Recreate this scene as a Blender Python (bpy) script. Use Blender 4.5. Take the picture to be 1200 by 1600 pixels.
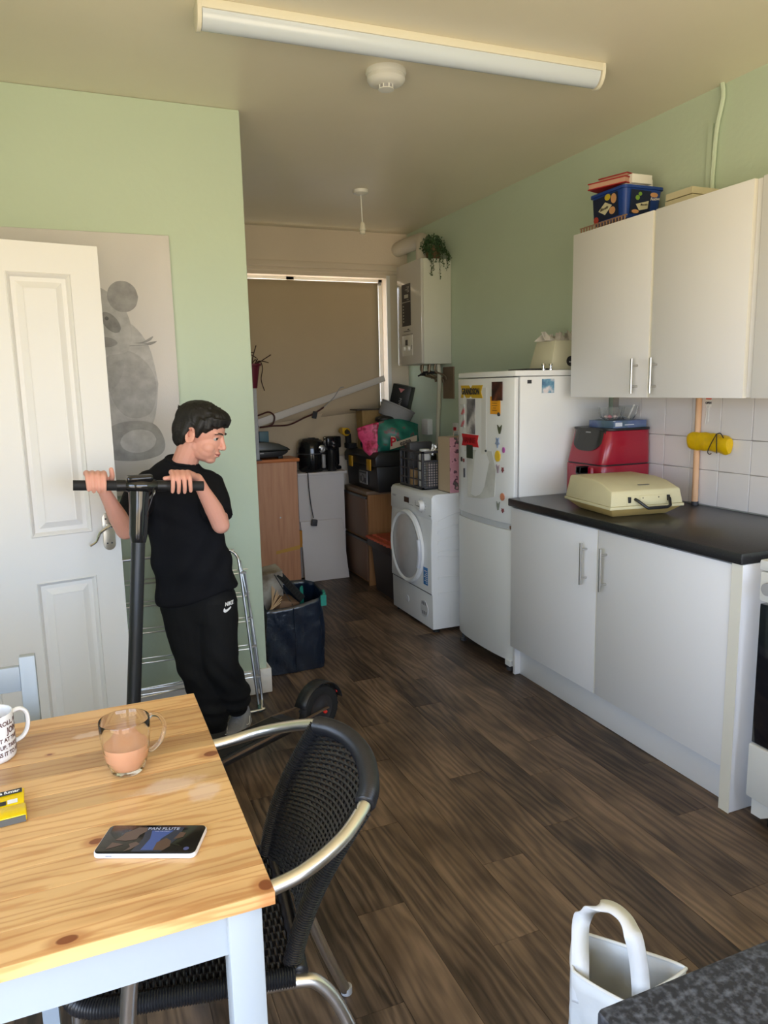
import bpy, bmesh, math, random
from mathutils import Vector, Matrix, Euler
random.seed(7)
PI = math.pi
SC = bpy.context.scene
COL = SC.collection
for o in list(bpy.data.objects): bpy.data.objects.remove(o)

# ------------------------------------------------------------ camera
CAM_Z = 1.4634
cam_data = bpy.data.cameras.new('camera'); cam = bpy.data.objects.new('camera', cam_data); COL.objects.link(cam)
_r = Vector((0.92295, -0.38432, -0.02138)); _d = Vector((-0.08312, -0.14477, -0.98597)); _f = Vector((0.37583, 0.91178, -0.16556))
cm = Matrix((( _r.x, -_d.x, -_f.x, 0), (_r.y, -_d.y, -_f.y, 0), (_r.z, -_d.z, -_f.z, CAM_Z), (0, 0, 0, 1)))
cam.matrix_world = cm
cam_data.sensor_fit = 'HORIZONTAL'; cam_data.sensor_width = 36.0; cam_data.lens = 1161.3*36/1200
cam_data.clip_start = 0.05; cam_data.clip_end = 200
SC.camera = cam

# ------------------------------------------------------------ sky, daylight, exposure
world = bpy.data.worlds.new('world'); SC.world = world; world.use_nodes = True
wn = world.node_tree; wn.nodes.clear()
w_out = wn.nodes.new('ShaderNodeOutputWorld'); w_bg = wn.nodes.new('ShaderNodeBackground')
w_tc = wn.nodes.new('ShaderNodeTexCoord'); w_sep = wn.nodes.new('ShaderNodeSeparateXYZ'); w_ramp = wn.nodes.new('ShaderNodeValToRGB')
w_map = wn.nodes.new('ShaderNodeMapRange'); w_map.inputs['From Min'].default_value = -1; w_map.inputs['From Max'].default_value = 1
wn.links.new(w_tc.outputs['Generated'], w_sep.inputs[0]); wn.links.new(w_sep.outputs['Z'], w_map.inputs['Value'])
wn.links.new(w_map.outputs['Result'], w_ramp.inputs['Fac']); wn.links.new(w_ramp.outputs['Color'], w_bg.inputs['Color'])
wn.links.new(w_bg.outputs[0], w_out.inputs[0])
cr = w_ramp.color_ramp
cr.elements[0].position = 0.0; cr.elements[0].color = (0.84, 0.67, 0.45, 1)      # warm ground tint below the horizon, brightened to light the ceiling
cr.elements[1].position = 1.0; cr.elements[1].color = (0.50, 0.74, 1.15, 1)
e = cr.elements.new(0.49); e.color = (0.88, 0.73, 0.51, 1)
e = cr.elements.new(0.51); e.color = (0.82, 0.97, 1.24, 1)
w_bg.inputs['Strength'].default_value = 7.7
SC.view_settings.view_transform = 'Standard'; SC.view_settings.look = 'None'
SC.view_settings.gamma = 1.0; SC.view_settings.use_curve_mapping = False
SC.view_settings.exposure = 0.0
LX_W = -1.15
def portal(name, loc, rot, sx, sy):
    l = bpy.data.lights.new(name, 'AREA'); l.shape = 'RECTANGLE'; l.size = sx; l.size_y = sy; l.energy = 1
    l.cycles.is_portal = True
    o = bpy.data.objects.new(name, l); COL.objects.link(o); o.location = loc; o.rotation_euler = rot
    return o
portal('window_portal', (0.75, -1.80, 1.18), (PI/2, 0, 0), 3.4, 2.2)
portal('window_portal', (LX_W-0.08, -0.15, 1.12), (0, -PI/2, 0), 2.1, 2.0)  # portal of the added side window
portal('window_portal', (1.55, 5.80, 1.80), (-PI/2, 0, 0), 1.8, 1.1)

# ------------------------------------------------------------ materials
MATS = {}
def mat(name, col, rough=0.5, metal=0.0, spec=0.5, var=0.0, vscale=8.0, bump=0.0, bscale=60.0, coat=0.0, trans=0.0, ior=1.45, emit=None, alpha=1.0, stretch=None, rvar=0.0):
    if name in MATS: return MATS[name]
    m = bpy.data.materials.new(name); m.use_nodes = True; MATS[name] = m
    nt = m.node_tree; b = nt.nodes['Principled BSDF']
    c = (*col, 1) if len(col) == 3 else col
    b.inputs['Base Color'].default_value = c; b.inputs['Roughness'].default_value = rough; b.inputs['Metallic'].default_value = metal
    b.inputs['Specular IOR Level'].default_value = spec; b.inputs['Coat Weight'].default_value = coat; b.inputs['Coat Roughness'].default_value = 0.08
    b.inputs['Transmission Weight'].default_value = trans; b.inputs['IOR'].default_value = ior; b.inputs['Alpha'].default_value = alpha
    if emit: b.inputs['Emission Color'].default_value = (*emit[:3], 1); b.inputs['Emission Strength'].default_value = emit[3]
    tc = nt.nodes.new('ShaderNodeTexCoord'); mp = nt.nodes.new('ShaderNodeMapping'); nt.links.new(tc.outputs['Object'], mp.inputs[0])
    if stretch: mp.inputs['Scale'].default_value = stretch
    if var > 0:
        n = nt.nodes.new('ShaderNodeTexNoise'); n.inputs['Scale'].default_value = vscale; n.inputs['Detail'].default_value = 5
        nt.links.new(mp.outputs[0], n.inputs['Vector'])
        mx = nt.nodes.new('ShaderNodeMix'); mx.data_type = 'RGBA'
        mx.inputs[6].default_value = tuple(max(0, v*(1-var)) for v in c[:3])+(1,); mx.inputs[7].default_value = tuple(min(1, v*(1+var)) for v in c[:3])+(1,)
        nt.links.new(n.outputs['Fac'], mx.inputs[0]); nt.links.new(mx.outputs[2], b.inputs['Base Color'])
    if rvar > 0:
        n3 = nt.nodes.new('ShaderNodeTexNoise'); n3.inputs['Scale'].default_value = vscale*0.7; nt.links.new(mp.outputs[0], n3.inputs['Vector'])
        mr = nt.nodes.new('ShaderNodeMapRange'); mr.inputs['To Min'].default_value = max(0, rough-rvar); mr.inputs['To Max'].default_value = rough+rvar
        nt.links.new(n3.outputs['Fac'], mr.inputs['Value']); nt.links.new(mr.outputs[0], b.inputs['Roughness'])
    if bump > 0:
        n2 = nt.nodes.new('ShaderNodeTexNoise'); n2.inputs['Scale'].default_value = bscale; n2.inputs['Detail'].default_value = 4
        bp = nt.nodes.new('ShaderNodeBump'); bp.inputs['Strength'].default_value = bump; bp.inputs['Distance'].default_value = 0.01
        nt.links.new(mp.outputs[0], n2.inputs['Vector']); nt.links.new(n2.outputs['Fac'], bp.inputs['Height']); nt.links.new(bp.outputs[0], b.inputs['Normal'])
    return m
def srgb(r, g, b):
    return tuple(((v/255)/12.92 if v/255 <= 0.04045 else ((v/255+0.055)/1.055)**2.4) for v in (r, g, b))
def ramp_mat(name, stops, rough=0.5, kind='noise', scale=5.0, detail=4.0, distort=0.0, stretch=(1, 1, 1), coord='Object', coat=0.0, bump=0.0, interp='LINEAR', spec=0.5):
    if name in MATS: return MATS[name]
    m = bpy.data.materials.new(name); m.use_nodes = True; MATS[name] = m
    nt = m.node_tree; b = nt.nodes['Principled BSDF']; b.inputs['Roughness'].default_value = rough; b.inputs['Coat Weight'].default_value = coat
    b.inputs['Specular IOR Level'].default_value = spec
    tc = nt.nodes.new('ShaderNodeTexCoord'); mp = nt.nodes.new('ShaderNodeMapping'); mp.inputs['Scale'].default_value = stretch
    nt.links.new(tc.outputs[coord], mp.inputs[0])
    if kind == 'noise':
        n = nt.nodes.new('ShaderNodeTexNoise'); n.inputs['Scale'].default_value = scale; n.inputs['Detail'].default_value = detail; n.inputs['Distortion'].default_value = distort; out = n.outputs['Fac']
    elif kind == 'wave':
        n = nt.nodes.new('ShaderNodeTexWave'); n.inputs['Scale'].default_value = scale; n.inputs['Distortion'].default_value = distort; n.inputs['Detail'].default_value = detail; n.inputs['Detail Scale'].default_value = 1.2; out = n.outputs['Fac']
    elif kind == 'voronoi':
        n = nt.nodes.new('ShaderNodeTexVoronoi'); n.inputs['Scale'].default_value = scale; out = n.outputs['Color']
    nt.links.new(mp.outputs[0], n.inputs['Vector'])
    r = nt.nodes.new('ShaderNodeValToRGB'); r.color_ramp.interpolation = interp
    while len(r.color_ramp.elements) < len(stops): r.color_ramp.elements.new(0.5)
    for el, (p_, c_) in zip(r.color_ramp.elements, stops): el.position = p_; el.color = (*c_, 1)
    nt.links.new(out, r.inputs[0]); nt.links.new(r.outputs[0], b.inputs['Base Color'])
    if bump > 0:
        bp = nt.nodes.new('ShaderNodeBump'); bp.inputs['Strength'].default_value = bump; bp.inputs['Distance'].default_value = 0.005
        nt.links.new(out, bp.inputs['Height']); nt.links.new(bp.outputs[0], b.inputs['Normal'])
    return m

# ------------------------------------------------------------ mesh building
class MB:
    def __init__(s): s.v = []; s.f = []; s.m = []
    def add(s, vs, fs, m=0):
        o = len(s.v); s.v += [tuple(v) for v in vs]; s.f += [tuple(i+o for i in f) for f in fs]; s.m += [m]*len(fs); return s
    def box(s, x0, y0, z0, x1, y1, z1, m=0):
        vs = [(x, y, z) for z in (z0, z1) for y in (y0, y1) for x in (x0, x1)]
        return s.add(vs, [(0, 2, 3, 1), (4, 5, 7, 6), (0, 1, 5, 4), (2, 6, 7, 3), (0, 4, 6, 2), (1, 3, 7, 5)], m)
    def cbox(s, c, d, m=0, rot=None):
        b = MB().box(-d[0]/2, -d[1]/2, -d[2]/2, d[0]/2, d[1]/2, d[2]/2)
        M = Matrix.Translation(c) @ (Euler(rot).to_matrix().to_4x4() if rot else Matrix())
        return s.add([M @ Vector(v) for v in b.v], b.f, m)
    def quad(s, a, b, c, d, m=0): return s.add([a, b, c, d], [(0, 1, 2, 3)], m)
    def tube(s, pts, r, n=10, closed=False, m=0, flat=None, cap=True, up=None):
        P = [Vector(p) for p in pts]; k = len(P); rr = r if isinstance(r, (list, tuple)) else [r]*k
        T = []
        for i in range(k):
            a = P[i-1] if (i > 0 or closed) else P[i]; b = P[(i+1) % k] if (i < k-1 or closed) else P[i]
            t = (b-a); T.append(t.normalized() if t.length > 1e-9 else Vector((0, 0, 1)))
        u = Vector(up) if up else (Vector((0, 0, 1)) if abs(T[0].z) < 0.9 else Vector((1, 0, 0)))
        u = (u - T[0]*u.dot(T[0])).normalized(); vs = []
        for i in range(k):
            if i:
                q = T[i-1].rotation_difference(T[i]); u = q @ u; u = (u - T[i]*u.dot(T[i])).normalized()
            w = T[i].cross(u); fl = flat if flat else 1.0
            for j in range(n):
                a = 2*PI*j/n; vs.append(P[i] + u*(math.cos(a)*rr[i]*fl) + w*(math.sin(a)*rr[i]))
        fs = [(i*n+j, i*n+(j+1) % n, ((i+1) % k)*n+(j+1) % n, ((i+1) % k)*n+j) for i in range(k if closed else k-1) for j in range(n)]
        if not closed and cap: fs += [tuple(reversed(range(n))), tuple((k-1)*n+j for j in range(n))]
        return s.add(vs, fs, m)
    def lathe(s, prof, n=24, c=(0, 0, 0), axis='z', m=0, sx=1.0, sy=1.0, a0=0, a1=2*PI):
        full = abs(a1-a0-2*PI) < 1e-6; vs = []; k = len(prof); nn = n if full else n+1
        for (r, h) in prof:
            for j in range(nn):
                a = a0+(a1-a0)*j/n; x, y = r*math.cos(a)*sx, r*math.sin(a)*sy
                p = {'z': (x, y, h), 'x': (h, x, y), 'y': (x, h, y), '-x': (-h, x, y), '-y': (x, -h, y)}[axis]
                vs.append((p[0]+c[0], p[1]+c[1], p[2]+c[2]))
        fs = [(i*nn+j, i*nn+(j+1) % nn, (i+1)*nn+(j+1) % nn, (i+1)*nn+j) for i in range(k-1) for j in range(n)]
        return s.add(vs, fs, m)
    def disc(s, c, r, n=20, axis='z', m=0, sx=1, sy=1):
        vs = []
        for j in range(n):
            a = 2*PI*j/n; x, y = r*math.cos(a)*sx, r*math.sin(a)*sy
            p = {'z': (x, y, 0), 'x': (0, x, y), 'y': (x, 0, y)}[axis]; vs.append((p[0]+c[0], p[1]+c[1], p[2]+c[2]))
        return s.add(vs, [tuple(range(n))], m)
    def cyl(s, a, b, r, n=14, m=0): return s.tube([a, b], r, n, m=m)
    def prism(s, poly, a, b, plane='xy', m=0):
        # poly in the given plane, extruded from a to b along the remaining axis
        def P(u, v, w): return {'xy': (u, v, w), 'xz': (u, w, v), 'yz': (w, u, v)}[plane]
        n = len(poly); vs = [P(u, v, a) for u, v in poly]+[P(u, v, b) for u, v in poly]
        return s.add(vs, [tuple(reversed(range(n))), tuple(range(n, 2*n))]+[(i, (i+1) % n, n+(i+1) % n, n+i) for i in range(n)], m)
    def grid(s, fn, nu, nv, m=0, cu=False, cv=False):
        vs = [fn(i/(nu if cu else nu-1), j/(nv if cv else nv-1)) for i in range(nu) for j in range(nv)]
        fs = [(i*nv+j, ((i+1) % nu)*nv+j, ((i+1) % nu)*nv+(j+1) % nv, i*nv+(j+1) % nv) for i in range(nu if cu else nu-1) for j in range(nv if cv else nv-1)]
        return s.add(vs, fs, m)
    def sphere(s, c, r, n=16, k=10, m=0, sz=None):
        R3 = r if isinstance(r, (tuple, list)) else (r, r, r)
        vs = [(c[0]+R3[0]*math.sin(PI*i/k)*math.cos(2*PI*j/n), c[1]+R3[1]*math.sin(PI*i/k)*math.sin(2*PI*j/n), c[2]+R3[2]*math.cos(PI*i/k)) for i in range(1, k) for j in range(n)]
        vs += [(c[0], c[1], c[2]+R3[2]), (c[0], c[1], c[2]-R3[2])]; t = len(vs)-2
        fs = [(i*n+j, (i+1)*n+j, (i+1)*n+(j+1) % n, i*n+(j+1) % n) for i in range(k-2) for j in range(n)]
        fs += [(t, j, (j+1) % n) for j in range(n)]+[(t+1, (k-2)*n+(j+1) % n, (k-2)*n+j) for j in range(n)]
        return s.add(vs, fs, m)
    def xf(s, M, start=0):
        for i in range(start, len(s.v)): s.v[i] = tuple(M @ Vector(s.v[i]))
        return s
ROOT = {}
def root_of(o):
    while o.parent: o = o.parent
    return o
def build(name, mb, mats, parent=None, smooth=None, bevel=0.0, local=False, subsurf=0, solid=0.0, seg=2):
    me = bpy.data.meshes.new(name)
    vs = mb.v
    if parent is not None and not local:
        r = root_of(parent); inv = (Matrix.Translation(r.location) @ r.rotation_euler.to_matrix().to_4x4()).inverted()
        vs = [tuple(inv @ Vector(v)) for v in vs]
    me.from_pydata(vs, [], mb.f); me.update()
    ms = mats if isinstance(mats, (list, tuple)) else [mats]
    for m_ in ms: me.materials.append(m_)
    if len(ms) > 1: me.polygons.foreach_set('material_index', mb.m)
    if bevel == 0 or subsurf or solid:
        bm = bmesh.new(); bm.from_mesh(me); bmesh.ops.recalc_face_normals(bm, faces=bm.faces); bm.to_mesh(me); bm.free()
    else:
        bm = bmesh.new(); bm.from_mesh(me); bmesh.ops.recalc_face_normals(bm, faces=bm.faces)
        es = [e for e in bm.edges if len(e.link_faces) == 2 and e.calc_face_angle(0) > 0.5]
        bmesh.ops.bevel(bm, geom=es, offset=bevel, segments=seg, profile=0.5, affect='EDGES', clamp_overlap=True)
        bm.to_mesh(me); bm.free(); smooth = True if smooth is None else smooth
    if smooth:
        me.polygons.foreach_set('use_smooth', [True]*len(me.polygons)); me.set_sharp_from_angle(angle=math.radians(40 if smooth is True else smooth))
    o = bpy.data.objects.new(name, me); COL.objects.link(o)
    if parent is not None: o.parent = parent
    if solid: md = o.modifiers.new('thick', 'SOLIDIFY'); md.thickness = solid; md.offset = 0
    if subsurf: md = o.modifiers.new('sub', 'SUBSURF'); md.levels = subsurf; md.render_levels = subsurf
    return o
def thing(name, label, cat, loc=(0, 0, 0), rz=0.0, group=None):
    o = bpy.data.objects.new(name, None); COL.objects.link(o); o.empty_display_size = 0.05
    o.location = loc; o.rotation_euler = (0, 0, rz); return tag(o, label, cat, group)
def tag(o, label, cat, group=None):
    o['label'] = label; o['category'] = cat
    if group: o['group'] = group
    return o
def struct(name, mb, mats, parent=None, **k):
    o = build(name, mb, mats, parent, **k); o['kind'] = 'structure'; return o
def solo(name, mb, mats, label, cat, loc=(0, 0, 0), group=None, **k):
    # a thing that is one mesh, built in world coordinates, its origin moved to loc
    mb.xf(Matrix.Translation((-loc[0], -loc[1], -loc[2])))
    o = build(name, mb, mats, None, **k); o.location = loc; return tag(o, label, cat, group)
_txt = []
def text(name, body, size, mats, parent, M, depth=0.0006, align='CENTER', sx=1.0, shear=0.0, bold=0.0):
    # lettering lying in its own x/y plane, then placed by M (root-local when the root is unrotated world otherwise)
    cu = bpy.data.curves.new(name, 'FONT'); cu.body = body; cu.size = size; cu.extrude = depth; cu.align_x = align; cu.align_y = 'CENTER'
    cu.resolution_u = 2; cu.shear = shear; cu.offset = bold
    t = bpy.data.objects.new('tmp', cu); COL.objects.link(t)
    dg = bpy.context.evaluated_depsgraph_get(); me = bpy.data.meshes.new_from_object(t.evaluated_get(dg)); bpy.data.objects.remove(t)
    me.name = name
    S = Matrix.Diagonal((sx, 1, 1, 1))
    inv = Matrix()
    if parent is not None:
        r = root_of(parent); inv = (Matrix.Translation(r.location) @ r.rotation_euler.to_matrix().to_4x4()).inverted()
    me.transform(inv @ M @ S)
    me.materials.clear(); me.materials.append(mats)
    o = bpy.data.objects.new(name, me); COL.objects.link(o)
    if parent is not None: o.parent = parent
    return o
def M_near(p, roll=0.0): return Matrix.Translation(p) @ Matrix.Rotation(PI/2, 4, 'X') @ Matrix.Rotation(roll, 4, 'Z')
def M_left(p, roll=0.0): return Matrix.Translation(p) @ Matrix.Rotation(-PI/2, 4, 'Z') @ Matrix.Rotation(PI/2, 4, 'X') @ Matrix.Rotation(roll, 4, 'Z')
def M_up(p, roll=0.0): return Matrix.Translation(p) @ Matrix.Rotation(roll, 4, 'Z')
def bez(p0, p1, p2, p3, n=12):
    P = [Vector(p) for p in (p0, p1, p2, p3)]
    return [P[0]*(1-t)**3+P[1]*3*t*(1-t)**2+P[2]*3*t*t*(1-t)+P[3]*t**3 for t in [i/n for i in range(n+1)]]
def spline(pts, n=6):
    P = [Vector(p) for p in pts]; out = []
    for i in range(len(P)-1):
        a, b, c, d = P[max(i-1, 0)], P[i], P[i+1], P[min(i+2, len(P)-1)]
        for k in range(n):
            t = k/n; out.append(0.5*((2*b)+(c-a)*t+(2*a-5*b+4*c-d)*t*t+(3*b-a-3*c+d)*t**3))
    return out+[P[-1]]
def copy_tree(o, parent=None):
    c = o.copy(); COL.objects.link(c); c.parent = parent
    for ch in list(o.children): copy_tree(ch, c)
    return c
# ------------------------------------------------------------ shared materials
green = mat('sage_paint', (0.55, 0.655, 0.52), 0.55, var=0.03, vscale=3, bump=0.12, bscale=40)
cream_wall = mat('cream_paint', (0.70, 0.61, 0.50), 0.7, var=0.04, vscale=3, bump=0.1)
ceil_m = mat('ceiling_gloss_paint', (0.84, 0.78, 0.63), 0.33, var=0.04, vscale=2.5, bump=0.10, bscale=14, rvar=0.06)
white_gloss = mat('white_gloss_paint', (0.80, 0.79, 0.77), 0.35, var=0.015, vscale=4, bump=0.04, bscale=20)
unit_white = mat('white_laminate', (0.79, 0.79, 0.81), 0.33, bump=0.03, bscale=30)
edge_cream = mat('cream_edging', (0.79, 0.77, 0.69), 0.5)
white_enamel = mat('white_enamel', (0.78, 0.79, 0.78), 0.28, bump=0.03, bscale=8)
white_plastic = mat('white_plastic', (0.78, 0.78, 0.75), 0.4)
old_plastic = mat('yellowed_plastic', (0.74, 0.71, 0.60), 0.45)
steel = mat('brushed_steel', (0.55, 0.54, 0.52), 0.3, metal=1.0)
chrome = mat('polished_chrome', (0.75, 0.75, 0.75), 0.12, metal=1.0)
alu = mat('aluminium_tube', (0.74, 0.72, 0.68), 0.30, metal=1.0, var=0.08, vscale=40)
black_plastic = mat('black_plastic', (0.012, 0.012, 0.013), 0.4)
black_gloss = mat('black_gloss', (0.008, 0.008, 0.009), 0.12)
dark_grey = mat('dark_grey', (0.05, 0.05, 0.055), 0.5)
black_rubber = mat('black_rubber', (0.015, 0.015, 0.016), 0.7)
ink = mat('dark_ink', (0.03, 0.03, 0.035), 0.6)
white_ink = mat('white_print', (0.85, 0.85, 0.85), 0.6)
grey_print = mat('grey_print', (0.35, 0.35, 0.36), 0.6)
paper = mat('paper', (0.78, 0.77, 0.73), 0.8)
pipe_cream = mat('painted_pipe', (0.62, 0.60, 0.48), 0.5)
red_print = mat('red_print', (0.55, 0.03, 0.04), 0.5)

RX, LY, BY, CH = 2.58, 3.425, 5.66, 2.66
LX, NY = -1.15, -1.70
# ------------------------------------------------------------ room shell
struct('wall_left', MB().box(LX, LY, 0, 0.775, LY+0.1, CH).box(0.675, LY+0.1, 0, 0.775, BY, CH), green, bevel=0.006)
struct('wall_side', MB().box(LX-0.1, NY-0.1, 0, LX, -1.15, CH).box(LX-0.1, 0.85, 0, LX, LY+0.1, CH).box(LX-0.1, -1.15, 2.12, LX, 0.85, CH).box(LX-0.1, -1.15, 0, LX, 0.85, 0.12).box(LX, 2.86, 0, -0.645, LY, CH), green)
struct('wall_right', MB().box(RX, NY-0.1, 0, RX+0.1, BY+0.15, CH), green)
wr = bpy.data.objects['wall_right']
WX0, WX1, WZ0, WZ1 = 0.86, 2.394, 1.298, 2.317
bw = MB().box(0.675, BY, 0, WX0, BY+0.16, CH).box(WX1, BY, 0, RX, BY+0.16, CH).box(WX0, BY, 0, WX1, BY+0.16, WZ0).box(WX0, BY, WZ1, WX1, BY+0.16, CH)
struct('wall_back', bw, cream_wall)
nw = MB().box(LX-0.1, NY-0.12, 0, -0.85, NY, CH).box(2.35, NY-0.12, 0, RX+0.1, NY, CH).box(-0.85, NY-0.12, 2.2, 2.35, NY, CH).box(-0.85, NY-0.12, 0, 2.35, NY, 0.12)
struct('wall_near', nw, cream_wall)
struct('ceiling', MB().box(LX-0.1, NY-0.12, CH, RX+0.1, BY+0.16, CH+0.1), ceil_m)
# unseen wall, added to limit daylight spilling in through the alcove window
struct('wall_sky_block', MB().box(-2.5, 6.55, -0.2, 5.5, 6.65, 4.6), mat('sky_block_matte', (0.6, 0.58, 0.54), 0.9))
# window behind the viewer: frame bars and glass
glass = mat('window_glass', (1, 1, 1), 0.0, trans=1.0, ior=1.01, spec=0.2)
w2 = MB()
for x in (-0.85, 0.22, 1.26, 2.30): w2.box(x, NY-0.09, 0.12, x+0.05, NY-0.03, 2.2)
w2.box(-0.85, NY-0.09, 0.12, 2.35, NY-0.03, 0.18).box(-0.85, NY-0.09, 2.14, 2.35, NY-0.03, 2.2)
wd = struct('window_2', w2, white_plastic)
w3 = MB().box(LX-0.07, -1.15, 0.12, LX-0.02, -1.10, 2.12).box(LX-0.07, 0.80, 0.12, LX-0.02, 0.85, 2.12).box(LX-0.07, -0.18, 0.12, LX-0.02, -0.12, 2.12).box(LX-0.07, -1.15, 0.12, LX-0.02, 0.85, 0.17).box(LX-0.07, -1.15, 2.07, LX-0.02, 0.85, 2.12)
struct('window_fill', w3, white_plastic)  # unseen side window, added to throw more daylight on the cupboards opposite
# alcove window
w1 = MB().box(WX0, BY+0.09, WZ0, WX0+0.05, BY+0.15, WZ1).box(WX1-0.03, BY+0.09, WZ0, WX1, BY+0.15, WZ1).box(WX0, BY+0.09, WZ0, WX1, BY+0.15, WZ0+0.05).box(WX0, BY+0.09, WZ1-0.02, WX1, BY+0.15, WZ1).box(1.60, BY+0.09, WZ0, 1.66, BY+0.15, WZ1)
wo = struct('window_1', w1, white_plastic)
struct('window_sill', MB().box(WX0, BY+0.001, WZ0, WX1, BY+0.09, WZ0+0.018), white_gloss, wo)
t = MB().box(0.80, BY-0.022, 2.372, 2.50, BY, 2.418).box(0.80, BY-0.012, 2.345, 2.50, BY, 2.372)
struct('trim_1', t, cream_wall, bevel=0.003)
t = MB().box(WX0-0.02, BY-0.006, WZ0+0.002, WX0, BY, WZ1+0.02).box(WX1, BY-0.006, WZ0-0.02, WX1+0.03, BY, WZ1+0.02)
struct('trim_2', t, white_gloss)
# baseboard on the left wall end
struct('baseboard_left', MB().prism([(LX, LY), (LX, LY-0.018), (0.793, LY-0.018), (0.793, BY), (0.775, BY), (0.775, LY)], 0.002, 0.125), white_gloss, bevel=0.004)
struct('baseboard_right', MB().box(RX-0.016, 4.5, 0.002, RX, BY, 0.12), white_gloss, bevel=0.004)
# side alcove ceiling cable in the wall beside the cupboards
cd = MB().tube(spline([(2.565, 2.493, 2.66), (2.566, 2.487, 2.60), (2.566, 2.510, 2.50), (2.566, 2.520, 2.36), (2.568, 2.525, 2.16), (2.568, 2.525, 1.40)], 8), 0.010, 8)
cd.box(2.566, 2.535, 1.40, 2.58, 2.560, 2.52)
struct('conduit', cd, green, wr)
# cracked ceiling edge line above it
# ------------------------------------------------------------ floor: planks
struct('floor', MB().box(LX, NY, -0.05, RX, BY, -0.0012), mat('floor_joint', (0.035, 0.026, 0.02), 0.8))
fl = bpy.data.objects['floor']
pm = bpy.data.materials.new('plank_vinyl'); pm.use_nodes = True; nt = pm.node_tree; b = nt.nodes['Principled BSDF']
b.inputs['Roughness'].default_value = 0.42; b.inputs['Specular IOR Level'].default_value = 0.45
L = nt.links.new
oi = nt.nodes.new('ShaderNodeObjectInfo'); tc = nt.nodes.new('ShaderNodeTexCoord')
cmb = nt.nodes.new('ShaderNodeCombineXYZ'); ml = nt.nodes.new('ShaderNodeMath'); ml.operation = 'MULTIPLY'; ml.inputs[1].default_value = 37.0
L(oi.outputs['Random'], ml.inputs[0]); L(ml.outputs[0], cmb.inputs[0]); L(ml.outputs[0], cmb.inputs[1])
ad = nt.nodes.new('ShaderNodeVectorMath'); ad.operation = 'ADD'; L(tc.outputs['Object'], ad.inputs[0]); L(cmb.outputs[0], ad.inputs[1])
mp1 = nt.nodes.new('ShaderNodeMapping'); mp1.inputs['Scale'].default_value = (1.0, 0.13, 1.0); L(ad.outputs[0], mp1.inputs[0])
wv = nt.nodes.new('ShaderNodeTexWave'); wv.wave_type = 'RINGS'; wv.rings_direction = 'Z'; wv.inputs['Scale'].default_value = 9; wv.inputs['Distortion'].default_value = 22; wv.inputs['Detail'].default_value = 3; wv.inputs['Detail Scale'].default_value = 0.9
L(mp1.outputs[0], wv.inputs['Vector'])
n1 = nt.nodes.new('ShaderNodeTexNoise'); n1.inputs['Scale'].default_value = 5.0; n1.inputs['Detail'].default_value = 3; mp2 = nt.nodes.new('ShaderNodeMapping'); mp2.inputs['Scale'].default_value = (1, 0.5, 1); L(ad.outputs[0], mp2.inputs[0]); L(mp2.outputs[0], n1.inputs['Vector'])
n2 = nt.nodes.new('ShaderNodeTexNoise'); n2.inputs['Scale'].default_value = 60.0; n2.inputs['Detail'].default_value = 4; mp3 = nt.nodes.new('ShaderNodeMapping'); mp3.inputs['Scale'].default_value = (2.0, 0.12, 1); L(ad.outputs[0], mp3.inputs[0]); L(mp3.outputs[0], n2.inputs['Vector'])
r1 = nt.nodes.new('ShaderNodeValToRGB'); e = r1.color_ramp.elements
e[0].position = 0.0; e[0].color = (*srgb(62, 50, 42), 1); e[1].position = 1.0; e[1].color = (*srgb(142, 118, 96), 1)
a1 = nt.nodes.new('ShaderNodeMath'); a1.operation = 'MULTIPLY_ADD'; a1.inputs[1].default_value = 0.46; L(wv.outputs['Fac'], a1.inputs[0])
a2 = nt.nodes.new('ShaderNodeMath'); a2.operation = 'MULTIPLY_ADD'; a2.inputs[1].default_value = 0.8; L(n2.outputs['Fac'], a2.inputs[0]); a2.inputs[2].default_value = -0.40
L(a2.outputs[0], a1.inputs[2])
a3 = nt.nodes.new('ShaderNodeMath'); a3.operation = 'MULTIPLY_ADD'; a3.inputs[1].default_value = 0.55; L(oi.outputs['Random'], a3.inputs[0]); L(a1.outputs[0], a3.inputs[2])
L(a3.outputs[0], r1.inputs[0])
r2 = nt.nodes.new('ShaderNodeValToRGB'); e = r2.color_ramp.elements; e[0].position = 0.34; e[0].color = (0.36, 0.34, 0.33, 1); e[1].position = 0.60; e[1].color = (1, 1, 1, 1); L(n1.outputs['Fac'], r2.inputs[0])
mx = nt.nodes.new('ShaderNodeMix'); mx.data_type = 'RGBA'; mx.blend_type = 'MULTIPLY'; mx.inputs[0].default_value = 0.92; L(r1.outputs[0], mx.inputs[6]); L(r2.outputs[0], mx.inputs[7]); L(mx.outputs[2], b.inputs['Base Color'])
bp = nt.nodes.new('ShaderNodeBump'); bp.inputs['Strength'].default_value = 0.12; bp.inputs['Distance'].default_value = 0.003; L(n2.outputs['Fac'], bp.inputs['Height']); L(bp.outputs[0], b.inputs['Normal'])
PW, PL, PX0 = 0.1445, 1.04, 0.7655
offs = {-1: 1.768, 0: 2.14, 1: 1.515, 2: 1.82, 3: 2.317, 4: 1.911, 5: 2.21, 6: 1.405, 7: 1.778, 8: 2.10, 9: 1.60, 10: 1.93, 11: 2.33, 12: 1.7}
def plank_mesh(w, l):
    m_ = MB().box(0.0007, 0.0007, -0.002, w-0.0007, l-0.0007, 0.0)
    return m_
shared = {}
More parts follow.
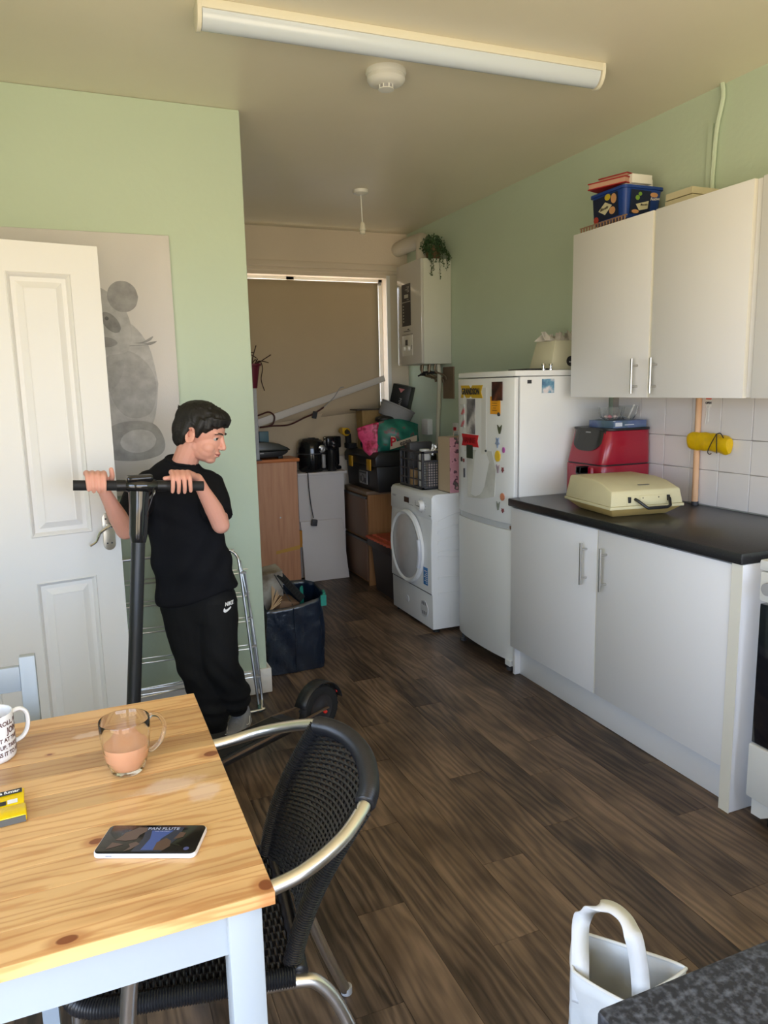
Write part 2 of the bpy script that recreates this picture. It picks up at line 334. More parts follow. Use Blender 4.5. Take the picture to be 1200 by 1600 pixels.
for k in range(-8, 13):
    x0 = PX0+k*PW; x1 = x0+PW
    if x1 > RX: x1 = RX
    if x1-x0 < 0.02: continue
    o0 = offs.get(k, 1.2+((k*0.377) % 1.0))
    y = o0-PL*4
    while y < BY:
        y0, y1 = max(y, -0.25), min(y+PL, BY)
        y += PL
        if y1-y0 < 0.03 or y1 <= -0.2: continue
        key = (round(x1-x0, 3), round(y1-y0, 3))
        if key not in shared:
            o = build('plank', plank_mesh(x1-x0, y1-y0), pm); shared[key] = o.data
        else:
            o = bpy.data.objects.new('plank', shared[key]); COL.objects.link(o)
        o.parent = fl; o.location = (x0, y0, 0)

# ------------------------------------------------------------ tiles behind the worktop
tile_m = mat('white_glazed_tile', (0.74, 0.71, 0.70), 0.16, var=0.02, vscale=3, bump=0.03, bscale=12)
struct('tile_grout', MB().box(RX-0.004, 1.20, 0.912, RX, 3.12, 1.40), mat('grout', (0.42, 0.38, 0.35), 0.9), wr)
tw, th = 0.1645, 0.1425
tm = None
for j in range(3):
    z1 = 1.3565-j*th
    for i in range(12):
        y1 = 2.742+0.1645*2-i*tw
        zt = 1.40 if j == 0 else z1; zb = (z1-th) if j < 2 else 0.915
        if y1 <= 1.25 or zt-zb < 0.01: continue
        full = (zt == z1 and zb == z1-th)
        if full and tm: o = bpy.data.objects.new('tile', tm); COL.objects.link(o)
        else:
            o = build('tile', MB().box(-0.007, -(tw-0.003), -(zt-zb-0.003), 0, 0, 0), tile_m, bevel=0.0015, seg=1)
            if full: tm = o.data
        o.parent = wr; o.location = (RX-0.003, y1-0.0015, zt-0.0015)

# ------------------------------------------------------------ ceiling fittings
t = thing('batten_light', 'long white fluorescent batten light across the ceiling', 'ceiling light', (1.22, 2.558, CH))
t.rotation_euler = (0, 0, -0.021)
Lh = 0.755
build('back_plate', MB().box(-Lh, -0.046, -0.028, Lh, 0.046, 0), old_plastic, t, bevel=0.003, local=True)
diff = mat('frosted_diffuser', (0.60, 0.67, 0.77), 0.25, trans=0.0, coat=0.3)
d = MB(); prof = [(0.040*math.cos(PI*k/10), -0.026-0.050*math.sin(PI*k/10)) for k in range(11)]
d.prism(prof, -Lh+0.01, Lh-0.01, 'yz')
build('diffuser', d, diff, t, smooth=True, local=True)
for s in (-1, 1):
    e_ = MB(); pr = [(0.047, 0), (0.047, -0.03)]+[(0.046*math.cos(PI*k/8), -0.03-0.052*math.sin(PI*k/8)) for k in range(1, 8)]+[(-0.047, -0.03), (-0.047, 0)]
    e_.prism(pr, s*Lh-0.006, s*Lh+0.008, 'yz'); build('end_cap', e_, old_plastic, t, bevel=0.002, local=True)
t = thing('smoke_alarm', 'round white smoke alarm on the ceiling next to the batten light', 'smoke alarm', (1.218, 2.84, CH))
build('base', MB().lathe([(0, 0), (0.076, 0), (0.078, -0.012), (0.074, -0.020), (0.0, -0.020)], 36), white_plastic, t, smooth=True, local=True)
build('cover', MB().lathe([(0.072, -0.018), (0.074, -0.034), (0.066, -0.046), (0.05, -0.052), (0, -0.053)], 36), white_plastic, t, smooth=True, local=True)
build('sensor_cage', MB().lathe([(0.026, -0.052), (0.026, -0.062), (0.022, -0.066), (0, -0.066)], 20), grey_print, t, smooth=True, local=True)
cg = MB()
for k in range(8):
    a = 2*PI*k/8; cg.cbox((0.027*math.cos(a), 0.027*math.sin(a), -0.058), (0.004, 0.004, 0.016), rot=(0, 0, a))
cg.lathe([(0.012, -0.066), (0.03, -0.066), (0.03, -0.069), (0.0, -0.069)], 20)
build('cage_rib', cg, white_plastic, t, local=True)
t = thing('pendant_lamp_holder', 'bare white pendant lamp holder hanging on a cord, no bulb', 'lamp holder', (1.748, 4.505, CH))
build('ceiling_rose', MB().lathe([(0, 0), (0.048, 0), (0.046, -0.018), (0.030, -0.026), (0.012, -0.030), (0, -0.030)], 28), white_plastic, t, smooth=True, local=True)
build('cord', MB().cyl((0, 0, -0.028), (0.006, 0, -0.20), 0.0035, 8), white_plastic, t, local=True)
build('lamp_socket', MB().lathe([(0, -0.185), (0.010, -0.188), (0.016, -0.20), (0.018, -0.222), (0.021, -0.224), (0.021, -0.236), (0.017, -0.238), (0.017, -0.256), (0.013, -0.257), (0.013, -0.24), (0, -0.24)], 22, c=(0.006, 0, 0)), old_plastic, t, smooth=True, local=True)

# ------------------------------------------------------------ the white panelled door, standing open
def door_leaf():
    W, H, T = 0.762, 1.981, 0.036
    t = struct('door_1', MB().add([], []), white_gloss) if False else None
    s0 = []
    # panel openings (s from the free edge, z)
    ops = [(0.098, 0.308, 0.955, 1.880), (0.454, 0.664, 0.955, 1.880), (0.098, 0.308, 0.20, 0.790), (0.454, 0.664, 0.20, 0.790)]
    xs = sorted({0, W, 0.098, 0.308, 0.454, 0.664}); zs = sorted({0.006, H, 0.955, 1.88, 0.20, 0.79})
    m = MB()
    def P(s, z, d): return (-s, d, z)      # local: s runs left from the free edge, d = depth (0 = front face)
    for i in range(len(xs)-1):
        for j in range(len(zs)-1):
            if any(abs(xs[i]-o[0]) < 1e-6 and abs(zs[j]-o[2]) < 1e-6 for o in ops): continue
            m.quad(P(xs[i], zs[j], 0), P(xs[i+1], zs[j], 0), P(xs[i+1], zs[j+1], 0), P(xs[i], zs[j+1], 0))
    zz = zs[0]
    m.quad(P(0, zz, T), P(W, zz, T), P(W, H, T), P(0, H, T)); m.quad(P(0, zz, 0), P(0, H, 0), P(0, H, T), P(0, zz, T)); m.quad(P(W, zz, 0), P(W, H, 0), P(W, H, T), P(W, zz, T))
    m.quad(P(0, H, 0), P(W, H, 0), P(W, H, T), P(0, H, T)); m.quad(P(0, zz, 0), P(W, zz, 0), P(W, zz, T), P(0, zz, T))
    leaf = struct('door_1', m, white_gloss)
    rings = [(0, 0), (0.004, -0.003), (0.010, 0.002), (0.016, 0.012), (0.030, 0.012), (0.052, 0.002), (0.056, 0.003)]
    for (a, b_, c_, d_) in ops:
        q = MB(); R = []
        for (ins, dep) in rings:
            R.append([P(a+ins, c_+ins, dep), P(b_-ins, c_+ins, dep), P(b_-ins, d_-ins, dep), P(a+ins, d_-ins, dep)])
        for k in range(len(R)-1):
            for n_ in range(4): q.quad(R[k][n_], R[k][(n_+1) % 4], R[k+1][(n_+1) % 4], R[k+1][n_])
        q.quad(*R[-1]); build('panel', q, white_gloss, leaf, local=True)
    return leaf
leaf = door_leaf(); leaf.location = (0.130, 2.955, 0); leaf.rotation_euler = (0, 0, math.atan2(0.179, 0.984))
hm = MB().box(-0.064, -0.006, 0.885, -0.020, 0.0, 1.02)
pl = MB(); pr = [(-0.020, 0.90), (-0.020, 1.00)]+[(-0.042+0.022*math.cos(PI*k/8), 1.00+0.022*math.sin(PI*k/8)) for k in range(1, 9)]+[(-0.064, 0.90)]+[(-0.042+0.022*math.cos(PI+PI*k/8), 0.90+0.022*math.sin(PI+PI*k/8)) for k in range(1, 8)]
pl.prism([(a, b_) for a, b_ in pr], -0.006, 0.0, 'xz')
hp = build('handle_plate', pl, mat('worn_brass_plate', (0.55, 0.51, 0.42), 0.35, metal=0.8), leaf, bevel=0.0015, local=True)
for (x, z) in ((-0.050, 0.905), (-0.034, 0.905), (-0.050, 0.998), (-0.034, 0.998)): build('screw', MB().lathe([(0.0035, 0), (0.003, 0.0015), (0, 0.002)], 10, c=(x, -0.006, z), axis='-y'), dark_grey, hp, local=True)
build('lever_handle', MB().tube(spline([(-0.042, -0.005, 0.975), (-0.042, -0.045, 0.975), (-0.058, -0.052, 0.972), (-0.085, -0.052, 0.955), (-0.100, -0.052, 0.925), (-0.122, -0.052, 0.912)], 6), [0.009]*12+[0.008]*10+[0.0065]*9, 10, flat=0.8), chrome, leaf, smooth=True, local=True)
# ------------------------------------------------------------ base cupboards, worktop
def bar_handle(parent, x, y, z0, z1, xin):
    # vertical bar handle standing out towards -x from a door face at xin
    m = MB().cyl((x, y, z0), (x, y, z1), 0.006, 12)
    for z in (z0+0.028, z1-0.028): m.cyl((x, y, z), (xin, y, z), 0.0045, 10)
    return build('handle', m, steel, parent, smooth=True)
t = thing('base_cupboard', 'low white double cupboard under the black worktop with bar handles', 'cupboard', (2.27, 2.43, 0))
c = MB().box(1.978, 1.757, 0.15, 2.56, 1.775, 0.872).box(1.978, 3.09, 0.15, 2.56, 3.108, 0.872).box(1.978, 1.775, 0.15, 2.56, 3.09, 0.168).box(2.55, 1.775, 0.168, 2.56, 3.09, 0.872).box(1.978, 2.43, 0.168, 2.5, 2.448, 0.872).box(1.978, 1.775, 0.855, 2.56, 3.09, 0.872)
build('carcass', c, unit_white, t, bevel=0.001)
build('end_panel', MB().box(1.955, 1.716, 0.002, 2.56, 1.755, 0.872), unit_white, t, bevel=0.001)
build('edging', MB().box(1.953, 1.714, 0.002, 1.9555, 1.757, 0.872), edge_cream, t)
build('plinth', MB().box(2.005, 1.757, 0.002, 2.023, 3.085, 0.15), unit_white, t, bevel=0.001)
build('plinth_end', MB().box(1.975, 3.085, 0.002, 2.50, 3.105, 0.15), unit_white, t, bevel=0.001)
for (y0, y1, hy) in ((2.445, 3.104, 2.510), (1.762, 2.437, 2.383)):
    d_ = build('cupboard_door', MB().box(1.958, y0, 0.152, 1.976, y1, 0.866), unit_white, t, bevel=0.0012)
    build('door_edging', MB().box(1.9585, y0-0.0012, 0.153, 1.9755, y0, 0.865), edge_cream, d_)
    bar_handle(d_, 1.926, hy, 0.62, 0.80, 1.958)
wt = ramp_mat('black_worktop', [(0.0, (0.012, 0.012, 0.013)), (0.6, (0.015, 0.015, 0.017)), (0.75, (0.05, 0.05, 0.055))], rough=0.30, scale=220, detail=2, bump=0.05)
solo('worktop', MB().box(1.943, 1.712, 0.873, 2.574, 3.112, 0.912), wt, 'black worktop slab on top of the base cupboard by the tiles', 'worktop', (2.26, 2.41, 0.873), bevel=0.006)

# ------------------------------------------------------------ wall cupboards
t = thing('wall_cupboard', 'white wall cupboard with two doors hung above the typewriter case', 'wall cupboard', (2.41, 2.52, 1.396))
build('carcass', MB().box(2.269, 2.003, 1.398, 2.572, 3.040, 2.150), unit_white, t, bevel=0.001)
for (y0, y1, hy) in ((2.513, 3.040, 2.575), (2.022, 2.498, 2.462)):
    d_ = build('cupboard_door', MB().box(2.250, y0, 1.396, 2.268, y1, 2.150), unit_white, t, bevel=0.0012)
    build('door_edging', MB().box(2.2505, y0-0.0012, 1.397, 2.2675, y0, 2.149), edge_cream, d_)
    bar_handle(d_, 2.218, hy, 1.415, 1.560, 2.250)
build('filler_strip', MB().box(2.256, 2.4995, 1.398, 2.268, 2.5115, 2.148), edge_cream, t)
t = thing('wall_cupboard', 'white wall cupboard cut by the right photo edge above the cooker', 'wall cupboard', (2.41, 1.72, 1.396))
build('carcass', MB().box(2.269, 1.42, 1.398, 2.572, 1.998, 2.150), edge_cream, t, bevel=0.001)
build('cupboard_door', MB().box(2.250, 1.425, 1.396, 2.268, 1.985, 2.150), unit_white, t, bevel=0.0012)

# ------------------------------------------------------------ fridge freezer
fx, y0, y1 = 1.965, 3.125, 3.700
t = thing('fridge_freezer', 'tall white fridge freezer covered in magnets and photos', 'fridge', (2.26, 3.41, 0))
build('cabinet', MB().box(2.018, y0, 0.035, 2.555, y1, 1.500), white_enamel, t, bevel=0.006)
lid = MB().prism([(1.990, y0-0.003), (1.972, y0+0.06), (1.972, y1-0.06), (1.990, y1+0.003), (2.555, y1+0.003), (2.555, y0-0.003)], 1.502, 1.530, 'xy')
build('top_panel', lid, white_enamel, t, bevel=0.006)
def curved_door(z0, z1):
    # door plan: bowed front towards -x
    n = 12; pl_ = [(2.010, y0), (2.010, y1)]
    for k in range(n+1):
        u = k/n; yy = y1-(y1-y0)*u; bow = 0.030*(1-(2*u-1)**2)**0.6 if 0 < u < 1 else 0
        pl_.append((fx+0.022-bow, yy))
    return MB().prism(pl_, z0, z1, 'xy')
d1 = build('fridge_door', curved_door(0.772, 1.497), white_enamel, t, bevel=0.004)
d2 = build('freezer_door', curved_door(0.055, 0.740), white_enamel, t, bevel=0.004)
build('door_gasket', MB().box(2.010, y0+0.012, 0.05, 2.018, y1-0.01, 1.495), dark_grey, t)
g = MB(); n = 12
for k in range(n+1):
    pass
pl_ = [(1.995, y0+0.004), (1.995, y1-0.004)]+[(fx+0.030-0.030*(1-(2*(k/n)-1)**2)**0.6*(1 if 0 < k < n else 0), y1-0.004-(y1-y0-0.008)*k/n) for k in range(n+1)]
build('grip_recess', MB().prism(pl_, 0.742, 0.770, 'xy'), mat('grip_grey', (0.55, 0.57, 0.58), 0.35), t)
build('hinge', MB().box(1.975, y0-0.006, 0.748, 2.012, y0+0.02, 0.766), chrome, t, bevel=0.001)
for (x, y) in ((1.99, y0+0.03), (1.99, y1-0.04), (2.5, y0+0.04), (2.5, y1-0.04)): build('foot', MB().lathe([(0, 0.002), (0.018, 0.002), (0.018, 0.018), (0.008, 0.02), (0.008, 0.056)], 14, c=(x, y, 0)), dark_grey, t)
build('foot_guard', MB().box(1.972, y0+0.004, 0.028, 2.0, y0+0.05, 0.056), white_enamel, t)
FXF = lambda y: fx+0.022-0.030*(1-(2*((y1-y)/(y1-y0))-1)**2)**0.6
def on_fridge(px_y, z, w, h, m, nm='magnet', lab=None, cat='magnet', th=0.003, shape=None, group=None):
    # a flat piece on the bowed fridge door: centre y, z, width, height
    ya, yb = px_y-w/2, px_y+w/2; a, b = FXF(ya), FXF(yb); mid = min(FXF(px_y), min(a, b))
    mb = MB()
    if shape is None: pts = [(-w/2, -h/2), (w/2, -h/2), (w/2, h/2), (-w/2, h/2)]
    else: pts = [(u*w/2, v*h/2) for u, v in shape]
    sl = (b-a)/w; xm = (a+b)/2-0.0012
    def P(u, v, d): return (min(xm+sl*u, FXF(px_y+u)-0.0006)-d, px_y+u, z+v)
    n_ = len(pts); vs = [P(u, v, 0) for u, v in pts]+[P(u, v, th) for u, v in pts]
    mb.add(vs, [tuple(range(n_)), tuple(range(n_, 2*n_))]+[(i, (i+1) % n_, n_+(i+1) % n_, n_+i) for i in range(n_)])
    if lab: return solo(nm, mb, m, lab, cat, (xm, px_y, z), group)
    return mb
yellow_tag = mat('yellow_sign', srgb(206, 168, 40), 0.5); red_tag = mat('red_sign', srgb(196, 30, 40), 0.5)
rib = [(-1, 1), (-0.86, 0), (-1, -1), (1, -1), (0.86, 0), (1, 1)]
o = on_fridge(3.505, 1.430, 0.255, 0.066, yellow_tag, 'name_magnet', 'yellow GRANDSON ribbon sign at the top of the fridge door', 'sign', shape=rib)
text('lettering', 'GRANDSON', 0.046, ink, o, Matrix.Translation((FXF(3.505)-0.0085, 3.500, 1.430)) @ Matrix.Rotation(-PI/2, 4, 'Z') @ Matrix.Rotation(PI/2, 4, 'X'), 0.0006, sx=0.74, bold=0.0012)
o = on_fridge(3.52, 1.172, 0.20, 0.064, red_tag, 'name_magnet', 'red ribbon name sign in the middle of the fridge door', 'sign', shape=rib)
text('lettering', 'NANNIE', 0.044, mat('dark_red', (0.2, 0.005, 0.01), 0.5), o, Matrix.Translation((FXF(3.52)-0.0065, 3.52, 1.172)) @ Matrix.Rotation(-PI/2, 4, 'Z') @ Matrix.Rotation(PI/2, 4, 'X'), sx=0.85)
pic_dark = ramp_mat('photo_fire', [(0.35, (0.01, 0.008, 0.01)), (0.62, (0.10, 0.03, 0.02)), (0.8, (0.45, 0.15, 0.06))], 0.3, scale=14)
pic_grey = ramp_mat('photo_grey', [(0.35, (0.05, 0.05, 0.06)), (0.5, (0.22, 0.21, 0.22)), (0.65, (0.62, 0.6, 0.58))], 0.4, scale=10)
pic_sea = ramp_mat('photo_sea', [(0.35, (0.03, 0.10, 0.22)), (0.5, (0.15, 0.32, 0.45)), (0.62, (0.75, 0.7, 0.7)), (0.75, (0.3, 0.05, 0.08))], 0.3, scale=18)
pic_white = ramp_mat('photo_white', [(0.4, (0.7, 0.7, 0.68)), (0.55, (0.45, 0.5, 0.5)), (0.62, (0.6, 0.08, 0.1)), (0.68, (0.15, 0.3, 0.3))], 0.4, scale=15)
pap = on_fridge(3.47, 1.28, 0.25, 0.34, mat('pinned_paper', (0.70, 0.70, 0.67), 0.6), 'pinned_sheet', 'large white sheet held on the fridge door behind the photos', 'sheet', th=0.001)
on_fridge(3.245, 1.432, 0.085, 0.092, pic_dark, 'photo_magnet', 'dark square photo magnet with orange glow, top corner of fridge door', 'magnet', th=0.005)
o = on_fridge(3.262, 1.362, 0.085, 0.088, mat('amber_card', srgb(228, 158, 40), 0.5), 'card', 'amber card tucked under the dark photo magnet', 'card', th=0.002)
ln = MB()
for k, w in enumerate((0.060, 0.045, 0.052, 0.03, 0.045)):
    z_ = 1.383-k*0.012; xx = FXF(3.262)-0.0062; ln.box(xx, 3.262-w/2, z_, xx+0.0006, 3.262+w/2, z_+0.003)
build('print', ln, mat('brown_print', (0.25, 0.12, 0.02), 0.6), o)
on_fridge(3.610, 1.335, 0.05, 0.055, pic_white, 'photo_magnet', 'small white drawing magnet with a red mark on the fridge door', 'magnet', th=0.004)
on_fridge(3.612, 1.272, 0.06, 0.065, pic_white, 'photo_magnet', 'pale landscape photo magnet under the red marked drawing', 'magnet', th=0.004)
on_fridge(3.505, 1.300, 0.095, 0.185, pic_grey, 'photograph', 'blurred black and white photograph pinned on the fridge sheet', 'photograph', th=0.0025)
on_fridge(3.520, 1.112, 0.072, 0.072, mat('dark_green_card', (0.02, 0.035, 0.02), 0.4), 'card', 'dark green square card below the red name sign', 'card', th=0.003)
note = ramp_mat('drawing_paper', [(0.3, (0.66, 0.65, 0.60)), (0.5, (0.60, 0.60, 0.55)), (0.62, (0.50, 0.50, 0.46))], 0.7, scale=6)
on_fridge(3.405, 0.995, 0.30, 0.27, note, 'curled_drawing', 'large curled paper drawing hanging in the middle of the fridge door', 'drawing', th=0.0015, shape=[(-0.92, -0.72), (-0.2, -0.9), (0.95, -1), (1, 0.6), (0.7, 0.95), (-0.75, 1), (-1, 0.3)])
hexs = [(math.cos(a), math.sin(a)) for a in [2*PI*k/9 for k in range(9)]]
star = [((1 if k % 2 else 0.5)*math.cos(2*PI*k/10+PI/2), (1 if k % 2 else 0.5)*math.sin(2*PI*k/10+PI/2)) for k in range(10)]
wing = [(-1, 1), (-0.3, 0.5), (0.3, 0.5), (1, 1), (0.7, 0), (0.2, -1), (-0.2, -1), (-0.7, 0)]
cat_sh = [(-0.9, 1), (-0.4, 0.5), (0.4, 0.5), (0.9, 1), (0.9, -0.4), (0.4, -1), (-0.6, -0.8), (-1, -0.1)]
for (yy, z, w, h, c_, sh, lab) in [
    (3.230, 1.318, 0.020, 0.020, (0.05, 0.05, 0.05), hexs, 'tiny dark round magnet just under the amber card'),
    (3.223, 1.243, 0.034, 0.044, (0.08, 0.09, 0.05), wing, 'small dark winged magnet in the right hand magnet column'),
    (3.240, 1.178, 0.038, 0.060, (0.25, 0.32, 0.45), star, 'pale blue spiky magnet above the yellow one'),
    (3.190, 1.142, 0.018, 0.030, (0.40, 0.10, 0.35), hexs, 'tiny purple magnet at the fridge door edge'),
    (3.238, 1.108, 0.044, 0.058, (0.75, 0.50, 0.04), hexs, 'largest yellow magnet in the right hand magnet column'),
    (3.236, 1.045, 0.026, 0.044, (0.35, 0.28, 0.30), wing, 'greyish pink drop shaped magnet below the yellow one'),
    (3.197, 1.043, 0.020, 0.030, (0.20, 0.05, 0.05), star, 'tiny dark red star magnet below the yellow one'),
    (3.198, 0.905, 0.032, 0.040, (0.55, 0.22, 0.12), hexs, 'round orange flower magnet lower on the fridge door'),
    (3.232, 0.855, 0.026, 0.044, (0.22, 0.24, 0.20), wing, 'small grey green magnet below the orange flower'),
    (3.195, 0.836, 0.024, 0.026, (0.22, 0.06, 0.06), star, 'lowest small star magnet on the fridge door'),
    (3.625, 1.062, 0.016, 0.026, (0.05, 0.03, 0.03), hexs, 'tiny dark magnet left of the green card'),
    (3.595, 1.058, 0.014, 0.020, (0.20, 0.05, 0.05), hexs, 'tiny red magnet left of the curled drawing'),
    (3.588, 0.990, 0.010, 0.050, (0.03, 0.03, 0.04), None, 'thin dark magnet clip at the drawing edge'),
    (3.345, 1.128, 0.012, 0.012, (0.05, 0.06, 0.05), hexs, 'tiny round dark magnet on the lower sheet corner')]:
    on_fridge(yy, z, w, h, mat('magnet_%02d%02d%02d' % tuple(int(v*99) for v in c_), c_, 0.4), 'magnet', lab, 'magnet', th=0.005, shape=sh)
o = solo('photo_magnet', MB().box(2.142, y0-0.0045, 1.418, 2.212, y0-0.0008, 1.487), pic_sea, 'blue seaside photo magnet on the side of the fridge', 'magnet', (2.18, y0, 1.45))
o = solo('magnet', MB().box(2.058, y0-0.0045, 1.466, 2.080, y0-0.0008, 1.483), ink, 'tiny black rectangular magnet on the fridge side', 'magnet', (2.07, y0, 1.47))

# on top of the fridge
t = thing('bread_bin', 'cream flared bin with round black badge on top of the fridge', 'bin', (2.415, 3.33, 1.531))
bb = MB(); pts0 = [(-0.150, -0.10), (0.130, -0.10), (0.130, 0.10), (-0.150, 0.10)]; pts1 = [(-0.112, -0.085), (0.120, -0.085), (0.120, 0.085), (-0.112, 0.085)]
bb.add([(x, y, 0.0005) for x, y in pts0]+[(x, y, 0.150) for x, y in pts1], [(3, 2, 1, 0), (0, 1, 5, 4), (1, 2, 6, 5), (2, 3, 7, 6), (3, 0, 4, 7), (4, 5, 6, 7)])
build('body', bb, mat('bin_cream', (0.62, 0.60, 0.44), 0.45), t, bevel=0.004, local=True)
build('badge', MB().lathe([(0, -0.0), (0.026, -0.0), (0.026, 0.003), (0, 0.003)], 24, c=(-0.025, -0.0975, 0.045), axis='-y'), ink, t, local=True)
text('lettering', 'BREAD', 0.009, white_ink, t, Matrix.Translation((2.390, 3.2275, 1.571)) @ Matrix.Rotation(PI/2, 4, 'X'))
wb = MB()
rr = random.Random(3)
for k in range(9):
    cx = -0.15+0.03*k; wb.add([(cx, -0.05, 0.150), (cx+0.05, -0.05, 0.150), (cx+0.05+rr.uniform(-.03, .03), 0.0, 0.18+rr.uniform(0, .035)), (cx+rr.uniform(-.03, .03)-0.01, -0.04, 0.175+rr.uniform(0, .03))], [(0, 1, 2, 3)])
    wb.add([(cx, 0.05, 0.151), (cx+0.06, 0.04, 0.151), (cx+0.02, 0.0, 0.17+rr.uniform(0, .03))], [(0, 1, 2)])
wb.xf(Matrix.Translation((2.415, 3.33, 1.531)))
solo('plastic_bag', wb, mat('thin_white_plastic', (0.72, 0.68, 0.62), 0.4), 'crumpled white plastic bag lying on the cream bin', 'bag', (2.40, 3.33, 1.681), solid=0.001)
solo('black_tray', MB().box(2.12, 3.22, 1.5308, 2.26, 3.40, 1.540), black_plastic, 'flat dark tray lying on top of the fridge', 'tray', (2.19, 3.31, 1.531), bevel=0.003)
for i, (x, yy) in enumerate(((2.205, 3.205), (2.245, 3.200))):
    solo('metal_bottle_stopper', MB().lathe([(0, 0), (0.010, 0), (0.010, 0.006), (0.005, 0.010), (0.005, 0.022), (0.010, 0.026), (0.009, 0.032), (0, 0.033)], 14, c=(x, yy, 1.5308)), chrome, ['small chrome knob standing left on the fridge top edge', 'small chrome knob nearest the cream bin on the fridge'][i], 'knob', (x, yy, 1.531), smooth=True)

# ------------------------------------------------------------ tumble dryer
t = thing('tumble_dryer', 'white tumble dryer with round door standing beside the fridge', 'tumble dryer', (2.16, 4.14, 0))
D0, D1, DX = 3.842, 4.442, 1.878
prof = [(2.44, 0.022), (2.44, 0.840), (1.915, 0.840), (1.895, 0.834), (1.884, 0.818), (1.881, 0.70), (1.886, 0.69), (DX, 0.55), (DX, 0.245), (1.884, 0.235), (1.886, 0.022)]
build('cabinet', MB().prism([(a, b_) for a, b_ in prof], D0, D1, 'xz'), white_enamel, t, bevel=0.004)
# front seams
build('panel_seam', MB().box(DX-0.0005, D0+0.004, 0.2385, DX+0.01, D1-0.004, 0.2415).box(1.879, D0+0.002, 0.7135, 1.9, D0+0.03, 0.7155), dark_grey, t)
cy, cz, R = 4.165, 0.480, 0.222
dr = build('porthole_door', MB().lathe([(R+0.010, 0.002), (R+0.008, 0.020), (R-0.004, 0.028), (R-0.016, 0.026), (R-0.022, 0.020)], 48, c=(DX, cy, cz), axis='-x'), white_enamel, t, smooth=True)
build('door_window', MB().lathe([(R-0.021, 0.021), (R-0.05, 0.030), (R-0.11, 0.040), (0, 0.044)], 48, c=(DX, cy, cz), axis='-x'), mat('dryer_door_glass', (0.47, 0.47, 0.47), 0.10, coat=0.4, var=0.25, vscale=6), dr, smooth=True)
gp = MB()
for k in range(9):
    a = math.radians(158+ (k)*5.2); 
arc = [(DX-0.030, cy+(R+0.004)*math.cos(math.radians(a)), cz+(R+0.004)*math.sin(math.radians(a))) for a in range(160, 205, 4)]
build('door_grip', MB().tube(arc, 0.014, 8, flat=1.0), mat('grip_silver', (0.55, 0.57, 0.62), 0.3), dr, smooth=True)
build('display', MB().box(1.8795, 4.155, 0.752, 1.8815, 4.225, 0.785), black_gloss, t)
kb = build('programme_knob', MB().lathe([(0.032, 0.0), (0.031, 0.022), (0.026, 0.028), (0, 0.028)], 28, c=(1.8815, 3.965, 0.762), axis='-x'), white_plastic, t, smooth=True)
build('knob_mark', MB().box(1.852, 3.945, 0.759, 1.8536, 3.985, 0.763), dark_grey, kb)
dots = MB()
for k in range(14):
    a = 2*PI*k/14; dots.box(1.8795, 3.965+0.048*math.cos(a)-0.003, 0.762+0.044*math.sin(a)-0.001, 1.8812, 3.965+0.048*math.cos(a)+0.003, 0.762+0.044*math.sin(a)+0.001)
for k in range(4): dots.box(1.8795, 4.10+k*0.02, 0.742, 1.8812, 4.106+k*0.02, 0.746)
for k in range(3): dots.box(1.8795, 4.055, 0.750+k*0.012, 1.8812, 4.06, 0.755+k*0.012)
build('panel_marks', dots, grey_print, t)
text('lettering', 'CANDY', 0.018, grey_print, t, M_left((1.8808, 4.385, 0.775)))
lb = build('energy_label', MB().box(DX-0.0012, 3.892, 0.285, DX+0.002, 3.950, 0.392), mat('energy_blue', srgb(40, 120, 185), 0.4), t)
lm = MB()
for k in range(7): lm.box(DX-0.0018, 3.899, 0.296+k*0.012, DX, 3.899+0.018+0.025*((k*3) % 5)/4, 0.301+k*0.012)
build('label_print', lm, white_ink, lb)
vg = build('filter_cover', MB().lathe([(0, 0.0), (0.052, 0.0), (0.050, 0.004), (0, 0.005)], 32, c=(1.8855, 3.955, 0.125), axis='-x'), mat('vent_white', (0.66, 0.67, 0.68), 0.4), t, smooth=True)
sl = MB()
for k in range(6): sl.box(1.8796, 3.925+k*0.011, 0.15 if k % 2 else 0.092, 1.8812, 3.930+k*0.011, 0.17 if k % 2 else 0.112)
build('vent_slots', sl, dark_grey, vg)
build('drain_cap', MB().lathe([(0, 0), (0.024, 0), (0.022, 0.003), (0, 0.003)], 24, c=(1.886, 4.205, 0.125), axis='-x').box(1.8818, 4.19, 0.122, 1.8835, 4.23, 0.128), mat('vent_white', (0.66, 0.67, 0.68), 0.4), t)
# pressed ribs on the side
for (za, zb_, zc) in ((0.685, 0.735, 0.66), (0.625, 0.665, 0.605), (0.565, 0.590, 0.54), (0.500, 0.500, 0.498), (0.470, 0.455, 0.44), (0.345, 0.335, 0.33), (0.245, 0.240, 0.235)):
    build('side_rib', MB().tube(spline([(1.925, D0, zc), (1.925, D0, za-0.008), (1.935, D0, za), (2.02, D0, (za*0.4+zb_*0.6)), (2.12, D0, zb_)], 5), 0.003, 6), white_enamel, t)
build('side_rib', MB().tube([(2.0, D0, 0.05), (2.0, D0, 0.17), (2.2, D0, 0.17)], 0.002, 6), white_enamel, t)
for (x, y) in ((1.92, D0+0.03), (1.92, D1-0.04), (2.4, D0+0.04), (2.4, D1-0.04)): build('foot', MB().lathe([(0, 0.001), (0.02, 0.001), (0.02, 0.012), (0.009, 0.014), (0.009, 0.024)], 14, c=(x, y, 0)), black_rubber, t)

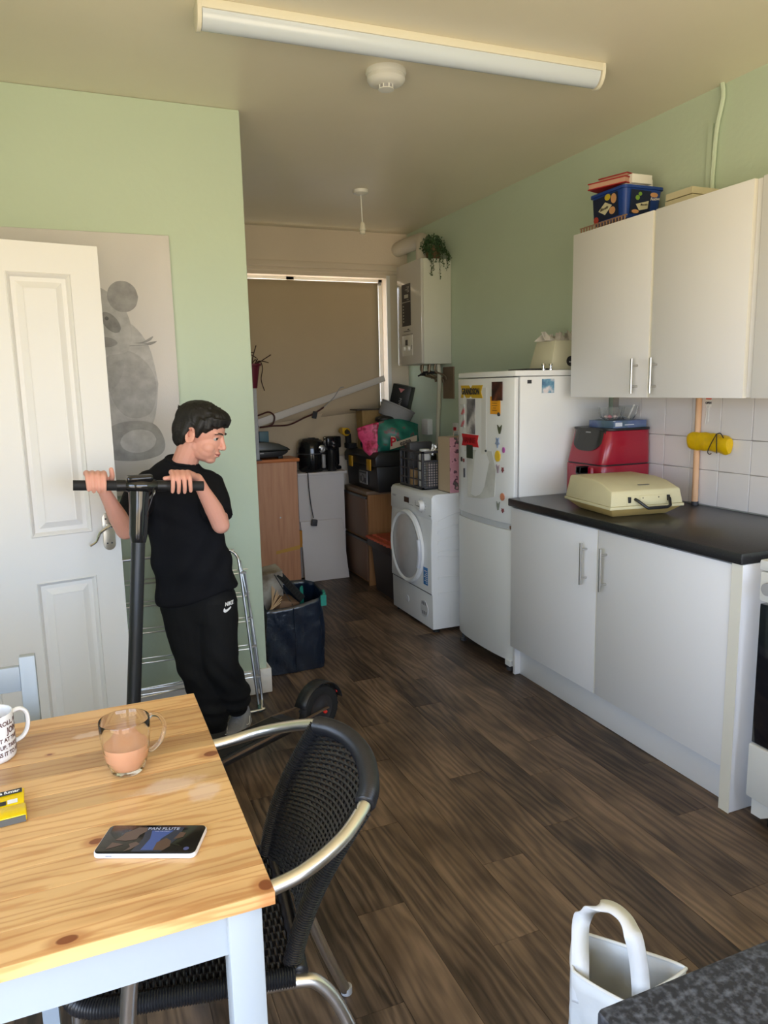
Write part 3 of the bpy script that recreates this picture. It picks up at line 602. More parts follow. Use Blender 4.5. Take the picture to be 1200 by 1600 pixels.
# ------------------------------------------------------------ boiler
t = thing('boiler', 'white wall boiler with dark instruction label in the alcove corner', 'boiler', (2.45, 5.12, 1.62))
B0, B1, BX = 4.900, 5.310, 2.345
build('casing', MB().box(BX+0.012, B0, 1.622, 2.578, B1, 2.352), mat('boiler_side', (0.60, 0.62, 0.55), 0.35), t, bevel=0.004)
fr = build('front_panel', MB().box(BX-0.010, B0-0.004, 1.624, BX+0.0115, B1+0.004, 2.350), mat('boiler_front', (0.56, 0.55, 0.52), 0.12, coat=0.5), t, bevel=0.005)
X = BX-0.0105
build('label_panel', MB().box(X-0.0008, 5.070, 1.905, X+0.001, 5.225, 2.205), mat('navy_label', (0.015, 0.018, 0.03), 0.4), fr)
pr = MB().box(X-0.0014, 5.075, 2.075, X, 5.22, 2.079).box(X-0.0014, 5.11, 2.105, X, 5.18, 2.130)
for k in range(6): pr.box(X-0.0014, 5.19, 1.935+k*0.022, X, 5.205, 1.943+k*0.022)
for k in range(5): pr.box(X-0.0014, 5.095, 2.145+k*0.009, X, 5.095+0.03+0.02*(k % 3), 2.148+k*0.009)
for k in range(4): pr.box(X-0.0014, 5.10, 2.090, X, 5.105+k*0.01, 2.094)
build('label_print', pr, mat('light_print', (0.5, 0.5, 0.48), 0.6), fr)
build('control_panel', MB().box(X-0.003, 5.045, 1.69, X+0.001, 5.225, 1.835), mat('panel_pale', (0.66, 0.65, 0.60), 0.3), fr, bevel=0.001)
build('display', MB().box(X-0.0045, 5.125, 1.765, X-0.002, 5.165, 1.805), dark_grey, fr)
for yk in (5.175, 5.100): build('knob', MB().lathe([(0.018, 0), (0.016, 0.015), (0, 0.016)], 20, c=(X-0.003, yk, 1.740), axis='-x'), white_plastic, fr, smooth=True)
build('panel_marks', MB().box(X-0.0038, 5.05, 1.735, X-0.003, 5.056, 1.765).box(X-0.0038, 5.205, 1.735, X-0.003, 5.22, 1.738).box(X-0.001, 5.04, 1.842, X, 5.23, 1.845).box(X-0.0012, 5.08, 1.865, X, 5.20, 1.870).box(X-0.0012, 5.10, 1.875, X, 5.13, 1.883), dark_grey, fr)
fe = MB().tube(spline([(2.47, 5.13, 2.352), (2.47, 5.13, 2.43), (2.475, 5.14, 2.485), (2.50, 5.22, 2.53), (2.50, 5.40, 2.54), (2.50, 5.66, 2.54)], 6), 0.055, 20)
build('flue', fe, mat('flue_white', (0.62, 0.58, 0.5), 0.5), t, smooth=True)
pp = MB()
for k, (yy, r_, zl) in enumerate(((4.95, 0.007, 1.57), (5.0, 0.010, 1.55), (5.06, 0.007, 1.58), (5.12, 0.010, 1.555), (5.19, 0.007, 1.58))):
    pp.tube(spline([(2.47-0.02*(k % 2), yy, 1.624), (2.47-0.02*(k % 2), yy, zl), (2.54, yy-0.01, zl-0.03), (2.555, yy-0.01, zl-0.06)], 4), r_, 8)
build('pipework', pp, mat('tarnished_copper', (0.22, 0.17, 0.11), 0.45, metal=0.6), t, smooth=True)
for (yy, z) in ((4.97, 1.56), (5.06, 1.565), (5.12, 1.55)): build('valve', MB().cbox((2.45, yy, z), (0.03, 0.03, 0.018)).cyl((2.436, yy, z), (2.41, yy, z-0.01), 0.006, 8), black_plastic, t)
t2 = thing('boiler_pipe', 'cream painted pipe running down the wall below the boiler', 'pipe', (2.55, 5.03, 0.9))
build('pipe', MB().tube(spline([(2.505, 4.97, 1.622), (2.52, 4.985, 1.50), (2.545, 5.05, 1.32), (2.556, 5.09, 1.10), (2.556, 5.10, 0.45), (2.556, 5.10, 0.06)], 8), 0.016, 12), pipe_cream, t2, smooth=True)
solo('backing_board', MB().box(2.568, 4.86, 1.37, 2.5795, 5.02, 1.60), mat('brown_board', (0.20, 0.14, 0.09), 0.7, var=0.3, vscale=9), 'small brown board on the wall behind the boiler pipes', 'board', (2.57, 4.94, 1.37))
# trailing plant on the boiler
t = thing('trailing_plant', 'green trailing plant in a basket on top of the boiler', 'plant', (2.478, 4.985, 2.3535))
build('basket', MB().lathe([(0, 0), (0.045, 0), (0.060, 0.09), (0.055, 0.09), (0.042, 0.01), (0, 0.01)], 20), mat('basket_brown', (0.13, 0.08, 0.04), 0.8, bump=0.5, bscale=120), t, smooth=True, local=True)
rr = random.Random(5); lf = MB(); st = MB()
def leaf_(mb, p, s, rr):
    R_ = Euler((rr.uniform(0, 6), rr.uniform(0, 6), rr.uniform(0, 6))).to_matrix(); q = [Vector((0, 0, 0)), Vector((0.5, 0.3, 0.08)), Vector((1, 0, 0)), Vector((0.5, -0.3, 0.08))]
    mb.add([Vector(p)+R_ @ (v*s) for v in q], [(0, 1, 2, 3)])
for k in range(900):
    a, b_ = rr.uniform(0, 2*PI), rr.uniform(-0.5, 1.2); r_ = 0.085*rr.uniform(0.55, 1)
    leaf_(lf, (min(r_*math.cos(a)*math.cos(b_)*1.1, 0.085), r_*math.sin(a)*math.cos(b_), 0.085+r_*math.sin(b_)*1.05), rr.uniform(0.010, 0.020), rr)
for k in range(16):
    a = rr.uniform(PI*0.9, PI*2.1); x, y = 0.075*math.cos(a), 0.080*math.sin(a); ln_ = rr.uniform(0.05, 0.17)
    if y > -0.03: ln_ *= 0.3
    yb = min(y, -0.092)
    pts = [(x, y, 0.08), (x, yb, 0.03), (x+rr.uniform(-.01, .01), yb-0.004, 0.03-ln_)]
    st.tube(spline(pts, 5), 0.0012, 5)
    for q in spline(pts, 8):
        for _ in range(2): leaf_(lf, (q.x+rr.uniform(-.010, .010), q.y-0.004, q.z), 0.013, rr)
o = build('foliage', lf, mat('leaf_green', (0.035, 0.085, 0.03), 0.55, var=0.4, vscale=30), t, local=True); o['kind'] = 'stuff'
build('stem', st, mat('stem_green', (0.06, 0.07, 0.03), 0.7), t, local=True)
# ------------------------------------------------------------ typewriter case
case_c = mat('case_cream', srgb(206, 198, 160), 0.55, var=0.08, vscale=12, bump=0.08, bscale=150)
t = thing('typewriter_case', 'cream plastic typewriter case with black handle on the black worktop', 'case', (2.172, 2.555, 0.9125), math.radians(-7.2))
W, Dp = 0.172, 0.185      # half width (x), half depth (y)
sh = MB(); a0, b0 = W-0.045, Dp-0.055
sh.add([(-a0, -b0, 0), (a0, -b0, 0), (a0, b0, 0), (-a0, b0, 0), (-W+.004, -Dp+.004, 0.038), (W-.004, -Dp+.004, 0.038), (W-.004, Dp-.004, 0.038), (-W+.004, Dp-.004, 0.038)], [(3, 2, 1, 0), (0, 1, 5, 4), (1, 2, 6, 5), (2, 3, 7, 6), (3, 0, 4, 7), (4, 5, 6, 7)])
build('base_shell', sh, mat('case_yellowed', srgb(196, 168, 104), 0.5), t, bevel=0.004, local=True)
build('rim', MB().box(-W-.002, -Dp-.002, 0.038, W+.002, Dp+.002, 0.050), case_c, t, bevel=0.002, local=True)
ld = MB(); wt_ = W-0.014
pf = [(-Dp+0.001, 0.050), (-Dp+0.012, 0.112), (-Dp+0.10, 0.138), (-Dp+0.17, 0.146), (Dp-0.015, 0.146), (Dp, 0.050)]
n = len(pf)
def wx(z): return W-0.001-(z-0.05)*0.16
vs = [(-wx(z), y, z) for y, z in pf]+[(wx(z), y, z) for y, z in pf]
ld.add(vs, [tuple(range(n)), tuple(range(2*n-1, n-1, -1))]+[(i, (i+1) % n, n+(i+1) % n, n+i) for i in range(n)])
build('lid', ld, case_c, t, bevel=0.006, local=True)
fyf = lambda z: -Dp+0.001+(z-0.05)/0.062*0.011
lp = MB(); lp.add([(x, fyf(z)-d, z) for d in (0, 0.003) for x, z in ((-0.095, 0.056), (0.115, 0.056), (0.115, 0.092), (-0.095, 0.092))], [(4, 5, 6, 7), (0, 1, 5, 4), (1, 2, 6, 5), (2, 3, 7, 6), (3, 0, 4, 7)])
build('latch_plate', lp, case_c, t, bevel=0.001, local=True)
lp = MB(); lp.add([(x, fyf(z)-d, z) for d in (0.002, 0.006) for x, z in ((-0.035, 0.060), (0.070, 0.060), (0.070, 0.090), (-0.035, 0.090))], [(4, 5, 6, 7), (0, 1, 5, 4), (1, 2, 6, 5), (2, 3, 7, 6), (3, 0, 4, 7)])
build('handle_mount', lp, case_c, t, bevel=0.001, local=True)
for x in (-0.085, 0.098):
    build('latch', MB().box(x-0.006, fyf(0.07)-0.008, 0.064, x+0.006, fyf(0.09)+0.002, 0.088), black_plastic, t, bevel=0.002, local=True)
for x in (-0.022, 0.052): build('rivet', MB().lathe([(0.003, 0), (0.002, 0.002), (0, 0.002)], 10, c=(x, fyf(0.08)-0.005, 0.081), axis='-y'), ink, t, local=True)
build('handle', MB().tube([(-0.058, fyf(0.07)-0.002, 0.078), (-0.052, fyf(0.07)-0.016, 0.072), (-0.030, fyf(0.05)-0.034, 0.050), (-0.020, fyf(0.05)-0.036, 0.044), (0.070, fyf(0.05)-0.036, 0.044), (0.084, fyf(0.05)-0.034, 0.050), (0.096, fyf(0.07)-0.016, 0.074), (0.098, fyf(0.07)-0.002, 0.080)], 0.0065, 8), black_plastic, t, local=True, smooth=True)
build('nameplate', MB().box(-0.012, -Dp+0.050, 0.1275, 0.040, -Dp+0.058, 0.1295), dark_grey, t, local=True)

# ------------------------------------------------------------ red air fryer
redp = mat('burgundy_plastic', srgb(150, 18, 42), 0.28, coat=0.2)
t = thing('air_fryer', 'burgundy red air fryer with black visor panel behind the cream case', 'air fryer', (2.42, 2.94, 0.9125))
A0, A1 = 2.805, 3.095
def rrect(x0, y0, x1, y1, r, n=6):
    P = []
    for cx, cy, a in ((x1-r, y1-r, 0), (x0+r, y1-r, 90), (x0+r, y0+r, 180), (x1-r, y0+r, 270)):
        for k in range(n+1): q = math.radians(a+90*k/n); P.append((cx+r*math.cos(q), cy+r*math.sin(q)))
    return P
build('lower_body', MB().prism(rrect(2.262, A0, 2.560, A1, 0.035), 0.925, 1.074, 'xy'), redp, t, bevel=0.003)
build('seam', MB().prism(rrect(2.266, A0+.004, 2.556, A1-.004, 0.033), 1.074, 1.080, 'xy'), black_plastic, t)
ub = MB(); P0 = rrect(2.264, A0+.002, 2.560, A1-.002, 0.035); P1 = rrect(2.300, A0+.004, 2.560, A1-.004, 0.045); n = len(P0)
ub.add([(x, y, 1.080) for x, y in P0]+[(x, y, 1.238) for x, y in P1], [tuple(reversed(range(n))), tuple(range(n, 2*n))]+[(i, (i+1) % n, n+(i+1) % n, n+i) for i in range(n)])
build('upper_body', ub, redp, t, bevel=0.003)
build('top_cover', MB().prism(rrect(2.296, A0, 2.562, A1, 0.045), 1.238, 1.249, 'xy'), black_plastic, t, bevel=0.002)
vis = MB(); rows = []
for i in range(13):
    u = i/12; y = A0+0.006+(A1-A0-0.012)*u
    zb = 1.245-0.105*(max(0, 1-abs(2*u-1)**3.2))**0.8
    k = []
    for z in (1.246, zb):
        xf_ = 2.300-(1.238-z)/0.158*0.036
        edge = 0.045*(abs(2*u-1))**8
        k.append((xf_-0.006+edge, y, z))
    rows.append(k)
vs = [p for r_ in rows for p in r_]+[(p[0]+0.02, p[1], p[2]) for r_ in rows for p in r_]; m_ = len(rows)*2
fs = [(2*i, 2*i+2, 2*i+3, 2*i+1) for i in range(12)]+[(m_+2*i, m_+2*i+1, m_+2*i+3, m_+2*i+2) for i in range(12)]+[(2*i+1, 2*i+3, m_+2*i+3, m_+2*i+1) for i in range(12)]+[(2*i, m_+2*i, m_+2*i+2, 2*i+2) for i in range(12)]
vis.add(vs, fs); vp = build('visor', vis, mat('visor_grey', (0.022, 0.022, 0.021), 0.25), t, smooth=True)
build('badge', MB().box(2.289, 2.93, 1.226, 2.2935, 2.965, 1.231), grey_print, vp)
build('basket_front', MB().prism([(2.252, 2.875), (2.252, 3.04), (2.266, 3.05), (2.266, 2.865)], 0.935, 1.066, 'xy'), redp, t, bevel=0.003)
build('basket_handle', MB().box(2.205, 2.895, 0.96, 2.256, 2.925, 1.070).box(2.205, 2.895, 1.035, 2.262, 2.930, 1.070), black_plastic, t, bevel=0.005)
for (x, y) in ((2.29, 2.83), (2.29, 3.07), (2.53, 2.83), (2.53, 3.07)): build('foot', MB().lathe([(0, 0), (0.012, 0), (0.012, 0.0125)], 10, c=(x, y, 0.9125)), black_rubber, t)
bx = solo('card_box', MB().box(2.335, 2.82, 1.2495, 2.530, 3.00, 1.284), ramp_mat('blue_grey_box', [(0.4, srgb(70, 95, 110)), (0.55, srgb(95, 112, 150)), (0.7, srgb(60, 80, 130))], 0.45, scale=9), 'flat blue grey cardboard box on top of the red air fryer', 'box', (2.43, 2.91, 1.2495), bevel=0.001)
pr = MB().box(2.40, 2.8192, 1.262, 2.455, 2.8199, 1.266).box(2.33, 2.8192, 1.281, 2.345, 2.8199, 1.2835)
pr.box(2.345, 2.8192, 1.2575, 2.385, 2.8199, 1.275); build('box_print', pr, mat('pale_print', (0.6, 0.65, 0.72), 0.5), bx)
clear = mat('clear_glass', (0.93, 0.95, 0.95), 0.03, trans=0.95, ior=1.3)
tdish = thing('glass_dish', 'small ribbed clear glass dish with pink sweets on the blue box', 'dish', (2.385, 2.90, 1.2845))
gl = MB(); nR = 32
prof = [(0.0, 0.0), (0.030, 0.0), (0.048, 0.012), (0.058, 0.035), (0.062, 0.062), (0.060, 0.062), (0.055, 0.035), (0.045, 0.014), (0.028, 0.004), (0, 0.004)]
gl.lathe(prof, nR); 
for i, v in enumerate(gl.v):
    j = i % nR; f_ = 1+(0.03 if j % 2 else 0); gl.v[i] = (v[0]*f_, v[1]*f_, v[2])
build('bowl', gl, clear, tdish, local=True)
rr = random.Random(2)
for k in range(5):
    a = k*1.25
    solo('sweet', MB().sphere((2.385+0.022*math.cos(a), 2.90+0.022*math.sin(a), 1.2995), (0.011, 0.011, 0.0085), 10, 6), mat('pink_sweet', srgb(225, 130, 140), 0.5) if k % 2 else mat('white_sweet', srgb(230, 205, 205), 0.5), ['pink sweet in the small ribbed glass dish', 'white sweet in the small ribbed glass dish'][0 if k % 2 else 1], 'sweet', (2.385+0.022*math.cos(a), 2.90+0.022*math.sin(a), 1.291), smooth=True, group='pink sweets in the glass dish' if k % 2 else 'white sweets in the glass dish')
t = thing('glass_dish', 'smooth clear glass dish on the blue box nearest the wall', 'dish', (2.478, 2.89, 1.2845))
build('bowl', MB().lathe([(0.0, 0.0), (0.022, 0.0), (0.032, 0.012), (0.042, 0.04), (0.046, 0.066), (0.044, 0.066), (0.039, 0.04), (0.029, 0.014), (0.02, 0.004), (0, 0.004)], 28), clear, t, smooth=True, local=True)
solo('whisk_stick', MB().tube([(2.47, 2.88, 1.292), (2.495, 2.87, 1.355)], 0.004, 8), paper, 'short pale stick leaning in the smooth glass dish', 'stick', (2.47, 2.88, 1.29))
# broom pole, yellow roll, scissors pack
t = thing('wooden_pole', 'wooden broom pole standing upright against the tiles', 'pole', (2.548, 2.53, 0.9125))
build('shaft', MB().tube([(2.547, 2.515, 0.925), (2.550, 2.520, 1.16), (2.556, 2.527, 1.393)], [0.0135, 0.013, 0.013], 14), ramp_mat('bare_wood', [(0.3, srgb(206, 160, 120)), (0.7, srgb(226, 188, 150))], 0.6, scale=6, stretch=(6, 6, 1)), t, smooth=True)
build('end_cap', MB().lathe([(0, 0), (0.015, 0), (0.015, 0.016), (0, 0.016)], 14, c=(2.547, 2.514, 0.9125)), dark_grey, t)
yl = mat('yellow_plastic', srgb(218, 178, 10), 0.3, var=0.18, vscale=40, bump=0.4, bscale=35)
t = thing('yellow_roll', 'rolled yellow plastic bag with a black cord hanging on the tiles', 'bag', (2.54, 2.45, 1.20))
yr = MB(); rr = random.Random(9)
def yfn(u, v):
    y = 2.562-0.222*u; a = 2*PI*v; s_ = (1 if 0.02 < u < 0.98 else 0.85)
    r_ = 0.0225*s_*(1+0.10*math.sin(3*a+u*6)+0.05*math.sin(9*u*3+a*2)); return (2.548+min(r_*math.cos(a), 0.024), y, 1.201-0.012*u+r_*1.75*math.sin(a))
yr.grid(yfn, 16, 20, cv=True); nn = len(yr.v); yr.f += [tuple(range(20)), tuple(reversed(range(15*20, 16*20)))]; yr.m += [0, 0]
build('rolled_bag', yr, yl, t, smooth=True)
build('cord', MB().tube(spline([(2.520, 2.387, 1.236), (2.516, 2.412, 1.19), (2.519, 2.428, 1.158), (2.521, 2.420, 1.148), (2.520, 2.41, 1.152)], 6), 0.0022, 6).tube(spline([(2.52, 2.385, 1.237), (2.514, 2.378, 1.20), (2.520, 2.380, 1.155)], 6), 0.0022, 6).tube(spline([(2.520, 2.387, 1.236), (2.525, 2.37, 1.240), (2.528, 2.355, 1.22)], 6), 0.0022, 6), black_plastic, t)
t = thing('scissors_pack', 'carded scissors pack hanging on the tiles behind the wooden pole', 'pack', (2.57, 2.51, 1.33))
build('card', MB().box(2.571, 2.488, 1.262, 2.5735, 2.552, 1.395), mat('clear_card', (0.66, 0.70, 0.68), 0.2), t)
build('label', MB().box(2.5695, 2.470, 1.350, 2.571, 2.500, 1.39), paper, t)
text('lettering', 'OPEN', 0.013, ink, t, M_left((2.5690, 2.4855, 1.365)), bold=0.0006)
build('red_band', MB().box(2.569, 2.470, 1.380, 2.5705, 2.500, 1.39), mat('coral_print', srgb(230, 120, 105), 0.5), t)
sc_ = MB().tube([(2.567, 2.487, 1.345), (2.567, 2.498, 1.27)], 0.003, 6, flat=0.5).tube([(2.567, 2.480, 1.345), (2.567, 2.482, 1.285)], 0.003, 6, flat=0.5)
sc_.tube([(2.567, 2.485+0.008*math.cos(a), 1.350+0.010*math.sin(a)) for a in [2*PI*k/12 for k in range(12)]], 0.002, 6, closed=True)
build('scissors', sc_, white_plastic, t)

# ------------------------------------------------------------ on the wall cupboards
t = thing('rack_tray', 'brown ribbed rack tray lying flat under the blue tub', 'tray', (2.40, 2.78, 2.152))
rk = MB().box(2.272, 2.70, 2.1505, 2.55, 3.02, 2.156)
for k in range(16): rk.box(2.270, 2.71+k*0.02, 2.156, 2.276, 2.715+k*0.02, 2.174)
rk.box(2.269, 2.70, 2.173, 2.277, 3.02, 2.177).box(2.54, 2.70, 2.156, 2.55, 3.02, 2.176)
build('frame', rk, mat('brown_rack', srgb(150, 120, 100), 0.5), t)
t = thing('sweet_tub', 'blue printed biscuit tub on top of the wall cupboard', 'tub', (2.41, 2.86, 2.1775))
blue = mat('tub_blue', srgb(26, 62, 140), 0.4)
tb = MB(); q0 = rrect(2.312, 2.762, 2.502, 2.972, 0.02, 4); q1 = rrect(2.300, 2.750, 2.514, 2.984, 0.022, 4); n = len(q0)
tb.add([(x, y, 2.1777) for x, y in q0]+[(x, y, 2.308) for x, y in q1]+[(x, y, 2.308) for x, y in rrect(2.304, 2.754, 2.510, 2.980, 0.02, 4)]+[(x, y, 2.185) for x, y in rrect(2.314, 2.764, 2.500, 2.970, 0.02, 4)], [tuple(reversed(range(n))), tuple(range(3*n, 4*n))]+[(k*n+i, k*n+(i+1) % n, (k+1)*n+(i+1) % n, (k+1)*n+i) for k in range(3) for i in range(n)])
build('body', tb, blue, t)
rm = MB(); a_ = rrect(2.293, 2.743, 2.521, 2.991, 0.026, 4); b_ = rrect(2.303, 2.753, 2.511, 2.981, 0.022, 4)
rm.add([(x, y, z) for z in (2.300, 2.312) for x, y in a_]+[(x, y, z) for z in (2.300, 2.312) for x, y in b_], [(i, (i+1) % n, n+(i+1) % n, n+i) for i in range(n)]+[(2*n+i, 3*n+i, 3*n+(i+1) % n, 2*n+(i+1) % n) for i in range(n)]+[(n+i, n+(i+1) % n, 3*n+(i+1) % n, 3*n+i) for i in range(n)]+[(i, 2*n+i, 2*n+(i+1) % n, (i+1) % n) for i in range(n)])
build('rim', rm, blue, t)
def sticker(fn, pts, m_, nm='print'):
    mb = MB(); mb.add([fn(u, v) for u, v in pts], [tuple(range(len(pts)))]); return build(nm, mb, m_, t)
def lf_(d): return lambda u, v: (2.310-(v-2.18)/0.128*0.012-d, u, v)
def nf_(d): return lambda u, v: (u, 2.760-(v-2.18)/0.128*0.012-d, v)
def ell(cx, cy, rx, ry, n=12): return [(cx+rx*math.cos(2*PI*k/n), cy+ry*math.sin(2*PI*k/n)) for k in range(n)]
navy = mat('navy_print', srgb(22, 32, 60), 0.45); tanp = mat('biscuit_print', srgb(200, 150, 105), 0.5); cream_p = mat('cream_print', srgb(205, 200, 170), 0.5)
yelp = mat('yellow_print', srgb(200, 180, 50), 0.5)
sticker(lf_(0.0012), [(2.795, 2.195), (2.965, 2.19), (2.965, 2.29), (2.795, 2.295)], navy)
sticker(lf_(0.002), [(2.93, 2.235), (2.88, 2.265), (2.835, 2.245), (2.885, 2.212)], cream_p)
for (u, v, a, b, m_) in ((2.862, 2.283, 0.020, 0.014, yelp), (2.822, 2.270, 0.019, 0.021, tanp), (2.835, 2.222, 0.021, 0.016, tanp), (2.948, 2.200, 0.018, 0.015, mat('red_sweet_print', srgb(170, 60, 50), 0.5))): sticker(lf_(0.0022), ell(u, v, a, b), m_)
sticker(nf_(0.0012), [(2.335, 2.195), (2.445, 2.195), (2.445, 2.292), (2.335, 2.295)], navy)
sticker(nf_(0.002), [(2.365, 2.235), (2.435, 2.252), (2.432, 2.220), (2.385, 2.210)], cream_p)
for (u, v, a, b, m_) in ((2.372, 2.262, 0.012, 0.010, mat('green_print', srgb(120, 160, 60), 0.5)), (2.385, 2.278, 0.010, 0.008, mat('green_print', srgb(120, 160, 60), 0.5)), (2.462, 2.278, 0.022, 0.010, tanp), (2.365, 2.205, 0.02, 0.008, tanp)): sticker(nf_(0.0022), ell(u, v, a, b), m_)
text('lettering', 'Festive', 0.019, white_ink, t, M_near((2.468, 2.7500, 2.262), 0.12), shear=0.3)
text('lettering', 'Biscuits', 0.018, ink, t, M_left((2.2985, 2.884, 2.239), 0.1), shear=0.3)
text('lettering', 'Biscuits', 0.013, ink, t, M_near((2.408, 2.7510, 2.235), 0.1), shear=0.3)
redb = mat('red_box_card', srgb(160, 24, 32), 0.45)
def flatbox(nm, lab, c, d, rz, ty, m_, band, cat='box', tilt=0.0):
    t_ = thing(nm, lab, cat, (c[0], c[1], c[2]), rz)
    t_.rotation_euler = (tilt, 0, rz)
    build('cover', MB().box(-d[0]/2, -d[1]/2, 0, d[0]/2, d[1]/2, 0.004).box(-d[0]/2, -d[1]/2, d[2]-0.004, d[0]/2, d[1]/2, d[2]).box(d[0]/2-0.003, -d[1]/2, 0.004, d[0]/2, d[1]/2, d[2]-0.004), m_, t_, local=True)
    build('pages', MB().box(-d[0]/2+0.004, -d[1]/2+0.004, 0.004, d[0]/2-0.003, d[1]/2-0.004, d[2]-0.004), band, t_, local=True)
    return t_
flatbox('red_book', 'red covered book lying across the blue tub, lower of two', (2.375, 2.885, 2.3250), (0.20, 0.19, 0.028), 0.35, 0, redb, mat('pinkish_pages', srgb(190, 150, 130), 0.7), 'book')
flatbox('red_book', 'dark red covered book on top of the other red book', (2.41, 2.89, 2.3540), (0.18, 0.15, 0.024), 0.30, 0, redb, mat('pinkish_pages', srgb(190, 150, 130), 0.7), 'book')
solo('white_carton', MB().box(2.325, 2.775, 2.186, 2.44, 2.81, 2.3235), paper, 'white carton standing inside the blue tub under the books', 'box', (2.37, 2.79, 2.186))
solo('white_carton', MB().box(2.345, 2.757, 2.3245, 2.455, 2.785, 2.362), paper, 'small white carton lying on the front of the blue tub contents', 'box', (2.40, 2.77, 2.3245), bevel=0.001)
solo('white_roll', MB().lathe([(0.008, 0), (0.030, 0), (0.031, 0.01), (0.031, 0.165), (0.028, 0.17), (0.008, 0.17)], 24, c=(2.470, 2.815, 2.186)), paper, 'white paper roll standing in the corner of the blue tub', 'roll', (2.474, 2.80, 2.186), smooth=True)
t = thing('paper_folder', 'pile of cream folders right of the blue tub', 'folder', (2.46, 2.52, 2.151))
for k in range(3): build('folder', MB().box(2.385, 2.44+0.004*k, 2.1515+k*0.030, 2.535, 2.600-0.004*k, 2.1515+k*0.030+0.026), mat('folder_cream', srgb(205, 196, 165), 0.7), t)

# ------------------------------------------------------------ cooker at the right edge
t = thing('cooker', 'white freestanding cooker with black oven glass at the right edge', 'cooker', (2.27, 1.38, 0))
C0, C1, CX = 1.165, 1.665, 1.985
build('body', MB().box(CX+0.03, C0, 0.06, 2.55, C1, 0.865), white_enamel, t, bevel=0.003)
build('hob_top', MB().box(CX-0.012, C0-0.004, 0.866, 2.56, C1+0.004, 0.900), white_enamel, t, bevel=0.006)
build('control_panel', MB().box(CX-0.012, C0, 0.765, CX+0.03, C1, 0.864), white_plastic, t, bevel=0.008)
for k in range(5): build('knob', MB().lathe([(0.022, 0), (0.020, 0.022), (0, 0.023)], 20, c=(CX-0.012, C1-0.045-k*0.1, 0.815), axis='-x'), grey_print, t, smooth=True)
od = build('oven_door', MB().box(CX-0.008, C0+0.006, 0.285, CX+0.028, C1-0.004, 0.757), mat('oven_glass', (0.006, 0.008, 0.014), 0.06, coat=0.5), t, bevel=0.003)
build('oven_handle', MB().cyl((CX-0.045, C0+0.05, 0.70), (CX-0.045, C1-0.05, 0.70), 0.010, 12).cyl((CX-0.045, C1-0.06, 0.70), (CX, C1-0.06, 0.70), 0.007, 8).cyl((CX-0.045, C0+0.06, 0.70), (CX, C0+0.06, 0.70), 0.007, 8), white_enamel, od, smooth=True) if False else None
build('drawer_front', MB().box(CX-0.014, C0+0.003, 0.092, CX+0.028, C1+0.002, 0.280), white_enamel, t, bevel=0.007)
build('plinth', MB().prism([(C0+0.01, 0.030), (C0+0.05, 0.030), (C0+0.08, 0.055), (C1-0.09, 0.055), (C1-0.05, 0.030), (C1-0.012, 0.030), (C1-0.012, 0.09), (C0+0.01, 0.09)], CX+0.002, CX+0.02, 'yz'), white_enamel, t)
for (x, y) in ((2.03, C0+0.06), (2.03, C1-0.07), (2.5, C0+0.06), (2.5, C1-0.06)): build('foot', MB().lathe([(0, 0.001), (0.022, 0.001), (0.022, 0.02), (0.012, 0.024), (0.012, 0.062)], 14, c=(x, y, 0)), black_rubber, t)

# ------------------------------------------------------------ foreground worktop on its unit
sp = bpy.data.materials.new('speckled_worktop'); sp.use_nodes = True; nt = sp.node_tree; b = nt.nodes['Principled BSDF']; b.inputs['Roughness'].default_value = 0.3
tc = nt.nodes.new('ShaderNodeTexCoord'); n1 = nt.nodes.new('ShaderNodeTexNoise'); n1.inputs['Scale'].default_value = 130; n1.inputs['Detail'].default_value = 3
r1 = nt.nodes.new('ShaderNodeValToRGB'); r1.color_ramp.elements[0].position = 0.44; r1.color_ramp.elements[0].color = (0.022, 0.026, 0.036, 1); r1.color_ramp.elements[1].position = 0.74; r1.color_ramp.elements[1].color = (0.12, 0.135, 0.17, 1)
nt.links.new(tc.outputs['Object'], n1.inputs['Vector']); nt.links.new(n1.outputs['Fac'], r1.inputs[0]); nt.links.new(r1.outputs[0], b.inputs['Base Color'])
solo('speckled_worktop', MB().box(0.396, -0.12, 0.862, 1.80, 0.479, 0.900), sp, 'dark speckled worktop cutting across the bottom right corner', 'worktop', (1.1, 0.2, 0.862), bevel=0.005)
t = thing('peninsula_cupboard', 'cupboard under the dark speckled worktop in the foreground', 'cupboard', (1.1, 0.2, 0))
build('carcass', MB().box(0.43, -0.10, 0.10, 1.78, 0.455, 0.861), unit_white, t, bevel=0.002)
build('plinth', MB().box(0.47, -0.06, 0.001, 1.74, 0.41, 0.10), unit_white, t)

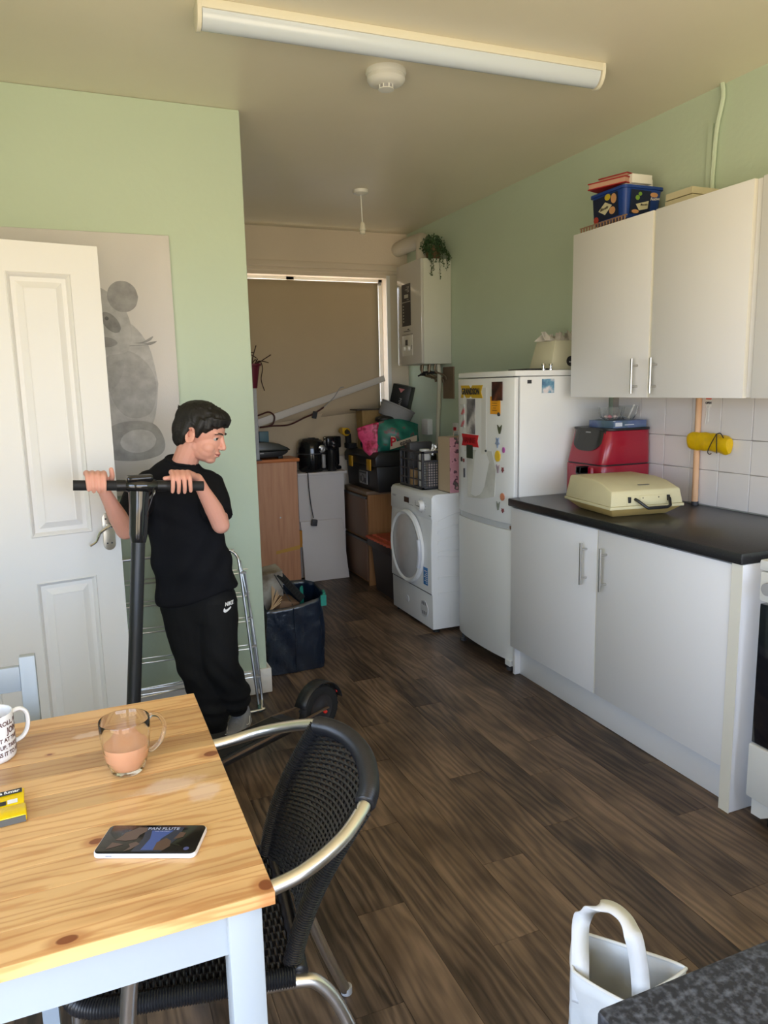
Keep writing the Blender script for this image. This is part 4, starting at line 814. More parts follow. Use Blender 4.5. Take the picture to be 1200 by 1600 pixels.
# ------------------------------------------------------------ white tote bag
t = thing('tote_bag', 'white fabric tote bag with loop handles standing open on the floor', 'bag', (0.93, 1.04, 0))
tote = mat('tote_white', (0.72, 0.73, 0.72), 0.7, var=0.04, vscale=10, bump=0.25, bscale=18)
top = [(0.812, 1.052), (0.858, 0.962), (0.898, 0.950), (1.015, 0.967), (0.955, 1.045), (0.895, 1.118), (0.868, 1.126)]
topz = [0.330, 0.322, 0.330, 0.332, 0.336, 0.335, 0.333]
bot = [(0.872, 1.128), (0.905, 1.03), (0.945, 1.00), (1.03, 1.01), (1.015, 1.09), (0.955, 1.17), (0.905, 1.175)]
def loop(pts, zs, n=8):
    out = []; k = len(pts)
    for i in range(k):
        a, b_, c_, d_ = [Vector((*pts[(i+q) % k], zs[(i+q) % k])) for q in (-1, 0, 1, 2)]
        for s_ in range(n):
            t_ = s_/n; sm = 0.5*((2*b_)+(c_-a)*t_+(2*a-5*b_+4*c_-d_)*t_*t_+(3*b_-a-3*c_+d_)*t_**3); li = b_.lerp(c_, t_); out.append(li.lerp(sm, 0.45))
    return out
Lt, Lb = loop(top, topz), loop(bot, [0.003]*7); n = len(Lt); tg = MB(); K = 9
for k in range(K):
    u = k/(K-1)
    for i in range(n):
        p = Lb[i].lerp(Lt[i], u); w = 0.006*math.sin(i*1.1+k*1.4)*math.sin(PI*u); p = p+Vector((w, w*0.7, 0)); tg.v.append(tuple(p))
tg.f = [(k*n+i, k*n+(i+1) % n, (k+1)*n+(i+1) % n, (k+1)*n+i) for k in range(K-1) for i in range(n)]+[tuple(reversed(range(n)))]; tg.m = [0]*len(tg.f)
build('body', tg, tote, t, smooth=70, solid=0.0025)
hm_ = MB().tube([tuple(p) for p in Lt], 0.004, 6, closed=True); build('rim_hem', hm_, tote, t, smooth=True)
def strap(pts, w, nm='handle'):
    P = spline(pts, 7); mb = MB(); 
    for i, p in enumerate(P):
        d_ = (P[min(i+1, len(P)-1)]-P[max(i-1, 0)]).normalized(); w_ = abs(d_.z)**1.5; side = Vector((0.60, -0.75, 0.0))*w_+Vector((0.75, 0.66, 0.0))*(1-w_); side = (side-d_*side.dot(d_)).normalized()*w/2
        mb.v += [tuple(p-side), tuple(p+side)]
    mb.f = [(2*i, 2*i+1, 2*i+3, 2*i+2) for i in range(len(P)-1)]; mb.m = [0]*len(mb.f)
    return build(nm, mb, mat('strap_white', (0.78, 0.79, 0.80), 0.6, bump=0.2, bscale=40), t, smooth=True, solid=0.003)
strap([(0.832, 1.052, 0.25), (0.829, 1.052, 0.33), (0.858, 1.090, 0.395), (0.862, 1.066, 0.438), (0.868, 1.050, 0.456), (0.888, 1.035, 0.457), (0.897, 1.006, 0.450), (0.894, 0.980, 0.430), (0.900, 0.972, 0.385), (0.908, 0.972, 0.33), (0.912, 0.972, 0.26)], 0.034)
# ------------------------------------------------------------ roller blind
t = thing('roller_blind', 'beige roller blind pulled down over the alcove window', 'blind', (1.5, 5.63, 2.27))
fab = mat('blind_fabric', srgb(190, 172, 146), 0.85, var=0.06, vscale=4, bump=0.25, bscale=9)
fb = MB()
def bf(u, v):
    x = 0.82+(2.312-0.82)*u; z = 2.274-(2.274-(1.16+0.125*u))*v
    return (x, 5.637+0.004*math.sin(x*7+z*2)*v, z)
fb.grid(bf, 26, 16); build('fabric', fb, fab, t, smooth=True, solid=0.001)
lo = MB()
def bf2(u, v):
    x = 0.82+(2.10-0.82)*u; zt = 1.18+0.12*u; z = zt-(zt-(0.84+0.10*u))*v
    fold = 0.010*math.sin((x*1.0-z*0.8)*22+1.0)*math.exp(-((x-1.72)/0.22)**2)
    return (x, 5.640+fold-0.004*v, z)
lo.grid(bf2, 60, 14); build('fabric', lo, fab, t, smooth=True, solid=0.001)
build('roller', MB().cyl((0.82, 5.640, 2.270), (2.318, 5.640, 2.270), 0.006, 14), fab, t, smooth=True)
build('roller_end', MB().cyl((2.318, 5.640, 2.270), (2.335, 5.640, 2.270), 0.014, 12), grey_print, t)
bb_ = MB(); a, b_ = Vector((0.90, 5.612, 1.093)), Vector((2.345, 5.612, 1.535)); d_ = (b_-a).normalized(); nn_ = Vector((-d_.z, 0, d_.x))*0.030
bb_.add([a-nn_, b_-nn_*0.8, b_+nn_*0.8, a+nn_]+[v+Vector((0, 0.012, 0)) for v in (a-nn_, b_-nn_*0.8, b_+nn_*0.8, a+nn_)], [(0, 1, 2, 3), (7, 6, 5, 4), (0, 4, 5, 1), (1, 5, 6, 2), (2, 6, 7, 3), (3, 7, 4, 0)])
build('bottom_bar', bb_, mat('bar_pale', srgb(205, 198, 192), 0.4), t, bevel=0.003)
dr_ = mat('dark_red_cable', (0.06, 0.012, 0.012), 0.5)
t = thing('power_cable', 'dark cable running up the blind with a black tape tag', 'cable', (1.6, 5.59, 1.25))
build('wire', MB().tube(spline([(1.23, 5.58, 1.262), (1.30, 5.585, 1.275), (1.375, 5.588, 1.296), (1.418, 5.590, 1.262), (1.402, 5.590, 1.205), (1.345, 5.588, 1.186), (1.30, 5.586, 1.184)], 7), 0.006, 8), dr_, t, smooth=True)
build('wire', MB().tube(spline([(1.30, 5.586, 1.182), (1.40, 5.588, 1.190), (1.53, 5.590, 1.194), (1.66, 5.592, 1.245), (1.735, 5.592, 1.272), (1.815, 5.592, 1.318)], 7), 0.006, 8), dr_, t, smooth=True)
build('thin_wire', MB().tube(spline([(1.815, 5.592, 1.318), (1.90, 5.594, 1.39), (1.955, 5.596, 1.462), (1.99, 5.598, 1.47)], 7), 0.0035, 6), grey_print, t, smooth=True)
build('tape_tag', MB().cbox((1.738, 5.586, 1.262), (0.035, 0.01, 0.055), rot=(0, 0.25, 0)), black_plastic, t)

# ------------------------------------------------------------ tall wood cabinet and what stands on it
oak_p = ramp_mat('pinkish_beech', [(0.25, srgb(196, 136, 98)), (0.5, srgb(210, 152, 112)), (0.8, srgb(218, 164, 124))], 0.45, scale=9, detail=5, stretch=(5, 5, 0.35))
t = thing('beech_cabinet', 'tall orange beech cabinet end-on beside the green wall', 'cabinet', (1.18, 5.49, 0))
build('side_panel', MB().box(0.80, 5.375, 0.002, 1.518, 5.395, 0.930), oak_p, t)
build('body', MB().box(0.80, 5.396, 0.02, 1.510, 5.605, 0.929), oak_p, t)
build('top', MB().box(0.79, 5.355, 0.931, 1.536, 5.61, 0.955), ramp_mat('orange_beech', [(0.3, srgb(196, 112, 60)), (0.7, srgb(214, 132, 76))], 0.4, scale=8, stretch=(0.4, 5, 5)), t, bevel=0.004)
build('tape_strip', MB().add([(1.33, 5.3738, 0.238), (1.518, 5.3738, 0.262), (1.518, 5.3738, 0.292), (1.33, 5.3738, 0.262)], [(0, 1, 2, 3)]), mat('old_tape', srgb(212, 160, 70), 0.4), t)
t2 = solo('yellow_bracket', MB().box(1.520, 5.38, 0.27, 1.540, 5.40, 0.40), mat('amber_plastic', srgb(190, 125, 30), 0.5), 'small amber strip stuck beside the lower beech cabinet edge', 'strip', (1.53, 5.39, 0.27))
solo('hole_plug', MB().lathe([(0.006, 0), (0.005, 0.002), (0, 0.002)], 10, c=(1.375, 5.3748, 0.515), axis='-y'), white_plastic, 'tiny white plug on the side of the beech cabinet', 'plug', (1.375, 5.374, 0.515))
t = thing('sandwich_toaster', 'black sandwich toaster with domed lid on the beech cabinet', 'toaster', (1.32, 5.47, 0.956))
pf = [(-0.24, 0.06), (-0.235, 0.10), (-0.16, 0.125), (-0.04, 0.130), (0.07, 0.112), (0.135, 0.082), (0.158, 0.064), (0.150, 0.060)]
build('lid', MB().prism(pf, -0.085, 0.10, 'xz'), mat('toaster_lid', (0.028, 0.030, 0.024), 0.25), t, bevel=0.012, local=True, seg=3)
build('base', MB().prism([(-0.24, 0.012), (-0.24, 0.058), (0.145, 0.058), (0.130, 0.040), (0.09, 0.020), (0.05, 0.012)], -0.085, 0.10, 'xz'), black_plastic, t, bevel=0.006, local=True)
build('foot', MB().box(0.065, -0.075, 0.0, 0.10, -0.05, 0.03).box(-0.2, -0.075, 0.0, -0.17, -0.05, 0.03).box(0.065, 0.05, 0.0, 0.10, 0.075, 0.03), black_plastic, t, bevel=0.003, local=True)
build('lamp', MB().box(-0.075, -0.0865, 0.042, -0.045, -0.085, 0.050), grey_print, t, local=True)
purple = mat('purple_plastic', srgb(96, 24, 86), 0.4)
t = thing('purple_pot', 'purple pot with pale lettering behind the green wall edge', 'pot', (1.215, 5.53, 1.088))
build('pot', MB().lathe([(0, 0), (0.048, 0), (0.062, 0.112), (0.058, 0.112), (0.045, 0.006), (0, 0.006)], 24), purple, t, smooth=True, local=True)
text('lettering', 'Dairy\nMilk', 0.026, white_ink, t, M_near((1.222, 5.4765, 1.14)))
solo('blue_carton', MB().box(1.275, 5.50, 1.076, 1.345, 5.54, 1.155), mat('teal_card', srgb(80, 112, 124), 0.5), 'small teal blue carton behind the sandwich toaster', 'box', (1.31, 5.52, 1.06), bevel=0.001)
t = thing('plant_stand', 'grey metal stand pole holding the burgundy planter', 'stand', (1.195, 5.34, 0.956))
build('pole', MB().box(1.175, 5.342, 0.957, 1.232, 5.352, 1.475), mat('galvanised', (0.30, 0.30, 0.30), 0.5, metal=0.5, var=0.2, vscale=60), t)
build('foot', MB().box(1.14, 5.30, 0.9565, 1.24, 5.37, 0.962), dark_grey, t)
t = thing('burgundy_planter', 'burgundy planter with dry twigs on the grey stand', 'planter', (1.20, 5.35, 1.476))
build('pot', MB().lathe([(0, 0), (0.040, 0), (0.064, 0.155), (0.075, 0.157), (0.075, 0.172), (0.060, 0.172), (0.038, 0.006), (0, 0.006)], 24), mat('burgundy', srgb(104, 30, 52), 0.45), t, smooth=True, local=True)
tw = MB()
for pts in ([(0.01, 0, 0.15), (0.02, 0, 0.22), (0.045, -0.01, 0.30)], [(0.02, 0, 0.15), (0.07, 0, 0.185), (0.15, -0.01, 0.235)], [(0.02, 0, 0.15), (0.07, 0, 0.190), (0.13, -0.01, 0.178)], [(0.03, 0, 0.16), (0.06, -0.03, 0.19), (0.078, -0.035, 0.14), (0.065, -0.03, 0.06), (0.086, -0.03, -0.02)], [(0, 0, 0.15), (0.03, -0.02, 0.20), (0.05, -0.03, 0.17)], [(-0.01, 0, 0.15), (0.0, -0.02, 0.23), (0.04, -0.03, 0.21)], [(0.02, 0, 0.15), (0.05, 0, 0.20), (0.055, 0, 0.205)], [(0, 0.0, 0.15), (-0.03, -0.02, 0.24), (0.02, -0.02, 0.25)]):
    tw.tube(spline(pts, 6), 0.0035, 6)
build('twig', tw, mat('twig_brown', (0.05, 0.022, 0.015), 0.7), t, local=True)

# ------------------------------------------------------------ white low unit, leaning board, small appliances
t = thing('white_unit', 'low white unit with the black air fryer on top', 'unit', (1.71, 5.52, 0))
dull = mat('dull_white_board', (0.66, 0.61, 0.58), 0.5, var=0.03, vscale=5)
build('front', MB().box(1.535, 5.425, 0.02, 1.905, 5.445, 0.812), dull, t)
build('body', MB().box(1.540, 5.446, 0.02, 1.905, 5.63, 0.812), dull, t)
build('top', MB().box(1.530, 5.405, 0.813, 1.925, 5.632, 0.833), dull, t, bevel=0.003)
bd = MB(); bd.add([(1.538, 5.335, 0.003), (1.895, 5.335, 0.003), (1.872, 5.405, 0.462), (1.538, 5.405, 0.462)]+[(1.538, 5.353, 0.003), (1.895, 5.353, 0.003), (1.872, 5.423, 0.462), (1.538, 5.423, 0.462)], [(0, 1, 2, 3), (7, 6, 5, 4), (0, 4, 5, 1), (1, 5, 6, 2), (2, 6, 7, 3), (3, 7, 4, 0)])
solo('white_board', bd, dull, 'loose white board leaning on the floor against the low unit', 'board', (1.71, 5.37, 0), bevel=0.001)
t = thing('black_air_fryer', 'black rounded air fryer with silver dial on the white unit', 'air fryer', (1.675, 5.515, 0.8335))
pr = [(0, 0.0), (0.085, 0.0), (0.100, 0.02), (0.106, 0.10), (0.104, 0.18), (0.096, 0.225), (0.080, 0.243), (0.05, 0.250), (0, 0.251)]
build('body', MB().lathe(pr, 32, sy=1.0), black_gloss, t, smooth=True, local=True)
build('top_inset', MB().lathe([(0, 0.2525), (0.06, 0.2515), (0.066, 0.249)], 28), dark_grey, t, smooth=True, local=True)
build('top_vent', MB().box(-0.02, -0.03, 0.2515, 0.03, 0.01, 0.260), black_plastic, t, bevel=0.003, local=True)
cx_, cy_ = 0.045, -0.095
dl = build('dial', MB().lathe([(0.030, 0), (0.030, 0.008), (0.024, 0.010), (0.022, 0.004), (0.014, 0.005), (0.014, 0.020), (0, 0.021)], 24, c=(cx_+0.015, cy_+0.008, 0.175), axis='-y'), steel, t, smooth=True, local=True)
build('basket_handle', MB().box(0.052, -0.118, 0.03, 0.078, -0.090, 0.135), mat('silver_grey', (0.30, 0.29, 0.28), 0.35), t, bevel=0.006, local=True)
build('basket_seam', MB().lathe([(0.1065, 0.138), (0.1070, 0.141), (0.1065, 0.144)], 32), dark_grey, t, local=True)
t = thing('plug_cord', 'black mains cord with plug dangling down the white unit front', 'cord', (1.62, 5.40, 0.44))
build('cord', MB().tube(spline([(1.60, 5.42, 0.8365), (1.607, 5.400, 0.8365), (1.609, 5.396, 0.80), (1.612, 5.398, 0.72), (1.622, 5.396, 0.60), (1.632, 5.375, 0.49)], 7), 0.004, 8), black_plastic, t, smooth=True)
build('plug', MB().cbox((1.634, 5.366, 0.455), (0.045, 0.032, 0.050), rot=(0, 0.15, 0)), dark_grey, t, bevel=0.006)
t = thing('black_mug', 'black cylinder pot standing right of the black air fryer', 'pot', (1.825, 5.47, 0.8335))
build('body', MB().lathe([(0, 0), (0.034, 0), (0.040, 0.01), (0.042, 0.16), (0.039, 0.16), (0.037, 0.012), (0, 0.01)], 24), mat('smoky_black', (0.015, 0.015, 0.015), 0.15), t, smooth=True, local=True)
t = thing('coffee_machine', 'glossy black coffee machine half hidden behind the tool chest', 'coffee machine', (1.872, 5.57, 0.8335))
build('body', MB().box(-0.065, -0.045, 0.0, 0.055, 0.05, 0.03).box(-0.065, 0.0, 0.03, 0.055, 0.05, 0.26).box(-0.065, -0.05, 0.17, 0.055, 0.0, 0.26), black_gloss, t, bevel=0.012, local=True, seg=3)
build('chrome_ring', MB().lathe([(0.012, 0), (0.012, 0.012), (0, 0.013)], 16, c=(-0.01, -0.05, 0.215), axis='-y').lathe([(0.010, 0), (0.010, 0.010), (0, 0.011)], 16, c=(-0.01, -0.05, 0.185), axis='-y'), chrome, t, smooth=True, local=True)
for k, (x, z) in enumerate(((1.795, 1.088), (1.795, 1.062))):
    pass
t = thing('glass_bottles', 'two shiny bottle tops showing left of the coffee machine', 'bottle', (1.80, 5.55, 0.8335))
build('bottle', MB().lathe([(0, 0), (0.018, 0), (0.018, 0.17), (0.007, 0.20), (0.007, 0.235), (0, 0.236)], 14, c=(0, 0, 0)), clear if 'clear' in globals() else glass, t, smooth=True, local=True)
build('cap', MB().sphere((-0.002, -0.01, 0.250), 0.009, 10, 8).sphere((-0.002, -0.01, 0.225), 0.008, 10, 8), chrome, t, smooth=True, local=True)

# ------------------------------------------------------------ two-drawer cabinet
drawer_b = mat('drawer_taupe', srgb(112, 84, 66), 0.5, var=0.06, vscale=5)
oak_s = ramp_mat('oak_side', [(0.25, srgb(140, 98, 62)), (0.5, srgb(160, 114, 72)), (0.8, srgb(172, 126, 84))], 0.5, scale=9, detail=5, stretch=(5, 5, 0.35))
t = thing('filing_cabinet', 'brown two-drawer filing cabinet under the black tool chest', 'filing cabinet', (2.18, 5.25, 0))
F0, F1, FX = 5.025, 5.49, 1.945
build('side_panel', MB().box(FX, F0, 0.002, 2.40, F0+0.018, 0.685), oak_s, t)
build('body', MB().box(FX+0.004, F0+0.0185, 0.02, 2.40, F1, 0.685), oak_s, t)
build('top', MB().box(FX-0.012, F0-0.004, 0.686, 2.41, F1+0.004, 0.712), mat('grey_brown_top', srgb(120, 98, 78), 0.45), t, bevel=0.002)
for (z0, z1) in ((0.365, 0.655), (0.045, 0.325)):
    d_ = build('drawer', MB().box(FX-0.018, F0+0.004, z0, FX-0.001, F1, z1), drawer_b, t, bevel=0.001)
    build('grip_rail', MB().box(FX-0.022, F0+0.004, z1+0.002, FX-0.004, F1, z1+0.020), mat('rail_grey', (0.09, 0.085, 0.08), 0.35, metal=0.4), d_, bevel=0.002)
# crate with orange lid
t = thing('storage_crate', 'dark plastic crate with faded orange lid between cabinet and dryer', 'crate', (2.06, 4.72, 0))
cr_ = MB(); a_ = rrect(1.955, 4.57, 2.30, 4.93, 0.02, 3); b_ = rrect(1.925, 4.545, 2.32, 4.95, 0.02, 3); n = len(a_)
cr_.add([(x, y, 0.003) for x, y in a_]+[(x, y, 0.385) for x, y in b_], [tuple(reversed(range(n))), tuple(range(n, 2*n))]+[(i, (i+1) % n, n+(i+1) % n, n+i) for i in range(n)])
build('box', cr_, mat('crate_dark', (0.028, 0.022, 0.022), 0.5), t)
build('rim', MB().box(1.908, 4.53, 0.33, 2.335, 4.965, 0.385), mat('crate_dark', (0.028, 0.022, 0.022), 0.5), t, bevel=0.004)
lidm = mat('faded_orange', srgb(176, 84, 60), 0.55, var=0.2, vscale=14)
zz_ = [(1.900, 4.97)]+[(1.915 if k % 2 else 1.895, 4.97-0.45*k/16) for k in range(1, 16)]+[(1.9, 4.515), (2.34, 4.515), (2.34, 4.97)]
build('lid', MB().prism(zz_, 0.386, 0.402, 'xy').prism([(x, y) for x, y in [(1.94+0.02*(k % 2), 4.93-0.38*k/12) for k in range(13)]]+[(2.3, 4.55), (2.3, 4.93)], 0.402, 0.412, 'xy'), lidm, t)

# ------------------------------------------------------------ tool chest and the pile on it
t = thing('tool_chest', 'black tool chest with yellow latches on the filing cabinet', 'tool chest', (2.22, 5.20, 0.7125))
T0, T1, TX = 4.90, 5.56, 1.975
tcb = MB(); tcb.prism([(TX+0.015, 0.7127), (2.42, 0.7127), (2.44, 0.90), (TX, 0.90)], T0+0.012, T1-0.012, 'xz')
build('body', tcb, black_plastic, t, bevel=0.006)
build('lid', MB().prism([(TX-0.012, 0.902), (2.45, 0.902), (2.45, 0.965), (2.42, 1.00), (TX+0.015, 1.00), (TX-0.012, 0.965)], T0, T1, 'xz'), black_plastic, t, bevel=0.006)
ylatch = mat('latch_yellow', srgb(190, 140, 20), 0.45)
for yy in (5.02, 5.40): build('latch', MB().box(TX-0.024, yy-0.038, 0.868, TX-0.012, yy+0.038, 0.950), ylatch, t, bevel=0.004)
s_ = build('sticker', MB().box(TX-0.006, 5.10, 0.755, TX+0.004, 5.25, 0.852), mat('grey_label', srgb(120, 118, 120), 0.5), t)
sm = MB().box(TX-0.0075, 5.105, 0.834, TX-0.005, 5.245, 0.845)
sm.lathe([(0.030, 0), (0.022, 0.001)], 16, c=(TX-0.007, 5.18, 0.795), axis='-x').box(TX-0.0075, 5.115, 0.765, TX-0.005, 5.15, 0.80).box(TX-0.0075, 5.20, 0.772, TX-0.005, 5.235, 0.81)
build('sticker_print', sm, ink, s_)
# shopper bag: teal front with lettering, pink gusset
t = thing('shopper_bag', 'bulging teal and pink printed shopper bag on the tool chest', 'bag', (2.14, 5.05, 1.0005))
def cush(c, d, p, nm, m_, par, seed=0, bulge=1.0):
    mb = MB(); N, K = 28, 14
    def f(u, v):
        a, b_ = 2*PI*u, -PI/2+PI*v
        sg = lambda x, e: math.copysign(abs(x)**e, x)
        x = sg(math.cos(a), p)*sg(math.cos(b_), p); y = sg(math.sin(a), p)*sg(math.cos(b_), p); z = sg(math.sin(b_), p)
        w = 0.03*math.sin(5*a+seed)*math.cos(3*b_+seed)+0.02*math.sin(11*a+4*b_)
        return (c[0]+d[0]*(x*(1+w)), c[1]+d[1]*(y*(1+w)), c[2]+d[2]*(z*(1+w*0.6)))
    mb.grid(f, N, K, cu=True); return build(nm, mb, m_, par, smooth=True)
teal = ramp_mat('teal_print_fabric', [(0.35, srgb(18, 92, 80)), (0.58, srgb(30, 116, 98)), (0.66, srgb(120, 60, 66)), (0.72, srgb(26, 104, 90))], 0.4, scale=13, detail=2)
pink = ramp_mat('pink_print_fabric', [(0.3, srgb(196, 44, 92)), (0.52, srgb(222, 72, 122)), (0.64, srgb(150, 18, 48)), (0.72, srgb(222, 80, 130))], 0.4, scale=16, detail=2)
bg = MB()
# front face: faces the camera; gusset to the left
Pf = [(2.045, 4.985, 1.002), (2.325, 4.965, 1.030), (2.345, 4.985, 1.155), (2.22, 4.99, 1.232), (2.065, 5.00, 1.222)]
Pb = [(2.02, 5.25, 1.002), (2.38, 5.22, 1.02), (2.38, 5.20, 1.17), (2.24, 5.20, 1.225), (2.00, 5.22, 1.21)]
def patch(fr, bk, n=10):
    pass
fg = MB()
def face(u, v):
    # bilinear between bottom and top edge curves of the front, bulging towards the viewer
    bx_ = Vector((2.020, 5.00, 0.912+0.09)).lerp(Vector((2.335, 4.965, 1.015)), u); tx_ = Vector((2.035, 5.02, 1.215)).lerp(Vector((2.345, 5.0, 1.19)), u)+Vector((0, 0, 0.030*math.sin(PI*u)))
    p = bx_.lerp(tx_, v); b_ = math.sin(PI*u)**0.6*math.sin(PI*v)**0.6
    return (p.x, p.y-0.055*b_+0.006*math.sin(u*14+v*9), p.z)
fg.grid(face, 22, 14)
def back(u, v):
    bx_ = Vector((2.020, 5.00, 1.002)).lerp(Vector((2.335, 4.965, 1.015)), u); tx_ = Vector((2.035, 5.02, 1.215)).lerp(Vector((2.345, 5.0, 1.19)), u)+Vector((0, 0, 0.030*math.sin(PI*u)))
    p = bx_.lerp(tx_, v); b_ = math.sin(PI*u)**0.6*math.sin(PI*v)**0.6; return (p.x, p.y+0.16*b_, p.z)
fg.grid(back, 22, 14)
build('body', fg, teal, t, smooth=70)
gs = MB()
def gus(u, v):
    a = Vector((1.965, 5.06, 0.945)).lerp(Vector((1.895, 5.10, 1.170)), v) if v > 0.3 else Vector((1.985, 5.04, 0.945)).lerp(Vector((1.944, 5.072, 1.0125)), v/0.3)
    b_ = Vector((2.022, 4.992, 0.915)).lerp(Vector((2.037, 5.018, 1.216)), v)
    p = a.lerp(b_, u); return (p.x-0.018*math.sin(PI*u)+0.006*math.sin(v*15), min(p.y, 5.2)-0.012*math.sin(PI*u)*math.sin(v*7), p.z)
gs.grid(gus, 12, 16); build('gusset', gs, pink, t, smooth=True, solid=0.003)
redp2 = mat('letter_red', srgb(190, 30, 50), 0.5)
plq = MB(); pts = [(2.085, 1.02), (2.13, 1.03), (2.25, 1.06), (2.30, 1.075), (2.30, 1.115), (2.24, 1.10), (2.14, 1.075), (2.125, 1.115), (2.095, 1.118)]
plq.prism(pts, 4.916, 4.920, 'xz'); build('print_patch', plq, mat('patch_cream', srgb(196, 180, 160), 0.5), t)
text('lettering', 'P', 0.088, redp2, t, M_near((2.108, 4.9145, 1.072)), bold=0.002)
text('lettering', 'eppa', 0.048, ink, t, M_near((2.205, 4.9145, 1.070), 0.25), bold=0.001)
t = thing('fabric_bin', 'round grey fabric bin tipped over on the shopper bag', 'bin', (2.20, 5.16, 1.24))
fbm = mat('grey_fabric', srgb(142, 142, 146), 0.8, var=0.08, vscale=10)
cylb = MB().lathe([(0.0, 0.0), (0.118, 0.0), (0.124, 0.012), (0.128, 0.095), (0.133, 0.100), (0.133, 0.108), (0.0, 0.110)], 40)
cylb.xf(Matrix.Translation((2.215, 5.155, 1.225)) @ Euler((0.10, 0.42, 0)).to_matrix().to_4x4())
build('body', cylb, fbm, t, smooth=True)
rimb = MB().tube([(0.129*math.cos(a), 0.129*math.sin(a), 0.101) for a in [2*PI*k/40 for k in range(40)]], 0.0035, 6, closed=True)
rimb.xf(Matrix.Translation((2.215, 5.155, 1.225)) @ Euler((0.10, 0.42, 0)).to_matrix().to_4x4()); build('piping', rimb, dark_grey, t, smooth=True)
t = thing('dark_scarf', 'black patterned cloth bundle squeezed under the grey fabric bin', 'cloth', (2.11, 5.12, 1.215))
cush((2.125, 5.10, 1.232), (0.070, 0.07, 0.026), 0.8, 'bundle', ramp_mat('black_pattern', [(0.5, (0.01, 0.01, 0.011)), (0.66, (0.012, 0.012, 0.012)), (0.72, (0.3, 0.3, 0.3))], 0.5, scale=60), t, 1)
t = thing('black_box', 'tilted black box with pink triangle leaning in the alcove corner', 'box', (2.36, 5.30, 1.22))
kb_ = Matrix.Translation((2.375, 5.36, 1.352)) @ Euler((0, 0.24, -0.75)).to_matrix().to_4x4()
build('carton', MB().box(-0.075, -0.05, -0.125, 0.075, 0.05, 0.125).xf(kb_), mat('black_card', (0.014, 0.015, 0.018), 0.4), t, bevel=0.002)
build('side_print', MB().box(-0.0765, -0.049, -0.124, -0.0752, 0.049, 0.124).xf(kb_), ramp_mat('grey_waves', [(0.4, (0.05, 0.055, 0.06)), (0.55, (0.12, 0.125, 0.13)), (0.6, (0.03, 0.03, 0.035))], 0.4, scale=7), t)
build('triangle', MB().prism([(-0.025, 0.10), (0.025, 0.10), (0.0, 0.068)], -0.0520, -0.0505, 'xz').xf(kb_), mat('pink_mark', srgb(190, 120, 125), 0.5), t)
text('lettering', 'POWER', 0.028, grey_print, t, kb_ @ Matrix.Translation((0.006, -0.0515, -0.02)) @ Matrix.Rotation(PI/2, 4, 'X') @ Matrix.Rotation(-PI/2, 4, 'Z'))
t = thing('cardboard_stand', 'tan cardboard box with dark lid behind the shopper bag', 'box', (2.03, 5.36, 1.0))
build('box', MB().prism([(2.02, 1.0005), (2.15, 1.0005), (2.17, 1.293), (2.01, 1.293)], 5.27, 5.40, 'xz'), mat('tan_card', srgb(150, 122, 76), 0.7, var=0.3, vscale=22), t)
build('lid', MB().box(1.965, 5.255, 1.294, 2.175, 5.41, 1.304), mat('dark_lid', (0.05, 0.04, 0.03), 0.6), t)
t = thing('yellow_drill', 'yellow and black power drill on the left of the tool chest', 'drill', (1.99, 5.42, 1.0005))
build('body', MB().tube([(1.940, 5.43, 1.130), (1.940, 5.54, 1.135)], [0.032, 0.026], 12).box(1.905, 5.42, 1.115, 1.935, 5.47, 1.16), mat('tool_yellow', srgb(206, 160, 16), 0.4), t, smooth=True)
build('grip', MB().tube([(1.965, 5.47, 1.11), (1.975, 5.48, 1.002)], 0.024, 10).box(1.955, 5.43, 1.0008, 2.02, 5.53, 1.04), black_plastic, t)
build('chuck', MB().tube([(1.940, 5.43, 1.13), (1.937, 5.38, 1.128)], [0.022, 0.014], 12), black_plastic, t, smooth=True)
t = thing('black_bag', 'slumped black holdall between the drill and the pink gusset', 'bag', (2.04, 5.26, 1.0005))
cush((2.04, 5.18, 1.047), (0.075, 0.075, 0.042), 0.8, 'body', mat('black_cloth', (0.012, 0.012, 0.014), 0.8, bump=0.4, bscale=20), t, 2)

# sockets and pipes on the right wall
for (yy, z, lab, nm) in ((5.28, 1.155, 'white double box thermostat on the wall under the boiler', 'thermostat'),):
    t = thing(nm, lab, 'thermostat', (2.55, yy, z)); build('case', MB().box(2.535, yy-0.055, z-0.065, 2.579, yy+0.055, z+0.055), white_plastic, t, bevel=0.004)
t = thing('wall_socket', 'white fused wall switch beside the pipe above the dryer', 'socket', (2.57, 4.83, 1.15))
build('plate', MB().box(2.568, 4.79, 1.11, 2.579, 4.875, 1.195), white_plastic, t, bevel=0.002)
build('switch', MB().box(2.562, 4.815, 1.14, 2.569, 4.85, 1.165), red_print, t)

# ------------------------------------------------------------ on the dryer
t = thing('plastic_crate', 'dark grey open lattice crate full of oddments on the dryer', 'crate', (2.06, 4.18, 0.8405))
cg = mat('crate_grey', (0.045, 0.045, 0.050), 0.45)
G0, G1, GX0, GX1, GZ0, GZ1 = 4.050, 4.385, 1.925, 2.16, 0.8415, 1.075
c = MB().box(GX0, G0, GZ0, GX1, G1, GZ0+0.006)
for (x, y) in ((GX0, G0), (GX1-0.016, G0), (GX0, G1-0.016), (GX1-0.016, G1-0.016)): c.box(x, y, GZ0, x+0.016, y+0.016, GZ1)
for z in (GZ0, GZ1-0.014):
    c.box(GX0, G0, z, GX0+0.008, G1, z+0.014).box(GX1-0.008, G0, z, GX1, G1, z+0.014).box(GX0, G0, z, GX1, G0+0.008, z+0.014).box(GX0, G1-0.008, z, GX1, G1, z+0.014)
build('frame', c, cg, t, bevel=0.001)
